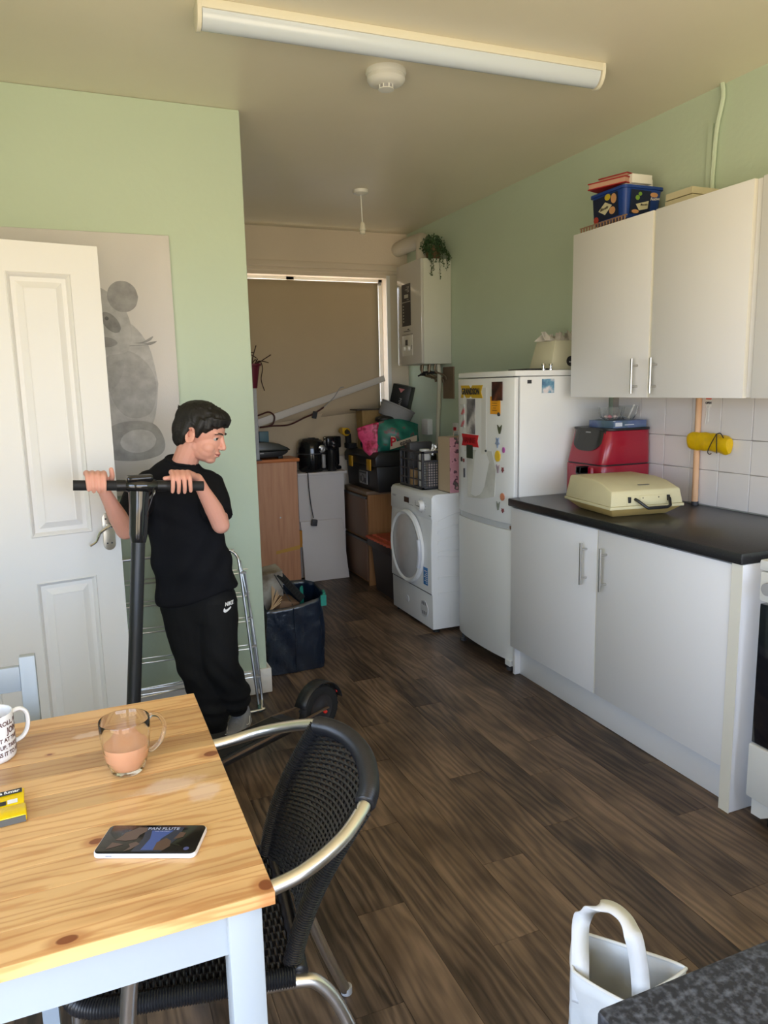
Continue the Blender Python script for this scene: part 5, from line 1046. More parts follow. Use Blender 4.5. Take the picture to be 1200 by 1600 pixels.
for k in range(3):
    z = GZ0+0.058*(k+1); build('lattice_bar', MB().box(GX0+0.001, G0+0.016, z-0.004, GX0+0.006, G1-0.016, z+0.004), cg, t)
for k in range(4):
    y = G0+0.067*(k+1); build('lattice_bar', MB().box(GX0+0.002, y-0.004, GZ0, GX0+0.007, y+0.004, GZ1-0.01), cg, t)
lat = MB()
for k in range(10): lat.box(GX0+0.016, G0+0.001, GZ0+0.016+k*0.0155, GX1-0.016, G0+0.005, GZ0+0.020+k*0.0155)
for k in range(12): x = GX0+0.024+k*0.0165; lat.box(x, G0+0.002, GZ0+0.012, x+0.004, G0+0.006, GZ1-0.06)
lat.box(GX0+0.016, G0, GZ0+0.165, GX1-0.016, G0+0.006, GZ0+0.178)
build('lattice', lat, cg, t)
solo('white_jar', MB().lathe([(0, 0), (0.035, 0), (0.038, 0.01), (0.038, 0.19), (0.032, 0.20), (0.032, 0.23), (0, 0.231)], 20, c=(2.0, 4.17, 0.849)), white_plastic, 'white ribbed jar sticking out of the lattice crate', 'jar', (2.0, 4.17, 0.849), smooth=True)
fo = MB()
def ff(u, v): return (2.03+0.09*u+0.008*math.sin(v*17), 4.11+0.05*v, 1.02+0.085*math.sin(PI*min(u*0.9+0.1, 1))+0.014*math.sin(u*23+v*13)*math.cos(v*19))
fo.grid(ff, 14, 10); solo('foil_wrap', fo, mat('crumpled_foil', (0.6, 0.6, 0.6), 0.25, metal=0.9, bump=0.6, bscale=70), 'crumpled silver foil lying on top of the lattice crate', 'foil', (2.07, 4.13, 1.02), solid=0.002)
solo('tin', MB().lathe([(0, 0), (0.035, 0), (0.035, 0.10), (0, 0.10)], 20, c=(1.978, 4.27, 0.849)), mat('tan_tin', srgb(150, 120, 80), 0.5), 'tan tin seen through the far side of the lattice crate', 'tin', (1.978, 4.27, 0.849), smooth=True)
solo('paper_wad', MB().box(1.975, 4.075, 0.850, 2.135, 4.095, 1.0), mat('pale_wad', srgb(215, 200, 190), 0.8), 'pale folded paper behind the near lattice of the crate', 'paper', (2.05, 4.085, 0.85))
solo('dark_oddment', MB().box(1.96, 4.30, 0.849, 2.12, 4.365, 1.115), dark_grey, 'dark upright block in the far end of the lattice crate', 'box', (2.04, 4.33, 0.849), bevel=0.01)
t = thing('gift_bag', 'tall gift bag, cream side and pink leaf pattern, beside the fridge', 'bag', (2.10, 3.90, 0.8405))
gbm = mat('gift_cream', srgb(190, 168, 140), 0.6)
pinkleaf = ramp_mat('pink_leaf_print', [(0.40, srgb(196, 140, 150)), (0.55, srgb(204, 150, 158)), (0.60, srgb(90, 40, 70)), (0.68, srgb(96, 100, 84)), (0.75, srgb(200, 146, 156))], 0.5, scale=30, detail=1)
gx0, gx1, gy0, gy1, gz0, gz1 = 2.010, 2.15, 3.852, 4.005, 0.8412, 1.165
build('side', MB().box(gx0, gy0+0.001, gz0, gx0+0.003, gy1, gz1).box(gx0, gy1-0.003, gz0, gx1, gy1, gz1).box(gx0, gy0, gz0, gx1, gy1, gz0+0.003).box(gx1-0.003, gy0, gz0, gx1, gy1, gz1), gbm, t)
build('printed_face', MB().box(gx0, gy0-0.002, gz0, gx1, gy0+0.001, gz1), pinkleaf, t)
build('handle', MB().tube(spline([(gx0+0.03, gy0+0.01, gz1-0.01), (gx0+0.035, gy0+0.01, gz1+0.035), (gx0+0.08, gy0+0.01, gz1+0.035), (gx0+0.085, gy0+0.01, gz1-0.01)], 5), 0.0018, 6), gbm, t)

# ------------------------------------------------------------ canvas with the pencil panda
t = thing('panda_canvas', 'large grey canvas with soft pencil drawing of a panda on the wall', 'picture', (0.0, 3.40, 1.45))
canv = mat('canvas_grey', srgb(214, 210, 208), 0.85, var=0.05, vscale=2.5, bump=0.1, bscale=200)
Z0c, Z1c, X0c, X1c, Yc = 1.02, 2.118, -0.62, 0.440, 3.400
build('canvas', MB().box(X0c, Yc, Z0c, X1c, LY-0.001, Z1c), canv, t, bevel=0.003)
def gm(v): return ramp_mat('pencil_%d' % v, [(0.3, srgb(v-10, v-11, v-11)), (0.7, srgb(v+16, v+15, v+15))], 0.9, scale=22, detail=5)
def blob(pts, m_, d, nm='drawing'):
    P = spline([(x, 0, z) for x, z in pts]+[(pts[0][0], 0, pts[0][1])], 5)[:-1]
    mb = MB(); y = Yc-0.0004-d*0.0004; mb.add([(p.x, y, p.z) for p in P], [tuple(range(len(P)))]); return build(nm, mb, m_, t)
def ellp(cx, cz, rx, rz, rot=0, n=10): return [(cx+rx*math.cos(a)*math.cos(rot)-rz*math.sin(a)*math.sin(rot), cz+rx*math.cos(a)*math.sin(rot)+rz*math.sin(a)*math.cos(rot)) for a in [2*PI*k/n for k in range(n)]]
blob(ellp(0.205, 1.50, 0.150, 0.27), gm(184), 0)                     # body
blob([(0.10, 1.30), (0.20, 1.34), (0.32, 1.33), (0.365, 1.25), (0.34, 1.19), (0.22, 1.17), (0.10, 1.20)], gm(160), 1)   # foot
blob(ellp(0.255, 1.255, 0.075, 0.050, 0.1), gm(190), 2)              # foot pad
blob([(0.14, 1.60), (0.20, 1.645), (0.28, 1.62), (0.335, 1.55), (0.345, 1.46), (0.31, 1.37), (0.22, 1.36), (0.16, 1.44)], gm(168), 3)   # arm
blob([(0.06, 1.92), (0.14, 1.90), (0.20, 1.86), (0.245, 1.80), (0.262, 1.72), (0.25, 1.66), (0.22, 1.63), (0.10, 1.62), (0.0, 1.66), (-0.02, 1.85)], gm(178), 4)     # head
blob(ellp(0.235, 1.862, 0.062, 0.064), gm(154), 5)                   # ear
blob(ellp(0.180, 1.755, 0.050, 0.028, -0.9), gm(138), 6)             # eye patch
blob(ellp(0.165, 1.772, 0.008, 0.008), gm(100), 7)
blob([(0.13, 1.70), (0.18, 1.69), (0.20, 1.67), (0.17, 1.655), (0.12, 1.66)], gm(150), 6)
blob([(0.16, 1.58), (0.22, 1.60), (0.20, 1.52), (0.15, 1.47)], gm(162), 8)
blob([(0.262, 1.672), (0.30, 1.676), (0.345, 1.70), (0.335, 1.683), (0.30, 1.670)], gm(150), 5)
blob([(0.30, 1.668), (0.36, 1.680), (0.335, 1.664)], gm(150), 5)
blob([(0.25, 1.662), (0.33, 1.664), (0.25, 1.658)], gm(150), 5)

# ------------------------------------------------------------ folded steel clothes airer
t = thing('clothes_airer', 'folded steel clothes airer leaning on the green wall behind the person', 'airer', (0.40, 3.28, 0))
air = mat('airer_steel', (0.62, 0.64, 0.66), 0.28, metal=1.0)
def side(y0, y1, x, nm):
    pass
fr_ = MB()
# outer frame: two long tubes with bent top, slightly leaning to the wall
fr_.tube(spline([(0.682, 3.215, 0.008), (0.664, 3.27, 0.35), (0.648, 3.32, 0.66), (0.640, 3.335, 0.715), (0.618, 3.345, 0.738), (0.585, 3.35, 0.742), (0.10, 3.35, 0.742), (0.075, 3.35, 0.70), (0.090, 3.22, 0.01)], 6), 0.0065, 10)
build('frame', fr_, air, t, smooth=True)
fr2 = MB().tube(spline([(0.700, 3.235, 0.04), (0.702, 3.25, 0.09), (0.685, 3.29, 0.42), (0.655, 3.33, 0.66), (0.652, 3.33, 0.69)], 6), 0.0065, 10)
fr2.tube(spline([(0.700, 3.235, 0.04), (0.69, 3.21, 0.02), (0.655, 3.20, 0.012), (0.13, 3.20, 0.012), (0.11, 3.22, 0.05), (0.11, 3.34, 0.68)], 6), 0.0065, 10)
build('wing_frame', fr2, air, t, smooth=True)
build('strut', MB().tube([(0.690, 3.245, 0.10), (0.674, 3.30, 0.55), (0.668, 3.31, 0.64)], 0.005, 8), air, t, smooth=True)
for (zl, zr) in ((0.64, 0.635), (0.545, 0.53), (0.43, 0.415), (0.30, 0.29), (0.165, 0.16)):
    yy = 3.215+zr*0.17
    build('rung', MB().tube([(0.09, yy, zl), (0.673, yy, zr)], 0.0035, 8), air, t, smooth=True)
    build('rung', MB().tube([(0.09, yy+0.02, zl+0.015), (0.690, yy+0.02, zr+0.012)], 0.003, 8), air, t, smooth=True)
build('rung', MB().tube([(0.10, 3.24, 0.19), (0.40, 3.235, 0.20), (0.42, 3.235, 0.17), (0.10, 3.235, 0.15)], 0.003, 8), air, t, smooth=True)
hb_ = MB()
for (x, y, z) in ((0.686, 3.243, 0.16), (0.681, 3.263, 0.30), (0.674, 3.287, 0.43), (0.668, 3.305, 0.54), (0.661, 3.31, 0.64)): hb_.cbox((x, y, z), (0.026, 0.012, 0.008))
build('bracket', hb_, grey_print, t)
build('end_foot', MB().cyl((0.684, 3.208, 0.001), (0.682, 3.216, 0.035), 0.008, 10), mat('foot_green', (0.1, 0.2, 0.16), 0.5), t)

# ------------------------------------------------------------ blue shopping bag and contents
t = thing('blue_bag', 'navy woven shopping bag full of odds standing by the wall corner', 'bag', (0.965, 3.75, 0))
navyb = mat('navy_woven', srgb(17, 29, 46), 0.28, var=0.2, vscale=14, bump=1.0, bscale=14, coat=0.6)
tealb = mat('teal_binding', srgb(34, 130, 116), 0.5)
bf_, bbk = 3.610, 3.865
Bt = [(0.830, bf_+0.01, 0.353), (0.95, bf_-0.012, 0.358), (1.108, bf_, 0.385), (1.150, bf_+0.05, 0.400), (1.150, bbk-0.04, 0.415), (1.10, bbk, 0.425), (0.95, bbk, 0.43), (0.832, bbk, 0.42)]
Bb = [(0.826, bf_, 0.003), (0.95, bf_-0.006, 0.003), (1.110, bf_, 0.003), (1.132, bf_+0.02, 0.003), (1.132, bbk, 0.003), (1.10, bbk+0.01, 0.003), (0.95, bbk+0.01, 0.003), (0.828, bbk, 0.003)]
def ring(P, n=6):
    out = []
    for i in range(len(P)):
        a, b_ = Vector(P[i]), Vector(P[(i+1) % len(P)])
        for k in range(n): out.append(a.lerp(b_, k/n))
    return out
Rt, Rb = ring(Bt), ring(Bb); n = len(Rt); bgm = MB(); K = 16; rr = random.Random(4)
ph = [(rr.uniform(0, 6), rr.uniform(8, 22), rr.uniform(6, 20)) for _ in range(5)]
for k in range(K):
    u = k/(K-1)
    for i in range(n):
        p = Rb[i].lerp(Rt[i], u); c_ = Vector((0.98, 3.74, p.z)); nrm = (p-c_).normalized()
        w = sum(math.sin(a+i*b_/8+u*c2) for a, b_, c2 in ph)*0.0034*math.sin(PI*u)**0.5
        if p.x < 0.84 and p.y > 3.62: w = 0
        bgm.v.append(tuple(p+nrm*w))
bgm.f = [(k*n+i, k*n+(i+1) % n, (k+1)*n+(i+1) % n, (k+1)*n+i) for k in range(K-1) for i in range(n)]+[tuple(reversed(range(n)))]; bgm.m = [0]*len(bgm.f)
build('body', bgm, navyb, t, smooth=70, solid=0.002)
build('binding', MB().tube([(1.120, bf_-0.003, 0.375), (1.145, bf_+0.02, 0.400), (1.152, bf_+0.06, 0.404)], 0.008, 8, flat=0.5).box(1.118, bf_-0.006, 0.34, 1.148, bf_+0.002, 0.398), tealb, t)
build('handle', MB().tube(spline([(1.035, 3.70, 0.30), (1.037, 3.70, 0.41), (1.043, 3.71, 0.425), (1.050, 3.72, 0.41), (1.052, 3.72, 0.30)], 5), 0.009, 8, flat=0.5), tealb, t)
build('seam', MB().tube([tuple(p) for p in [Vector((0.97, bf_-0.010, 0.01)), Vector((0.972, bf_-0.014, 0.15)), Vector((0.968, bf_-0.016, 0.35))]], 0.002, 6), navyb, t)
bx_ = solo('cardboard_box', MB().box(-0.07, -0.045, -0.12, 0.07, 0.045, 0.12).xf(Matrix.Translation((0.868, 3.735, 0.425)) @ Euler((0.25, -0.10, 0.15)).to_matrix().to_4x4()), ramp_mat('foil_box', [(0.4, srgb(100, 88, 74)), (0.6, srgb(165, 160, 150))], 0.4, scale=8), 'grey and brown carton sticking up in the navy bag', 'box', (0.868, 3.735, 0.43), bevel=0.002)
rk2 = thing('wire_rack', 'black wire rack slanting in the navy bag', 'rack', (0.95, 3.70, 0.33))
wr_ = MB(); A_, B_, C_ = Vector((0.905, 3.665, 0.515)), Vector((1.020, 3.650, 0.365)), Vector((0.03, 0.035, 0.01))
for k in range(9):
    o_ = C_*(k/8); wr_.tube([A_+o_, B_+o_*1.2], 0.0022, 5)
for k in range(12):
    p_ = A_.lerp(B_, k/11); wr_.tube([p_, p_+C_*1.15], 0.0018, 5)
wr_.tube([A_, A_+C_, B_+C_*1.2, B_], 0.003, 6, closed=True)
wr_.tube([A_+Vector((-.015, -.008, .01)), B_+Vector((-.045, -.01, -.01))], 0.0025, 6)
build('grid', wr_, black_plastic, rk2)
st_ = thing('wooden_skewers', 'bunch of pale skewers and sticks in the navy bag', 'sticks', (0.85, 3.64, 0.33))
for k in range(9):
    a = 0.25+0.11*k; build('stick', MB().tube([(0.835+0.004*k, 3.628+0.003*k, 0.335), (0.838+0.100*math.cos(a)*(0.8+0.05*(k % 3)), 3.63+0.004*k, 0.355+0.12*math.sin(a))], 0.0026, 5), mat('skewer_wood', srgb(190, 160, 125), 0.7), st_)
solo('brown_parcel', MB().cbox((0.935, 3.70, 0.33), (0.12, 0.12, 0.12), rot=(0.2, 0.3, 0.3)), mat('parcel_brown', srgb(110, 85, 65), 0.7, var=0.3, vscale=15), 'brown crumpled parcel inside the navy bag', 'parcel', (0.935, 3.70, 0.33), bevel=0.01)
# ------------------------------------------------------------ pine table
def pine_material():
    m = bpy.data.materials.new('pine'); m.use_nodes = True; nt = m.node_tree; b = nt.nodes['Principled BSDF']; N = nt.nodes.new; L = nt.links.new
    b.inputs['Roughness'].default_value = 0.33; b.inputs['Coat Weight'].default_value = 0.15
    tc = N('ShaderNodeTexCoord'); oi = N('ShaderNodeObjectInfo')
    mu = N('ShaderNodeMath'); mu.operation = 'MULTIPLY'; mu.inputs[1].default_value = 23; L(oi.outputs['Random'], mu.inputs[0])
    cb = N('ShaderNodeCombineXYZ'); L(mu.outputs[0], cb.inputs[0]); L(mu.outputs[0], cb.inputs[1])
    ad = N('ShaderNodeVectorMath'); ad.operation = 'ADD'; L(tc.outputs['Object'], ad.inputs[0]); L(cb.outputs[0], ad.inputs[1])
    mp = N('ShaderNodeMapping'); mp.inputs['Scale'].default_value = (0.12, 1, 1); L(ad.outputs[0], mp.inputs[0])
    wv = N('ShaderNodeTexWave'); wv.wave_type = 'BANDS'; wv.bands_direction = 'Y'; wv.inputs['Scale'].default_value = 14; wv.inputs['Distortion'].default_value = 14; wv.inputs['Detail'].default_value = 3; wv.inputs['Detail Scale'].default_value = 1.5; L(mp.outputs[0], wv.inputs['Vector'])
    mp2 = N('ShaderNodeMapping'); mp2.inputs['Scale'].default_value = (0.25, 1.6, 1); L(ad.outputs[0], mp2.inputs[0])
    ns = N('ShaderNodeTexNoise'); ns.inputs['Scale'].default_value = 7; ns.inputs['Detail'].default_value = 4; L(mp2.outputs[0], ns.inputs['Vector'])
    rp = N('ShaderNodeValToRGB'); E_ = rp.color_ramp.elements; E_[0].position = 0.0; E_[0].color = (*srgb(232, 186, 126), 1); E_[1].position = 1.0; E_[1].color = (*srgb(212, 156, 98), 1); e2 = E_.new(0.75); e2.color = (*srgb(228, 182, 122), 1)
    L(wv.outputs['Fac'], rp.inputs[0])
    r2 = N('ShaderNodeValToRGB'); E_ = r2.color_ramp.elements; E_[0].position = 0.30; E_[0].color = (0.50, 0.33, 0.20, 1); E_[1].position = 0.48; E_[1].color = (1, 1, 1, 1); L(ns.outputs['Fac'], r2.inputs[0])
    m1 = N('ShaderNodeMix'); m1.data_type = 'RGBA'; m1.blend_type = 'MULTIPLY'; m1.inputs[0].default_value = 0.75; L(rp.outputs[0], m1.inputs[6]); L(r2.outputs[0], m1.inputs[7])
    mr = N('ShaderNodeMapRange'); mr.inputs['To Min'].default_value = 0.70; mr.inputs['To Max'].default_value = 1.06; L(oi.outputs['Random'], mr.inputs['Value'])
    vm = N('ShaderNodeVectorMath'); vm.operation = 'SCALE'; L(m1.outputs[2], vm.inputs[0]); L(mr.outputs[0], vm.inputs['Scale'])
    cur = vm.outputs[0]
    def spot(cx, cy, sx, sy, col, lo, hi, noise=0.0):
        nonlocal cur
        s = N('ShaderNodeVectorMath'); s.operation = 'SUBTRACT'; L(tc.outputs['Object'], s.inputs[0]); s.inputs[1].default_value = (cx, cy, 0)
        q = N('ShaderNodeVectorMath'); q.operation = 'MULTIPLY'; L(s.outputs[0], q.inputs[0]); q.inputs[1].default_value = (1/sx, 1/sy, 0)
        l = N('ShaderNodeVectorMath'); l.operation = 'LENGTH'; L(q.outputs[0], l.inputs[0]); out = l.outputs['Value']
        if noise:
            n_ = N('ShaderNodeTexNoise'); n_.inputs['Scale'].default_value = 38; n_.inputs['Detail'].default_value = 6; L(tc.outputs['Object'], n_.inputs['Vector'])
            a = N('ShaderNodeMath'); a.operation = 'MULTIPLY_ADD'; a.inputs[1].default_value = noise; L(n_.outputs['Fac'], a.inputs[0]); L(out, a.inputs[2]); out = a.outputs[0]
        r = N('ShaderNodeMapRange'); r.inputs['From Min'].default_value = lo; r.inputs['From Max'].default_value = hi; r.inputs['To Min'].default_value = col[3]; r.inputs['To Max'].default_value = 0; r.interpolation_type = 'SMOOTHSTEP'; L(out, r.inputs['Value'])
        x = N('ShaderNodeMix'); x.data_type = 'RGBA'; L(r.outputs[0], x.inputs[0]); L(cur, x.inputs[6]); x.inputs[7].default_value = (*col[:3], 1); cur = x.outputs[2]
    ox, oy = TABLE_O
    kn = (*srgb(128, 66, 34), 0.95)
    for (x, y, sx, sy) in KNOTS:
        spot(x-ox, y-oy, sx*2.2, sy*2.0, (*srgb(176, 108, 58), 0.6), 0.5, 1.1); spot(x-ox, y-oy, sx, sy, kn, 0.75, 1.0)
    for (x, y, sx, sy) in STAINS: spot(x-ox, y-oy, sx, sy, (*srgb(236, 208, 186), 0.55), 0.9, 1.35, 1.0)
    L(cur, b.inputs['Base Color'])
    return m
TABLE_O = (-0.38, 1.36)
KNOTS = [(-0.065, 0.985, 0.016, 0.009), (-0.022, 1.205, 0.013, 0.009), (0.200, 1.425, 0.016, 0.012), (0.205, 0.985, 0.012, 0.014), (0.05, 1.60, 0.010, 0.006), (-0.10, 1.56, 0.006, 0.004)]
STAINS = [(0.105, 1.335, 0.085, 0.035), (0.165, 1.285, 0.045, 0.045), (-0.02, 1.62, 0.05, 0.02)]
pine = pine_material()
TX0, TX1, TY0, TY1, TZ = -0.97, 0.214, 0.965, 1.750, 0.745
t = thing('dining_table', 'pine topped dining table with pale grey painted frame', 'table', (TABLE_O[0], TABLE_O[1], 0))
nb = 11; bwid = (TY1-TY0)/nb
for k in range(nb):
    build('board', MB().box(TX0, TY0+k*bwid+0.00025, TZ-0.021, TX1, TY0+(k+1)*bwid-0.00025, TZ), pine, t, bevel=0.0008, seg=1)
greyp = mat('pale_grey_paint', (0.39, 0.43, 0.465), 0.4, bump=0.05, bscale=25)
A = 0.022
build('apron', MB().box(TX0+0.08, TY0+0.026, 0.645, TX1-0.06, TY0+0.046, TZ-0.022), greyp, t)
build('apron', MB().box(TX0+0.08, TY1-0.046, 0.645, TX1-0.06, TY1-0.026, TZ-0.022), greyp, t)
build('apron', MB().box(TX1-0.050, TY0+0.06, 0.645, TX1-0.030, TY1-0.06, TZ-0.022), greyp, t)
build('apron', MB().box(TX0+0.030, TY0+0.06, 0.645, TX0+0.050, TY1-0.06, TZ-0.022), greyp, t)
for (x, y) in ((TX1-0.068, TY0+0.012), (TX1-0.068, TY1-0.062), (TX0+0.018, TY0+0.012), (TX0+0.018, TY1-0.062)):
    build('leg', MB().box(x, y, 0.001, x+0.050, y+0.050, TZ-0.022), greyp, t, bevel=0.002)

# ------------------------------------------------------------ grey painted wooden chair behind the table
t = thing('wooden_chair', 'pale grey painted wooden chair tucked behind the table', 'chair', (-0.34, 1.75, 0))
for x in (-0.170, -0.555): build('back_post', MB().add([(x, 1.92, 0.001), (x+0.036, 1.92, 0.001), (x+0.036, 1.95, 0.001), (x, 1.95, 0.001), (x, 1.90, 0.45), (x+0.036, 1.90, 0.45), (x+0.036, 1.93, 0.45), (x, 1.93, 0.45), (x, 1.925, 0.838), (x+0.036, 1.925, 0.838), (x+0.036, 1.95, 0.838), (x, 1.95, 0.838)], [(3, 2, 1, 0), (0, 1, 5, 4), (1, 2, 6, 5), (2, 3, 7, 6), (3, 0, 4, 7), (4, 5, 9, 8), (5, 6, 10, 9), (6, 7, 11, 10), (7, 4, 8, 11), (8, 9, 10, 11)]), greyp, t, bevel=0.003)
build('top_rail', MB().box(-0.519, 1.926, 0.752, -0.170, 1.944, 0.815), greyp, t, bevel=0.003)
build('back_rail', MB().box(-0.519, 1.920, 0.58, -0.170, 1.936, 0.63), greyp, t, bevel=0.003)
build('seat', MB().box(-0.56, 1.54, 0.43, -0.13, 1.90, 0.45), greyp, t, bevel=0.004)
for x in (-0.165, -0.555): build('leg', MB().box(x, 1.56, 0.001, x+0.032, 1.592, 0.43), greyp, t)

# ------------------------------------------------------------ on the table
def wrap_text(body, size, r, z, ang, m_, parent, c, bold=0.0003, sx=1.0):
    cu = bpy.data.curves.new('lettering', 'FONT'); cu.body = body; cu.size = size; cu.extrude = 0.0001; cu.align_x = 'CENTER'; cu.align_y = 'CENTER'; cu.resolution_u = 3; cu.offset = bold
    q = bpy.data.objects.new('tmp', cu); COL.objects.link(q); me = bpy.data.meshes.new_from_object(q.evaluated_get(bpy.context.evaluated_depsgraph_get())); bpy.data.objects.remove(q)
    me.name = 'lettering'
    for v in me.vertices:
        a = ang+v.co.x*sx/r; rr_ = r+0.0004+v.co.z; zz = z+v.co.y; v.co = (c[0]+rr_*math.cos(a), c[1]+rr_*math.sin(a), zz)
    me.materials.clear(); me.materials.append(m_); o = bpy.data.objects.new('lettering', me); COL.objects.link(o); o.parent = parent
    return o
t = thing('printed_mug', 'white mug with dark printed words at the left photo edge', 'mug', (-0.203, 1.590, TZ+0.0005))
cer = mat('white_ceramic', (0.85, 0.85, 0.86), 0.15)
mr_ = 0.0425
build('body', MB().lathe([(0, 0.0), (0.036, 0.0), (mr_-0.001, 0.005), (mr_, 0.010), (mr_, 0.093), (mr_-0.001, 0.096), (mr_-0.003, 0.095), (mr_-0.004, 0.090), (mr_-0.004, 0.010), (0, 0.008)], 40), cer, t, smooth=True, local=True)
build('drink', MB().lathe([(0, 0.070), (mr_-0.0045, 0.070)], 30), mat('dark_tea', (0.25, 0.13, 0.07), 0.1), t, local=True)
build('handle', MB().tube(spline([(0.036, 0.018, 0.084), (0.052, 0.026, 0.086), (0.064, 0.032, 0.072), (0.064, 0.032, 0.045), (0.054, 0.027, 0.026), (0.036, 0.018, 0.020)], 6), 0.0055, 10, flat=0.8), cer, t, smooth=True, local=True)
maroon = mat('maroon_print', srgb(84, 46, 44), 0.5)
for (body, sz, z, sx_, b_) in (('ROLL, ROLL, ROLL', 0.0125, 0.080, 1.0, 0.0003), ('A        JOINT', 0.0175, 0.064, 0.80, 0.0005), ('TWIST IT AT THE END', 0.0115, 0.047, 0.9, 0.0003), ('LIGHT IT UP, TAKE A PUFF', 0.0115, 0.033, 0.85, 0.0003), ('THEN PASS IT TO A FRIEND', 0.0115, 0.019, 0.85, 0.0003)):
    wrap_text(body, sz, mr_, z, -PI/2+0.80, maroon, t, (0, 0), b_, sx_)
lfm = MB()
for k in range(7):
    a = PI/2+(k-3)*0.42; l_ = 0.0075*(1-0.10*abs(k-3)); aa = lambda u: -PI/2+0.28+u/mr_
    P_ = [(0, 0), (math.cos(a-0.2)*l_*0.5, math.sin(a-0.2)*l_*0.5), (math.cos(a)*l_, math.sin(a)*l_), (math.cos(a+0.2)*l_*0.5, math.sin(a+0.2)*l_*0.5)]
    lfm.add([((mr_+0.0006)*math.cos(aa(u)), (mr_+0.0006)*math.sin(aa(u)), 0.060+v) for u, v in P_], [(0, 1, 2, 3)])
build('leaf_print', lfm, mat('leaf_print', srgb(70, 90, 60), 0.5), t, local=True)

t = thing('glass_mug', 'clear glass mug half full of milky tea on the pine table', 'mug', (0.042, 1.425, TZ+0.0005))
tg_ = mat('table_glass', (1, 1, 1), 0.0, trans=1.0, ior=1.16, spec=1.0, coat=0.6)
outp = [(0, 0), (0.027, 0), (0.031, 0.004), (0.037, 0.020), (0.0435, 0.050), (0.0465, 0.085), (0.0470, 0.104), (0.0462, 0.1055), (0.0452, 0.104), (0.0442, 0.085), (0.0410, 0.050), (0.0345, 0.021), (0.028, 0.010), (0, 0.009)]
build('body', MB().lathe(outp, 48), tg_, t, smooth=True, local=True)
build('tea', MB().lathe([(0, 0.0095), (0.0276, 0.0103), (0.0343, 0.0212), (0.0385, 0.037), (0.0407, 0.050), (0.0413, 0.056), (0, 0.056)], 48), mat('milky_tea', srgb(226, 166, 126), 0.25), t, smooth=True, local=True)
build('handle', MB().tube(spline([(0.044, 0.008, 0.095), (0.052, 0.010, 0.100), (0.066, 0.013, 0.092), (0.074, 0.015, 0.070), (0.066, 0.013, 0.045), (0.050, 0.010, 0.030), (0.040, 0.008, 0.030)], 7), [0.0055]*43, 12, flat=0.75), tg_, t, smooth=True, local=True)

t = thing('smartphone', 'white edged smartphone lying face up showing a blue poster', 'phone', (0.0605, 1.160, TZ+0.0005), math.radians(-24.2))
rp_ = rrect(-0.0815, -0.039, 0.0815, 0.039, 0.010, 6)
build('body', MB().prism(rp_, 0.0, 0.0072, 'xy'), mat('phone_white', (0.82, 0.78, 0.77), 0.3), t, bevel=0.001, local=True)
build('glass_front', MB().prism(rrect(-0.0800, -0.0375, 0.0800, 0.0375, 0.009, 6), 0.0072, 0.0084, 'xy'), mat('phone_black', (0.006, 0.006, 0.007), 0.09), t, bevel=0.0004, local=True)
def scr(pts, m_, z=0.0086, nm='picture'):
    return build(nm, MB().add([(x, y, z) for x, y in pts], [tuple(range(len(pts)))]), m_, t, local=True)
def em(name, c, s): return mat(name, (0.01, 0.01, 0.01), 0.12, emit=(*c, s))
scr([(-0.022, -0.034), (0.026, -0.034), (0.042, 0.0), (0.045, 0.032), (-0.018, 0.032), (-0.014, 0.0)], em('screen_blue_dim', (0.02, 0.04, 0.12), 0.3), 0.00862)
scr([(-0.008, -0.03), (0.012, -0.03), (0.016, 0.0), (0.030, 0.022), (-0.006, 0.022), (-0.002, 0.0)], em('screen_blue', (0.05, 0.10, 0.34), 0.75), 0.00868)
skinp = em('screen_skin', (0.26, 0.15, 0.12), 0.35)
scr([(-0.058, -0.004), (-0.040, -0.006), (-0.024, -0.002), (-0.022, 0.010), (-0.014, 0.020), (-0.016, 0.030), (-0.030, 0.031), (-0.040, 0.022), (-0.048, 0.016), (-0.050, 0.008)], skinp, 0.00875)
scr([(-0.064, -0.028), (-0.052, -0.022), (-0.040, -0.015), (-0.050, -0.012), (-0.060, -0.010)], skinp, 0.00872)
scr([(-0.034, -0.034), (-0.024, -0.028), (-0.014, -0.014), (-0.022, -0.008), (-0.032, -0.014), (-0.027, -0.022)], skinp, 0.00872)
scr([(0.012, -0.030), (0.028, -0.031), (0.036, -0.020), (0.034, -0.006), (0.024, 0.002), (0.012, -0.010)], em('screen_brown', (0.20, 0.09, 0.06), 0.4), 0.00872)
scr([(0.036, -0.002), (0.050, 0.004), (0.052, 0.016), (0.042, 0.018)], em('screen_brown', (0.20, 0.09, 0.06), 0.4), 0.00874)
scr([(0.064+0.0045*math.cos(a), -0.026+0.0045*math.sin(a)) for a in [2*PI*k/12 for k in range(12)]], em('screen_dot', (0.10, 0.12, 0.35), 0.5), 0.00872)
wt2 = em('screen_text', (0.45, 0.48, 0.6), 1.0)
o = text('lettering', 'PAN FLUTE', 0.0105, wt2, None, Matrix(), depth=0.00003); o.parent = t; o.data.transform(Matrix.Translation((0.012, 0.0265, 0.0089)))
o = text('lettering', 'AND THE FOREST', 0.003, wt2, None, Matrix(), depth=0.00003); o.parent = t; o.data.transform(Matrix.Translation((0.012, 0.0195, 0.0089)))
build('side_button', MB().box(-0.06, -0.0396, 0.003, -0.05, -0.0388, 0.005), grey_print, t, local=True)

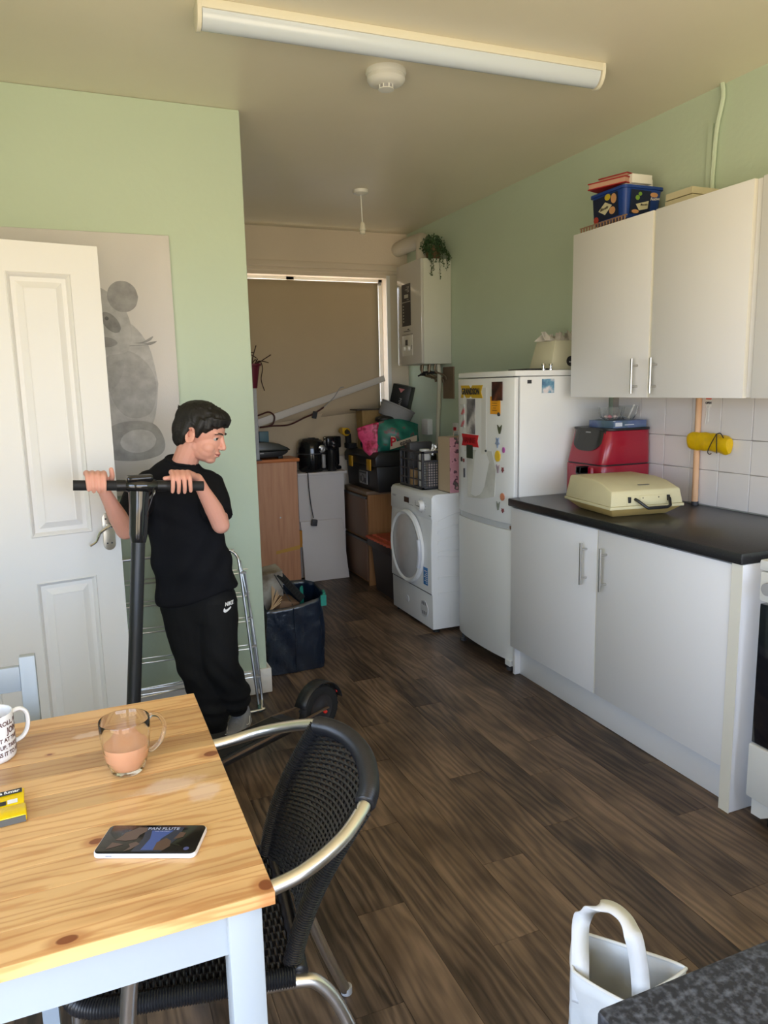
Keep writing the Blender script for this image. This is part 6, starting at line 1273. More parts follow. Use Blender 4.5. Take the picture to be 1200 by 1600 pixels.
t = thing('tobacco_pouch', 'yellow and black rolling tobacco packet at the left table edge', 'packet', (-0.215, 1.355, TZ+0.0005), 0.08)
yel = mat('pouch_yellow', srgb(240, 205, 10), 0.25, var=0.08, vscale=30, bump=0.3, bscale=30); gpk = mat('pouch_grey', srgb(92, 92, 88), 0.4)
build('pouch', MB().box(-0.075, -0.045, 0, 0.083, -0.002, 0.014), yel, t, bevel=0.004, local=True)
build('pouch_edge', MB().box(-0.074, -0.0468, 0.001, 0.081, -0.0452, 0.012), gpk, t, local=True)
build('flap', MB().add([(-0.075, -0.006, 0.012), (0.080, -0.006, 0.013), (0.082, 0.040, 0.020), (-0.075, 0.040, 0.018), (-0.075, -0.006, 0.001), (0.080, -0.006, 0.001), (0.080, 0.040, 0.001), (-0.075, 0.040, 0.001)], [(0, 1, 2, 3), (7, 6, 5, 4), (0, 4, 5, 1), (1, 5, 6, 2), (2, 6, 7, 3), (3, 7, 4, 0)]), yel, t, bevel=0.002, local=True)
def on_flap(x0, y0, x1, y1, m_, nm, h=0.0006):
    zf = lambda x, y: 0.0125+(y+0.006)/0.046*0.0072+(x+0.075)/0.157*0.0012
    return build(nm, MB().add([(x, y, zf(x, y)+h) for x, y in ((x0, y0), (x1, y0), (x1, y1), (x0, y1))], [(0, 1, 2, 3)]), m_, t, local=True)
on_flap(-0.074, 0.026, 0.078, 0.0385, ink, 'black_band'); on_flap(-0.074, -0.001, 0.052, 0.010, ink, 'black_band'); on_flap(0.054, 0.0, 0.070, 0.011, paper, 'white_square')
zt_ = 0.0125+0.038/0.046*0.0072+0.0022
o = text('lettering', 'volver a fumar', 0.0105, white_ink, None, Matrix(), depth=0.00005, align='RIGHT', bold=0.0003); o.parent = t; o.data.transform(Matrix.Translation((0.074, 0.0315, zt_+0.0004)) @ Matrix.Rotation(math.atan2(0.0072, 0.046), 4, 'X'))

# ------------------------------------------------------------ rattan chair
t = thing('rattan_chair', 'black woven rattan armchair with aluminium tube arms pushed to the table', 'chair', (0.12, 1.36, 0))
hoop = [(-0.085, 1.500, 0.40), (-0.080, 1.515, 0.58), (-0.050, 1.545, 0.655), (0.05, 1.583, 0.675), (0.238, 1.588, 0.682), (0.345, 1.560, 0.705), (0.425, 1.480, 0.738), (0.462, 1.400, 0.750), (0.472, 1.310, 0.755), (0.460, 1.225, 0.752), (0.428, 1.146, 0.742), (0.370, 1.098, 0.715), (0.300, 1.070, 0.694), (0.240, 1.062, 0.682), (0.12, 1.050, 0.675), (0.035, 1.055, 0.660), (0.012, 1.070, 0.60), (-0.004, 1.095, 0.45)]
H_ = spline(hoop, 10)
nA = 6*10+2; nB = 10*10+3
tr = 0.0125
fm = MB(); pass
build('arm_frame', MB().tube(H_[:nA+1], tr, 14), alu, t, smooth=True); build('arm_frame', MB().tube(H_[nB-1:], tr, 14), alu, t, smooth=True)
def wrapped(path, r, pitch=0.0048, n=10, closed=False, amp=0.0013):
    P = spline(path, 24) if not closed else spline(path+[path[0]], 24)
    # resample
    L_ = [0]
    for i in range(1, len(P)): L_.append(L_[-1]+(P[i]-P[i-1]).length)
    tot = L_[-1]; cnt = int(tot/pitch)*3; out = []; j = 0
    for i in range(cnt+1):
        s_ = tot*i/cnt
        while j < len(P)-2 and L_[j+1] < s_: j += 1
        d = (s_-L_[j])/max(L_[j+1]-L_[j], 1e-9); out.append(P[j].lerp(P[j+1], min(max(d, 0), 1)))
    return MB().tube(out, [r+(amp if i % 3 == 1 else (-amp*0.8 if i % 3 == 0 else amp*0.4)) for i in range(len(out))], n)
rattan = mat('black_rattan', (0.014, 0.014, 0.016), 0.32, var=0.3, vscale=60)
topw = [tuple(H_[k]) for k in range(nA, nB+1, 4)]
build('wrapped_back_rim', wrapped(topw, 0.0185), rattan, t, smooth=60)
# back surface between rim and seat rear
def lerp(a, b_, u): return a+(b_-a)*u
def backS(u, v):      # u far->near, v top->bottom
    i_ = nA+(nB-nA)*u; k = int(min(i_, nB-1)); top_ = H_[k].lerp(H_[min(k+1, nB)], i_-k)
    bt = Vector((lerp(0.318, 0.282, u)+0.035*math.sin(PI*u), lerp(1.500, 1.165, u), 0.445))
    p = top_.lerp(bt, v); p.x += -0.035*math.sin(PI*v)*0.6
    return p
bw_ = MB(); NR, NV = 66, 17
for r_ in range(1, NR):
    v = r_/NR; pts = []
    for k in range(0, NV*2+1):
        u = 0.02+0.96*k/(NV*2); p = backS(u, v); off = 0.0032*(1 if (k//2+r_) % 2 else -1)*(1 if k % 2 else 0)
        pts.append(p+Vector((off, 0, 0)))
    bw_.tube(pts, 0.0036, 5, cap=False, flat=0.9)
for k in range(NV+1):
    u = 0.02+0.96*k/NV; bw_.tube([backS(u, v/14) for v in range(0, 15)], 0.0028, 5, cap=False)
o = build('woven_back', bw_, rattan, t, smooth=60); o['kind'] = 'stuff'
sideF = [backS(0.0, v/5) for v in range(6)]; sideN = [backS(1.0, v/5) for v in range(6)]
build('wrapped_side', wrapped([tuple(p) for p in sideN], 0.0165), rattan, t, smooth=60)
build('wrapped_side', wrapped([tuple(p) for p in sideF], 0.0165), rattan, t, smooth=60)
# seat
def seatS(u, v):      # u rear->front, v far->near
    a = Vector((0.318, 1.505, 0.442)).lerp(Vector((0.282, 1.155, 0.442)), v); b_ = Vector((-0.035, 1.555, 0.445)).lerp(Vector((-0.075, 1.235, 0.445)), v)
    p = a.lerp(b_, u); p.z -= 0.012*math.sin(PI*u)*math.sin(PI*v); return p
sw = MB(); NR, NV = 64, 18
for r_ in range(NR+1):
    u = r_/NR; pts = []
    for k in range(NV*2+1):
        v = k/(NV*2); p = seatS(u, v); pts.append(p+Vector((0, 0, 0.0032*(1 if (k//2+r_) % 2 else -1)*(1 if k % 2 else 0))))
    sw.tube(pts, 0.0030, 5, cap=False)
for k in range(NV+1): sw.tube([seatS(u/14, k/NV) for u in range(15)], 0.0028, 5, cap=False)
o = build('woven_seat', sw, rattan, t, smooth=60); o['kind'] = 'stuff'
edge = [tuple(seatS(0, 0)+Vector((0, 0.012, -.004))), tuple(seatS(0.5, 0)+Vector((0, 0.016, -.006))), tuple(seatS(0.93, 0)+Vector((0, 0.014, -.008))), tuple(seatS(1.04, 0.08)), tuple(seatS(1.05, 0.5)), tuple(seatS(1.04, 0.92)), tuple(seatS(0.93, 1.0)+Vector((0, -0.014, -.008))), tuple(seatS(0.5, 1.0)+Vector((0, -0.016, -.006))), tuple(seatS(0, 1)+Vector((0.0, -0.012, -.004)))]
build('wrapped_seat_rim', wrapped(edge, 0.0165), rattan, t, smooth=60)
build('wrapped_seat_rim', wrapped([tuple(seatS(0, 0)+Vector((0.012, 0.010, -.004))), tuple(seatS(0, 0.5)+Vector((0.015, 0, -.006))), tuple(seatS(0, 1)+Vector((0.010, -0.01, -.004)))], 0.014), rattan, t, smooth=60)
for pts in ([(-0.085, 1.500, 0.42), (-0.10, 1.51, 0.002)], [(-0.004, 1.095, 0.47), (-0.012, 1.11, 0.30), (-0.03, 1.13, 0.002)],
            [(0.20, 1.16, 0.425), (0.285, 1.145, 0.425), (0.325, 1.138, 0.410), (0.365, 1.128, 0.34), (0.42, 1.11, 0.16), (0.455, 1.10, 0.002)],
            [(0.22, 1.49, 0.425), (0.32, 1.495, 0.425), (0.355, 1.497, 0.40), (0.395, 1.500, 0.30), (0.45, 1.515, 0.14), (0.500, 1.527, 0.012)]):
    build('leg', MB().tube(spline(pts, 7), 0.0125, 14), alu, t, smooth=True)
build('leg_tip', MB().lathe([(0, 0.001), (0.014, 0.001), (0.014, 0.018), (0, 0.018)], 14, c=(0.503, 1.528, 0)), grey_print, t, smooth=True)
build('leg_screw', MB().lathe([(0.005, 0), (0, 0.003)], 10, c=(0.418, 1.0975, 0.18), axis='-y'), dark_grey, t)

# ------------------------------------------------------------ electric scooter
t = thing('kick_scooter', 'black electric kick scooter held by the person', 'scooter', (0.45, 2.70, 0))
Fw, Rw = Vector((0.052, 2.448, 0.108)), Vector((0.872, 2.898, 0.108)); dd = (Rw-Fw).normalized(); sd = Vector((-dd.y, dd.x, 0))
sc_b = mat('scooter_black', (0.018, 0.019, 0.021), 0.35, var=0.2, vscale=10)
def wheel(c, nm, axis_dir, par):
    rot = Vector((0, 0, 1)).rotation_difference(axis_dir).to_matrix().to_4x4()
    Mx = Matrix.Translation(c) @ rot
    w = MB().lathe([(0.066, -0.018), (0.085, -0.022), (0.098, -0.020), (0.106, -0.010), (0.108, 0), (0.106, 0.010), (0.098, 0.020), (0.085, 0.022), (0.066, 0.018)], 44).xf(Mx)
    o_ = build(nm, w, black_rubber, par, smooth=True)
    tr_ = MB()
    for k in range(44):
        a = 2*PI*k/44; b0 = MB().cbox((0.1075*math.cos(a), 0.1075*math.sin(a), 0.006 if k % 2 else -0.006), (0.004, 0.008, 0.014), rot=(0, 0, a)).xf(Mx); tr_.add(b0.v, b0.f)
    build('tread', tr_, black_rubber, o_)
    build('rim', MB().lathe([(0.067, -0.016), (0.060, -0.014), (0.052, -0.010), (0.030, -0.014), (0.012, -0.022), (0, -0.022)], 32).lathe([(0.067, 0.016), (0.060, 0.014), (0.052, 0.010), (0.030, 0.014), (0.012, 0.022), (0, 0.022)], 32).xf(Mx), mat('rim_grey', (0.035, 0.033, 0.036), 0.35), o_, smooth=True)
    return o_
wheel(Rw, 'rear_wheel', sd, t)
fax = Vector((0.55, -0.80, 0)).normalized(); wheel(Fw, 'front_wheel', fax, t)
# deck
dk = MB(); p0 = Fw+dd*0.17; p1 = Fw+dd*0.76
def dpt(base, s_, h): return base+sd*s_+Vector((0, 0, h-0.108))
prof_d = [(-0.062, 0.110), (-0.065, 0.132), (-0.060, 0.138), (0.060, 0.138), (0.065, 0.132), (0.062, 0.110), (0.045, 0.090), (-0.045, 0.090)]
n = len(prof_d); vs = [dpt(p0, s_*0.8, h) for s_, h in prof_d]+[dpt(p0+dd*0.06, s_, h) for s_, h in prof_d]+[dpt(p1-dd*0.04, s_, h) for s_, h in prof_d]+[dpt(p1, s_*0.7, h) for s_, h in prof_d]
dk.add(vs, [tuple(range(n)), tuple(range(4*n-1, 3*n-1, -1))]+[(k*n+i, k*n+(i+1) % n, (k+1)*n+(i+1) % n, (k+1)*n+i) for k in range(3) for i in range(n)])
dk_o = build('deck', dk, sc_b, t, bevel=0.004)
mt = MB(); vs = [dpt(p0+dd*0.07, -0.052, 0.1385), dpt(p0+dd*0.07, 0.052, 0.1385), dpt(p1-dd*0.05, 0.052, 0.1385), dpt(p1-dd*0.05, -0.052, 0.1385)]; vs += [v+Vector((0, 0, 0.003)) for v in vs]
mt.add(vs, [(3, 2, 1, 0), (4, 5, 6, 7), (0, 1, 5, 4), (1, 2, 6, 5), (2, 3, 7, 6), (3, 0, 4, 7)]); build('deck_mat', mt, black_rubber, dk_o)
br = MB()
for s_ in (-1, 1):
    a = dpt(p0+dd*0.08, s_*0.066, 0.128); b_ = dpt(Rw+dd*0.01, s_*0.045, 0.122); br.tube([a, dpt(p1-dd*0.02, s_*0.066, 0.130), b_], 0.0075, 6, flat=0.6)
build('side_trim', br, mat('trim_brown', (0.22, 0.15, 0.11), 0.35, metal=0.5), dk_o, smooth=True)
fn_ = MB(); m_pts = []
for k in range(14):
    a = math.radians(20+k*11.5); 
    for s_ in (-0.030, 0.030): m_pts.append(Rw-dd*math.cos(a)*0.120+Vector((0, 0, math.sin(a)*0.120))+sd*s_)
fn_.add(m_pts, [(2*i, 2*i+1, 2*i+3, 2*i+2) for i in range(13)]); build('rear_fender', fn_, sc_b, t, smooth=True, solid=0.004)
tl = Rw+dd*0.118+Vector((0, 0, 0.045))
build('tail_light', MB().sphere(tl, (0.014, 0.014, 0.010), 12, 8), mat('tail_red', (0.75, 0.03, 0.02), 0.3), t, smooth=True)
build('reflector', MB().sphere(Rw-sd*0.026+dd*0.012+Vector((0, 0, -0.012)), (0.010, 0.010, 0.008), 10, 6), mat('tail_red', (0.75, 0.03, 0.02), 0.3), t, smooth=True)
build('kickstand', MB().tube([dpt(p0+dd*0.14, -0.06, 0.105), dpt(p0+dd*0.10, -0.10, 0.008)], 0.006, 8), sc_b, t)
# stem and bar
Bc = Vector((0.188, 2.600, 1.150)); S0 = Vector((0.088, 2.492, 0.235))
st_o = build('stem', MB().tube([S0, S0.lerp(Bc, 0.5), S0.lerp(Bc, 0.87)], [0.0235, 0.0225, 0.0225], 22), sc_b, t, smooth=True)
u_ = (Bc-S0).normalized()
build('stem_collar', MB().tube([S0.lerp(Bc, 0.80), S0.lerp(Bc, 0.83), S0.lerp(Bc, 0.93), S0.lerp(Bc, 0.985)], [0.024, 0.030, 0.033, 0.037], 22), mat('glossy_collar', (0.01, 0.01, 0.011), 0.1, coat=0.4), st_o, smooth=True)
build('folding_latch', MB().tube([S0+u_*0.01, S0+u_*0.11], [0.032, 0.028], 16).tube(spline([S0+u_*0.10+Vector((-0.03, -0.02, 0)), S0+u_*0.08+Vector((0, -0.04, 0)), S0+u_*0.11+Vector((0.035, -0.02, 0.01))], 6), 0.003, 6), sc_b, st_o, smooth=True)
build('fork', MB().tube([S0, Fw+Vector((0, 0, 0.125))], [0.030, 0.032], 14).tube([Fw+Vector((0, 0, 0.125)), Fw+fax*0.034+Vector((0, 0, 0.09)), Fw+fax*0.034], 0.010, 8).tube([Fw+Vector((0, 0, 0.125)), Fw-fax*0.034+Vector((0, 0, 0.09)), Fw-fax*0.034], 0.010, 8), sc_b, t, smooth=True)
nk = [tuple(Fw+Vector((0.01, 0.005, 0.13))), tuple(Fw+dd*0.10+Vector((0, 0, 0.09))), tuple(p0+dd*0.03+Vector((0, 0, 0.02)))]
build('deck_neck', MB().tube(spline(nk, 5), 0.026, 12), sc_b, t, smooth=True)
BL, BR = Vector((-0.018, 2.598, 1.171)), Vector((0.398, 2.602, 1.139)); bd_ = (BR-BL).normalized()
hb = build('handlebar', MB().tube([BL.lerp(BR, 0.25), BL.lerp(BR, 0.40), BL.lerp(BR, 0.75)], 0.014, 16), sc_b, t, smooth=True)
build('clamp_housing', MB().tube([BL.lerp(BR, 0.38), BL.lerp(BR, 0.43), BL.lerp(BR, 0.50), BL.lerp(BR, 0.58), BL.lerp(BR, 0.63)], [0.018, 0.028, 0.033, 0.028, 0.018], 18), mat('glossy_collar', (0.01, 0.01, 0.011), 0.1, coat=0.4), hb, smooth=True)
build('display', MB().cbox(BL.lerp(BR, 0.50)+Vector((0, -0.006, 0.026)), (0.085, 0.045, 0.022)), black_gloss, hb, bevel=0.008)
build('brake_lever', MB().tube(spline([BL.lerp(BR, 0.60)+Vector((0, 0.0, 0.0)), BL.lerp(BR, 0.60)+Vector((0, -0.022, -0.02)), BL.lerp(BR, 0.56)+Vector((0, -0.02, -0.04))], 5), 0.004, 8), mat('lever_silver', (0.3, 0.3, 0.3), 0.3, metal=0.9), hb, smooth=True)
build('lever_collar', MB().tube([BL.lerp(BR, 0.32), BL.lerp(BR, 0.395)], 0.0195, 16).tube([BL.lerp(BR, 0.63), BL.lerp(BR, 0.70)], 0.0195, 16), black_plastic, hb, smooth=True)
GR = 0.0170
for (a, b_) in ((0.0, 0.32), (0.70, 1.0)):
    gp_ = MB().tube([BL.lerp(BR, a), BL.lerp(BR, b_)], GR, 20); build('grip', gp_, black_rubber, hb, smooth=True)
build('cable', MB().tube(spline([BL.lerp(BR, 0.60)+Vector((0, -0.02, 0)), BL.lerp(BR, 0.57)+Vector((0, -0.045, -0.04)), S0.lerp(Bc, 0.90)+Vector((0.02, -0.03, 0))], 6), 0.0025, 6), black_plastic, hb, smooth=True)
# ------------------------------------------------------------ the person
from mathutils.bvhtree import BVHTree
def organic(name, mb, voxel, m_, parent, it=4, disp=None, fac=0.5, decim=None):
    me = bpy.data.meshes.new('tmp'); me.from_pydata(mb.v, [], mb.f); me.update()
    bm = bmesh.new(); bm.from_mesh(me); bmesh.ops.recalc_face_normals(bm, faces=bm.faces); bm.to_mesh(me); bm.free()
    o = bpy.data.objects.new('tmp', me); COL.objects.link(o)
    r = o.modifiers.new('r', 'REMESH'); r.mode = 'VOXEL'; r.voxel_size = voxel
    if it: s = o.modifiers.new('s', 'SMOOTH'); s.iterations = it; s.factor = fac
    dg = bpy.context.evaluated_depsgraph_get(); res = bpy.data.meshes.new_from_object(o.evaluated_get(dg)); bpy.data.objects.remove(o)
    res.name = name
    if disp:
        ns = [v.normal.copy() for v in res.vertices]
        for v, n_ in zip(res.vertices, ns): v.co = v.co + n_*disp(v.co)
    rt = root_of(parent); res.transform(Matrix.Translation(-rt.location))
    res.polygons.foreach_set('use_smooth', [True]*len(res.polygons)); res.materials.clear(); res.materials.append(m_)
    o = bpy.data.objects.new(name, res); COL.objects.link(o); o.parent = parent
    return o
def limb(mb, pts, rad, n=16):
    P = spline(pts, 5); R_ = []
    for i in range(len(pts)-1):
        for k in range(5): R_.append(rad[i]+(rad[i+1]-rad[i])*k/5)
    R_.append(rad[-1]); mb.tube(P, R_, n)
    mb.sphere(P[0], rad[0]*0.99, n, 8); mb.sphere(P[-1], rad[-1]*0.99, n, 8)
skin = mat('skin', srgb(224, 164, 144), 0.5, var=0.04, vscale=14)
sb = skin.node_tree.nodes['Principled BSDF']; sb.inputs['Subsurface Weight'].default_value = 0.12; sb.inputs['Subsurface Radius'].default_value = (0.02, 0.008, 0.005); sb.inputs['Subsurface Scale'].default_value = 0.5
hairm = ramp_mat('dark_hair', [(0.3, (0.0035, 0.003, 0.003)), (0.7, (0.010, 0.008, 0.007))], rough=0.55, scale=70, stretch=(1, 1, 0.25), bump=0.5)
cloth_b = mat('black_jersey', (0.0075, 0.0078, 0.010), 0.88, spec=0.2, bump=0.1, bscale=300)
person = thing('person', 'person in black T-shirt and black joggers leaning on the scooter handlebar', 'person', (0.45, 2.98, 0))
# head frame
HS = 0.95
HC = Vector((0.440, 2.850, 1.312)); Fw_ = Vector((0.87, -0.49, 0)).normalized(); Lf_ = Vector((0, 0, 1)).cross(Fw_)
pitch = math.radians(17)
Xh = (Fw_*math.cos(pitch)-Vector((0, 0, 1))*math.sin(pitch)).normalized(); Zh = Xh.cross(Lf_).normalized()
roll_ = Matrix.Rotation(math.radians(-3), 3, Xh)
Lh = roll_ @ Lf_; Zh = roll_ @ Zh
HM = Matrix(((Xh.x*HS, Lh.x*HS, Zh.x*HS, HC.x), (Xh.y*HS, Lh.y*HS, Zh.y*HS, HC.y), (Xh.z*HS, Lh.z*HS, Zh.z*HS, HC.z), (0, 0, 0, 1)))
hd = MB()
def E_(c, r, n=28, k=18): hd.sphere(c, r, n, k)
E_((-0.008, 0, 0.022), (0.098, 0.075, 0.086)); E_((0.030, 0, -0.030), (0.060, 0.056, 0.076)); E_((0.032, 0, -0.074), (0.053, 0.047, 0.036))
E_((0.058, 0, -0.094), (0.024, 0.030, 0.017)); E_((0.045, 0, -0.090), (0.030, 0.034, 0.018)); E_((0.0, 0, -0.052), (0.048, 0.052, 0.045))
for s in (-1, 1): E_((0.042, s*0.018, -0.060), (0.040, 0.036, 0.036))
for s in (-1, 1):
    E_((0.050, s*0.033, -0.046), (0.030, 0.025, 0.028)); E_((0.070, s*0.026, 0.016), (0.016, 0.024, 0.010)); E_((0.094, s*0.0095, -0.040), (0.0095, 0.007, 0.0065), 14, 10)
    e = MB().sphere((0, 0, 0), (0.019, 0.0055, 0.030), 20, 12); e.tube([(0.017*math.cos(a)-0.002, s*0.006, 0.029*math.sin(a)+0.001) for a in [math.radians(30+k*22) for k in range(12)]], 0.0038, 8)
    e.xf(Matrix.Translation((-0.010, s*0.0755, -0.017)) @ Euler((s*0.12, -0.15, s*0.30)).to_matrix().to_4x4()); hd.add(e.v, e.f)
hd.tube([(0.084, 0, 0.008), (0.094, 0, -0.014), (0.103, 0, -0.031), (0.106, 0, -0.037)], [0.0075, 0.008, 0.0095, 0.0090], 14); hd.sphere((0.104, 0, -0.036), 0.0098, 14, 10)
E_((0.0845, 0, -0.0605), (0.011, 0.020, 0.0068), 18, 10); E_((0.082, 0, -0.0735), (0.011, 0.017, 0.0062), 18, 10)
hd.xf(HM)
body = MB(); body.add(hd.v, hd.f)
limb(body, [tuple(HM @ Vector((-0.022, 0, -0.050))), tuple(HM @ Vector((-0.030, 0, -0.100))), (0.362, 2.885, 1.165), (0.355, 2.895, 1.12)], [0.052, 0.048, 0.047, 0.045])
# torso under the clothes
def loft(mb, rings, n=28):
    # rings: (cx, cy, cz, rx, ry, tilt)
    k = len(rings); vs = []
    for (cx, cy, cz, rx, ry, tl) in rings:
        for j in range(n):
            a = 2*PI*j/n; c_, s_ = math.cos(a), math.sin(a); x = rx*math.copysign(abs(c_)**0.85, c_); y = ry*math.copysign(abs(s_)**0.85, s_); vs.append((cx+x, cy+y, cz+tl*x))
    mb.add(vs, [tuple(reversed(range(n))), tuple((k-1)*n+j for j in range(n))]+[(i*n+j, i*n+(j+1) % n, (i+1)*n+(j+1) % n, (i+1)*n+j) for i in range(k-1) for j in range(n)])
loft(body, [(0.400, 2.965, 0.64, 0.105, 0.075, 0.0), (0.385, 2.94, 0.80, 0.10, 0.065, 0.1), (0.365, 2.90, 0.95, 0.10, 0.065, 0), (0.355, 2.885, 1.08, 0.115, 0.060, -0.05), (0.356, 2.885, 1.13, 0.09, 0.045, -0.05)])
ShR, ElR, WrR = Vector((0.222, 2.868, 1.118)), Vector((0.140, 2.780, 0.975)), Vector((0.078, 2.668, 1.135))
ShL, ElL, WrL = Vector((0.458, 2.858, 1.108)), Vector((0.474, 2.742, 0.972)), Vector((0.388, 2.668, 1.158))
limb(body, [ShR, ShR.lerp(ElR, 0.5), ElR], [0.042, 0.038, 0.031]); limb(body, [ElR, ElR.lerp(WrR, 0.35)+Vector((0, .006, 0)), ElR.lerp(WrR, 0.75), WrR], [0.032, 0.033, 0.024, 0.020])
limb(body, [ShL, ShL.lerp(ElL, 0.5), ElL], [0.042, 0.038, 0.032]); limb(body, [ElL, ElL.lerp(WrL, 0.35)+Vector((.004, .004, 0)), ElL.lerp(WrL, 0.75), WrL], [0.033, 0.033, 0.024, 0.020])
# hands on the bar
def barc(x): return Vector((x, 2.600, 1.171-(x+0.018)*0.0769))
def onbar(x, phi, R): a = math.radians(phi); return barc(x)+Vector((0, -math.sin(a)*R, math.cos(a)*R))
def hand(xs, lens, wrist, mcp_phi, mcp_R, chain, rads):
    for x, l_ in zip(xs, lens):
        P = [onbar(x[0], mcp_phi, mcp_R)]+[onbar(x[0]+(x[1]-x[0])*(i+1)/len(chain), ph*(l_ if ph > 60 else 1), R_) for i, (ph, R_) in enumerate(chain)]
        limb(body, P, rads, 12)
    A_, B_ = onbar(xs[0][0], mcp_phi, mcp_R), onbar(xs[3][0], mcp_phi, mcp_R)
    for k in range(4):
        m_ = A_.lerp(B_, k/3); limb(body, [m_+Vector((0, 0.004, -0.002)), m_.lerp(wrist, 0.5), wrist.lerp(m_, 0.12)], [0.0108, 0.0140, 0.0150], 12)
hand([(0.079, 0.076), (0.061, 0.060), (0.043, 0.043), (0.026, 0.028)], [0.95, 1.0, 0.97, 0.85], WrR, -32, 0.046, [(22, 0.036), (88, 0.0265), (140, 0.0255)], [0.0086, 0.0076, 0.0070, 0.0062])
limb(body, [WrR+Vector((0.006, -0.008, 0.018)), (0.099, 2.642, 1.172), (0.105, 2.628, 1.192), (0.103, 2.618, 1.214)], [0.0125, 0.0105, 0.0088, 0.0075], 12)
hand([(0.296, 0.291), (0.314, 0.311), (0.332, 0.331), (0.349, 0.351)], [0.97, 1.03, 1.0, 0.9], WrL, -12, 0.048, [(40, 0.040), (88, 0.0270), (138, 0.0260)], [0.0088, 0.0078, 0.0072, 0.0064])
limb(body, [WrL+Vector((-0.014, -0.016, 0.012)), (0.330, 2.622, 1.176), (0.300, 2.604, 1.1745), (0.270, 2.598, 1.1745)], [0.0135, 0.0110, 0.0088, 0.0074], 12)
# shins inside the trousers
limb(body, [(0.345, 2.97, 0.62), (0.375, 2.95, 0.34), (0.450, 3.03, 0.09)], [0.06, 0.042, 0.030]); limb(body, [(0.46, 2.96, 0.62), (0.462, 2.915, 0.38), (0.562, 3.085, 0.10)], [0.06, 0.042, 0.030])
sk = organic('body', body, 0.0024, skin, person, it=3, fac=0.5)
# eyes, brows, lips
eye_w = mat('eye_white', (0.52, 0.49, 0.47), 0.2); iris = mat('iris_dark', (0.03, 0.035, 0.03), 0.1)
def hx(p): return HM @ Vector(p)
for s in (-1, 1):
    c = hx((0.0705, s*0.0305, -0.0045))
    eo = build('eye', MB().sphere(c, 0.0104, 20, 14), eye_w, person, smooth=True)
    gz = (Xh*0.93-Lh*0.10*1+Vector((0, 0, 0.06))).normalized(); gz = (gz+Lh*(-0.32 if s < 0 else -0.1)).normalized()
    R0 = Vector((0, 0, 1)).rotation_difference(gz).to_matrix().to_4x4()
    build('iris', MB().lathe([(0, 0.0108), (0.003, 0.0106), (0.0056, 0.0092)], 16).xf(Matrix.Translation(c) @ R0), iris, eo, smooth=True)
    lid = MB().tube([tuple(hx(p)) for p in ((0.066, s*0.0425, -0.006), (0.0765, s*0.038, 0.0015), (0.0815, s*0.0305, 0.0035), (0.080, s*0.0215, 0.0), (0.077, s*0.018, -0.004))], 0.0022, 8)
    build('eyelid', lid, skin, person, smooth=True)
    build('eyelash', MB().tube([tuple(hx(p)) for p in ((0.067, s*0.0420, -0.007), (0.0785, s*0.037, -0.0004), (0.0830, s*0.0305, 0.0010), (0.0815, s*0.0225, -0.002))], 0.0008, 6), hairm, person)
    build('eyebrow', MB().tube([tuple(hx(p)) for p in ((0.072, s*0.050, 0.011), (0.084, s*0.038, 0.018), (0.0905, s*0.026, 0.018), (0.0925, s*0.014, 0.014))], [0.0014, 0.0028, 0.0030, 0.0018], 8), mat('brow_brown', (0.035, 0.022, 0.016), 0.8), person, smooth=True)
lipm = mat('lip', srgb(188, 104, 96), 0.45)
lp_ = MB().tube([tuple(hx(p)) for p in ((0.076, 0.019, -0.067), (0.088, 0.011, -0.0645), (0.0938, 0, -0.0635), (0.088, -0.011, -0.0645), (0.076, -0.019, -0.067))], [0.0012, 0.0030, 0.0036, 0.0030, 0.0012], 10)
lp_.tube([tuple(hx(p)) for p in ((0.075, 0.017, -0.069), (0.086, 0.010, -0.0715), (0.0912, 0, -0.0720), (0.086, -0.010, -0.0715), (0.075, -0.017, -0.069))], [0.0010, 0.0032, 0.0038, 0.0032, 0.0010], 10)
build('lips', lp_, lipm, person, smooth=True)
build('mouth_line', MB().tube([tuple(hx(p)) for p in ((0.0765, -0.0195, -0.0675), (0.0895, -0.011, -0.0678), (0.0955, 0, -0.0676), (0.0895, 0.011, -0.0678), (0.0765, 0.0195, -0.0675))], 0.0007, 6), mat('mouth_dark', (0.08, 0.02, 0.02), 0.6), person)
for s in (-1, 1): build('nostril', MB().sphere(hx((0.0985, s*0.0075, -0.0455)), (0.003, 0.0025, 0.0015), 8, 6), mat('mouth_dark', (0.08, 0.02, 0.02), 0.6), person)
build('inner_ear', MB().tube([tuple(hx((-0.012+0.008*math.cos(a), -0.0825, -0.008+0.014*math.sin(a)))) for a in [math.radians(q) for q in range(60, 300, 30)]], 0.0016, 6), mat('ear_shade', srgb(196, 120, 104), 0.6), person, smooth=True)
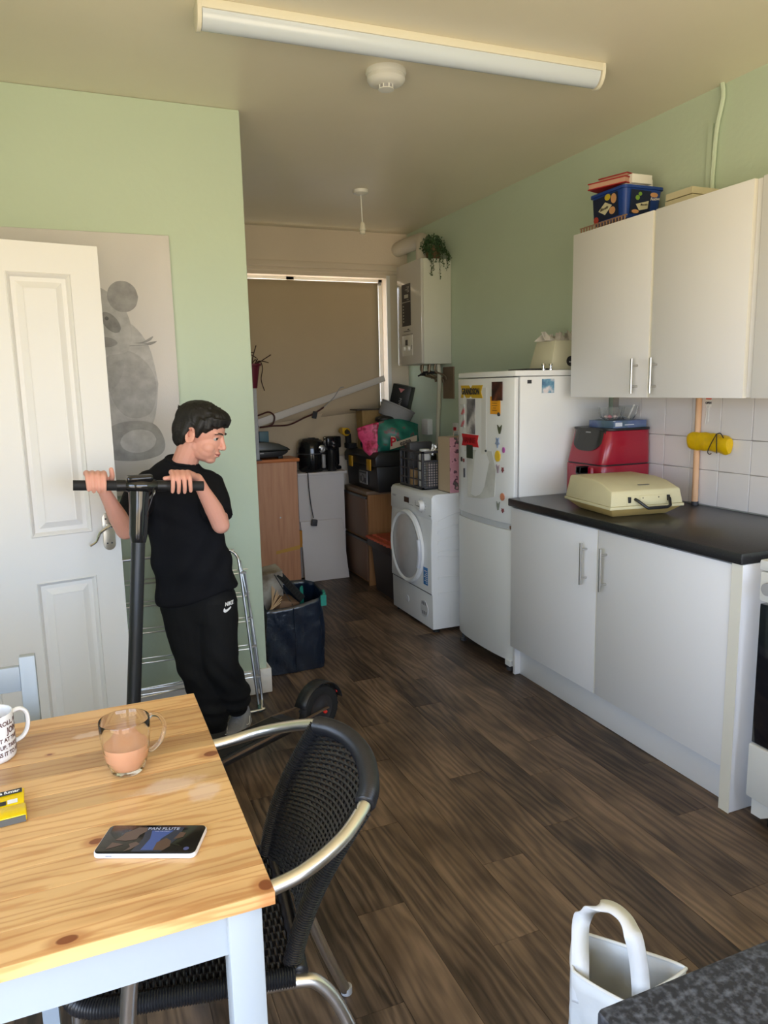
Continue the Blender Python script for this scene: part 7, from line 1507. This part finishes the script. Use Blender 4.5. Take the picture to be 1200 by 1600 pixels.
# hair: cap with a straight fringe and a tapered nape
hr = MB()
def H(c, r): hr.sphere(c, r, 24, 16)
H((-0.014, 0, 0.040), (0.101, 0.0815, 0.082)); H((-0.050, 0, 0.000), (0.066, 0.074, 0.075)); H((-0.062, 0, -0.038), (0.044, 0.056, 0.046)); H((0.040, 0, 0.074), (0.060, 0.062, 0.036))
for k in range(13):
    u = k/12*2-1; a = (0.092*math.sqrt(max(0, 1-(u*0.86)**2))-0.006, u*0.063, 0.070); b_ = (0.1015*math.sqrt(max(0, 1-(u*0.80)**2))-0.008, u*0.066, 0.050-0.006*math.cos(u*9)-0.012*abs(u)**2)
    hr.tube([a, b_], [0.020, 0.0085], 10)
for s in (-1, 1):
    hr.tube([(0.020, s*0.066, 0.055), (0.014, s*0.073, 0.020), (0.014, s*0.0735, -0.002), (0.013, s*0.0720, -0.020)], [0.022, 0.018, 0.011, 0.005], 10)
    hr.tube([(0.040, s*0.060, 0.060), (0.044, s*0.0660, 0.028), (0.036, s*0.0665, 0.008)], [0.020, 0.014, 0.006], 10)
    hr.tube([(-0.035, s*0.060, 0.03), (-0.040, s*0.066, -0.02), (-0.046, s*0.058, -0.060)], [0.024, 0.016, 0.008], 10)
rr = random.Random(8)
for k in range(70):
    th, ph_ = rr.uniform(0, 2*PI), rr.uniform(0.1, 1.5)
    p = Vector((-0.014+0.098*math.sin(ph_)*math.cos(th), 0.079*math.sin(ph_)*math.sin(th), 0.040+0.080*math.cos(ph_)))
    if p.x > 0.04 and p.z < 0.06: continue
    q = p+Vector((p.x+0.014, p.y, p.z-0.04)).normalized()*rr.uniform(0.003, 0.009)+Vector((rr.uniform(0, .02), 0, -0.004)); hr.tube([tuple(p*0.97), tuple(q)], [0.008, 0.0028], 6)
for k in range(6): hr.tube([(-0.085, -0.02+0.01*k, 0.065), (-0.108-0.006*(k % 3), -0.025+0.01*k, 0.078-0.006*(k % 2))], [0.010, 0.002], 6)
hr.xf(HM)
organic('hair', hr, 0.0034, hairm, person, it=2, disp=lambda c: 0.0010*math.sin(c.x*900+c.z*500)*math.cos(c.y*800))
# T-shirt
ts = MB()
def neck_tilt(p): return p[2]+(p[1]-2.884)*0.30*max(0, min(1, (p[2]-1.17)/0.03))
loft(ts, [(0.404, 2.955, 0.662, 0.158, 0.105, 0.17), (0.402, 2.952, 0.672, 0.160, 0.107, 0.17), (0.392, 2.940, 0.76, 0.152, 0.103, 0.13), (0.376, 2.918, 0.86, 0.143, 0.096, 0.08), (0.365, 2.900, 0.94, 0.140, 0.090, 0.03), (0.358, 2.888, 1.03, 0.142, 0.086, -0.02), (0.350, 2.880, 1.105, 0.142, 0.078, -0.05), (0.348, 2.882, 1.150, 0.125, 0.066, -0.10), (0.356, 2.884, 1.183, 0.088, 0.058, -0.12), (0.364, 2.884, 1.204, 0.060, 0.052, -0.12), (0.366, 2.884, 1.211, 0.056, 0.050, -0.12)])
ts.v = [(v[0], v[1], neck_tilt(v)) for v in ts.v]
limb(ts, [(0.330, 2.884, 1.140), (0.240, 2.872, 1.130)], [0.052, 0.050]); limb(ts, [(0.385, 2.880, 1.135), (0.455, 2.862, 1.118)], [0.052, 0.050])
def sleeve(sh_, el, r0, r1, f):
    e = sh_.lerp(el, f); ts.tube([sh_.lerp(el, -0.1), sh_.lerp(el, 0.25), e], [r0, r0*1.04, r1], 20)
sleeve(ShR, ElR, 0.056, 0.060, 0.80); sleeve(ShL, ElL, 0.058, 0.058, 0.80)
def folds(c):
    w = 0.0045*math.sin((c.x*0.8+c.z)*46+3*math.sin(c.x*9)+c.y*12)*max(0, min(1, (0.98-c.z)/0.2))
    w += 0.004*math.sin((c.x*1.6-c.z)*38+c.y*15)*max(0, 1-abs(c.z-0.80)/0.22) + 0.003*math.sin(c.z*70+c.x*40)*max(0, 1-abs(c.z-1.0)/0.14)
    return w
tso = organic('t_shirt', ts, 0.006, cloth_b, person, it=3, disp=folds)
col_c = Vector((0.368, 2.882, 1.206))
build('collar', MB().tube([(0.366+0.056*math.cos(a), 2.884+0.050*math.sin(a), 1.207-0.0065*math.cos(a)+0.015*math.sin(a)) for a in [2*PI*k/36 for k in range(36)]], 0.0065, 10, closed=True, flat=1.0), cloth_b, tso, smooth=True)
# joggers
tr_ = MB()
loft(tr_, [(0.395, 2.968, 0.56, 0.120, 0.085, 0.05), (0.402, 2.962, 0.64, 0.138, 0.094, 0.1), (0.402, 2.955, 0.72, 0.130, 0.088, 0.12), (0.398, 2.95, 0.76, 0.12, 0.08, 0.12)])
limb(tr_, [(0.348, 2.975, 0.62), (0.358, 2.965, 0.48), (0.380, 2.960, 0.34), (0.425, 2.985, 0.18), (0.448, 3.015, 0.075)], [0.095, 0.078, 0.068, 0.066, 0.055], 22)
limb(tr_, [(0.462, 2.958, 0.62), (0.465, 2.935, 0.50), (0.470, 2.915, 0.385), (0.500, 2.965, 0.27), (0.528, 3.015, 0.19), (0.548, 3.055, 0.125)], [0.100, 0.086, 0.074, 0.074, 0.078, 0.054], 22)
def tfold(c):
    w = 0.005*math.sin((c.z*1.0+c.x*0.5)*60+4*math.sin(c.x*14))*max(0, 1-abs(c.z-0.33)/0.14)+0.006*math.sin(c.z*85+c.x*25+2*math.sin(c.y*20))*max(0, 1-abs(c.z-0.16)/0.10)
    return w+0.003*math.sin(c.z*34+c.x*60)*max(0, 1-abs(c.z-0.55)/0.12)
jog = organic('joggers', tr_, 0.006, mat('black_jogger', (0.0075, 0.0077, 0.0085), 0.8, spec=0.25, bump=0.08, bscale=250), person, it=3, disp=tfold)
build('ankle_cuff', MB().tube([(0.549, 3.056, 0.132), (0.556, 3.070, 0.105)], [0.046, 0.040], 24), mat('black_jogger', (0.006, 0.006, 0.0065), 0.8), jog, smooth=True)
build('ankle_cuff', MB().tube([(0.448, 3.012, 0.085), (0.455, 3.028, 0.062)], [0.046, 0.040], 24), mat('black_jogger', (0.006, 0.006, 0.0065), 0.8), jog, smooth=True)
bvh_me = jog.data; off = person.location
bv = BVHTree.FromPolygons([tuple(v.co+off) for v in bvh_me.vertices], [tuple(p.vertices) for p in bvh_me.polygons])
def proj_on(me, o_):
    vd = Vector((0.17, 0.985, 0.0)).normalized()
    for v in me.vertices:
        q = v.co+off; h = bv.ray_cast(q-vd*0.3, vd)
        if h[0] is not None: v.co = h[0]-vd*o_-off
lc = Vector((0.497, 2.80, 0.612))
sw_pts = spline([(-0.024, 0, 0.006), (-0.026, 0, -0.004), (-0.020, 0, -0.010), (-0.010, 0, -0.008), (0.012, 0, 0.004), (0.028, 0, 0.014)], 4)+spline([(0.028, 0, 0.014), (0.010, 0, 0.0015), (-0.008, 0, -0.0115), (-0.018, 0, -0.0165), (-0.028, 0, -0.012), (-0.030, 0, -0.002), (-0.024, 0, 0.006)], 4)
def logo_part(nm, pts):
    bm = bmesh.new(); vs = [bm.verts.new(Vector((p[0]*0.75, 0, p[2]*0.9))+lc-off) for p in pts]; bm.faces.new(vs); bmesh.ops.triangulate(bm, faces=bm.faces)
    me = bpy.data.meshes.new(nm); bm.to_mesh(me); bm.free(); proj_on(me, 0.0015); me.materials.append(white_ink); o_ = bpy.data.objects.new(nm, me); COL.objects.link(o_); o_.parent = jog
outer = [(-0.024, 0.006), (-0.020, -0.002), (-0.012, -0.003), (0.004, 0.004), (0.030, 0.016), (0.006, -0.004), (-0.010, -0.013), (-0.022, -0.016), (-0.030, -0.010), (-0.029, -0.001)]
logo_part('logo', [(x, 0, z) for x, z in outer])
cu_t = text('logo_lettering', 'NIKE', 0.020, white_ink, None, Matrix.Translation(lc-off+Vector((0.001, 0, 0.018))) @ Matrix.Rotation(PI/2, 4, 'X'), depth=0.0, sx=0.75, shear=0.2, bold=0.0008)
cu_t.parent = jog; proj_on(cu_t.data, 0.0015)
# trainers
shoe_g = mat('trainer_grey', srgb(150, 153, 162), 0.7, var=0.12, vscale=25, bump=0.3, bscale=220); sole_w = mat('trainer_sole', srgb(196, 196, 198), 0.5); shoe_d = mat('trainer_dark', srgb(52, 54, 58), 0.7, bump=0.3, bscale=220)
def trainer(heel, toe, mu, lace_c, ln=1.0):
    f = Vector((toe[0]-heel[0], toe[1]-heel[1], 0)); Ls = f.length; f.normalize(); s_ = Vector((-f.y, f.x, 0))
    def W(u, v, z): return Vector((heel[0], heel[1], 0))+f*(u*Ls)+s_*v+Vector((0, 0, z))
    mu_w = 1.18
    st = [(0.02, 0.024, 0.075), (0.12, 0.032, 0.092), (0.28, 0.035, 0.090), (0.42, 0.036, 0.072), (0.58, 0.040, 0.056), (0.74, 0.042, 0.046), (0.88, 0.036, 0.040), (0.97, 0.022, 0.032)]
    up = MB(); n = 18
    for (u, w, h) in st:
        for j in range(n):
            a = PI*j/(n-1); c_ = math.cos(a); up.v.append(tuple(W(u, mu_w*w*math.copysign(abs(c_)**0.6, c_), 0.018+(h-0.018)*math.sin(a)**0.8)))
    for k in range(len(st)-1): up.f += [(k*n+j, k*n+j+1, (k+1)*n+j+1, (k+1)*n+j) for j in range(n-1)]
    up.f += [tuple(reversed(range(n))), tuple((len(st)-1)*n+j for j in range(n))]
    up.f += [tuple([k*n for k in range(len(st))]+[k*n+n-1 for k in reversed(range(len(st)))])]; up.m = [0]*len(up.f)
    upo = build('trainer', up, mu, person, smooth=60)
    so = MB(); outl = [(-0.01, 0), (0.0, 0.022), (0.08, 0.033), (0.3, 0.036), (0.5, 0.038), (0.7, 0.045), (0.86, 0.042), (0.97, 0.026), (1.01, 0)]; outl = outl+[(u, -w) for u, w in reversed(outl[1:-1])]
    P_ = [W(u, w*1.15, 0) for u, w in outl]; n2 = len(P_)
    so.add([(p.x, p.y, 0.002) for p in P_]+[(p.x, p.y, 0.020+(0.006 if outl[i][0] > 0.85 else 0)) for i, p in enumerate(P_)], [tuple(reversed(range(n2))), tuple(range(n2, 2*n2))]+[(i, (i+1) % n2, n2+(i+1) % n2, n2+i) for i in range(n2)])
    build('sole', so, sole_w, upo, bevel=0.003)
    lm = MB()
    for k in range(5):
        u = 0.40+0.068*k; h = 0.078-0.0055*k*1.35; lm.tube([W(u, -0.020, h-0.010), W(u+0.01, 0, h+0.001), W(u+0.03, 0.020, h-0.011)], 0.0024, 6); lm.tube([W(u, 0.020, h-0.010), W(u+0.01, 0, h+0.002), W(u+0.03, -0.020, h-0.011)], 0.0024, 6)
    build('lace', lm, lace_c, upo, smooth=True)
    build('swoosh_stripe', MB().tube(spline([W(0.30, 0.0415, 0.050), W(0.40, 0.0450, 0.036), W(0.52, 0.0470, 0.034), W(0.64, 0.0455, 0.044)], 5), 0.0022, 6).tube(spline([W(0.30, -0.0415, 0.050), W(0.40, -0.0450, 0.036), W(0.52, -0.0470, 0.034), W(0.64, -0.0455, 0.044)], 5), 0.0022, 6), white_ink, upo, smooth=True)
    build('heel_collar', MB().tube([W(0.02, 0, 0.082), W(0.08, 0.026, 0.093), W(0.26, 0.028, 0.098), W(0.36, 0, 0.092), W(0.26, -0.028, 0.098), W(0.08, -0.026, 0.093)], 0.007, 8, closed=True), shoe_d, upo, smooth=True)
    return upo
trainer((0.600, 3.155), (0.508, 2.965), shoe_g, mat('lace_grey', srgb(150, 152, 158), 0.7))
trainer((0.480, 3.095), (0.412, 2.905), shoe_d, shoe_d)
# repeats that belong together
for o in list(COL.objects):
    if o.parent is None and 'category' in o and 'group' not in o:
        n_ = o.name.split('.')[0]
        g_ = {'magnet': 'small magnets on the fridge', 'photo_magnet': 'photo magnets on the fridge', 'red_book': 'red books on the blue tub', 'white_carton': 'white cartons in the blue tub', 'glass_dish': 'glass dishes on the blue box', 'name_magnet': 'ribbon signs on the fridge door', 'wall_cupboard': 'white wall cupboards', 'metal_bottle_stopper': 'chrome knobs on the fridge top'}.get(n_)
        if g_: o['group'] = g_
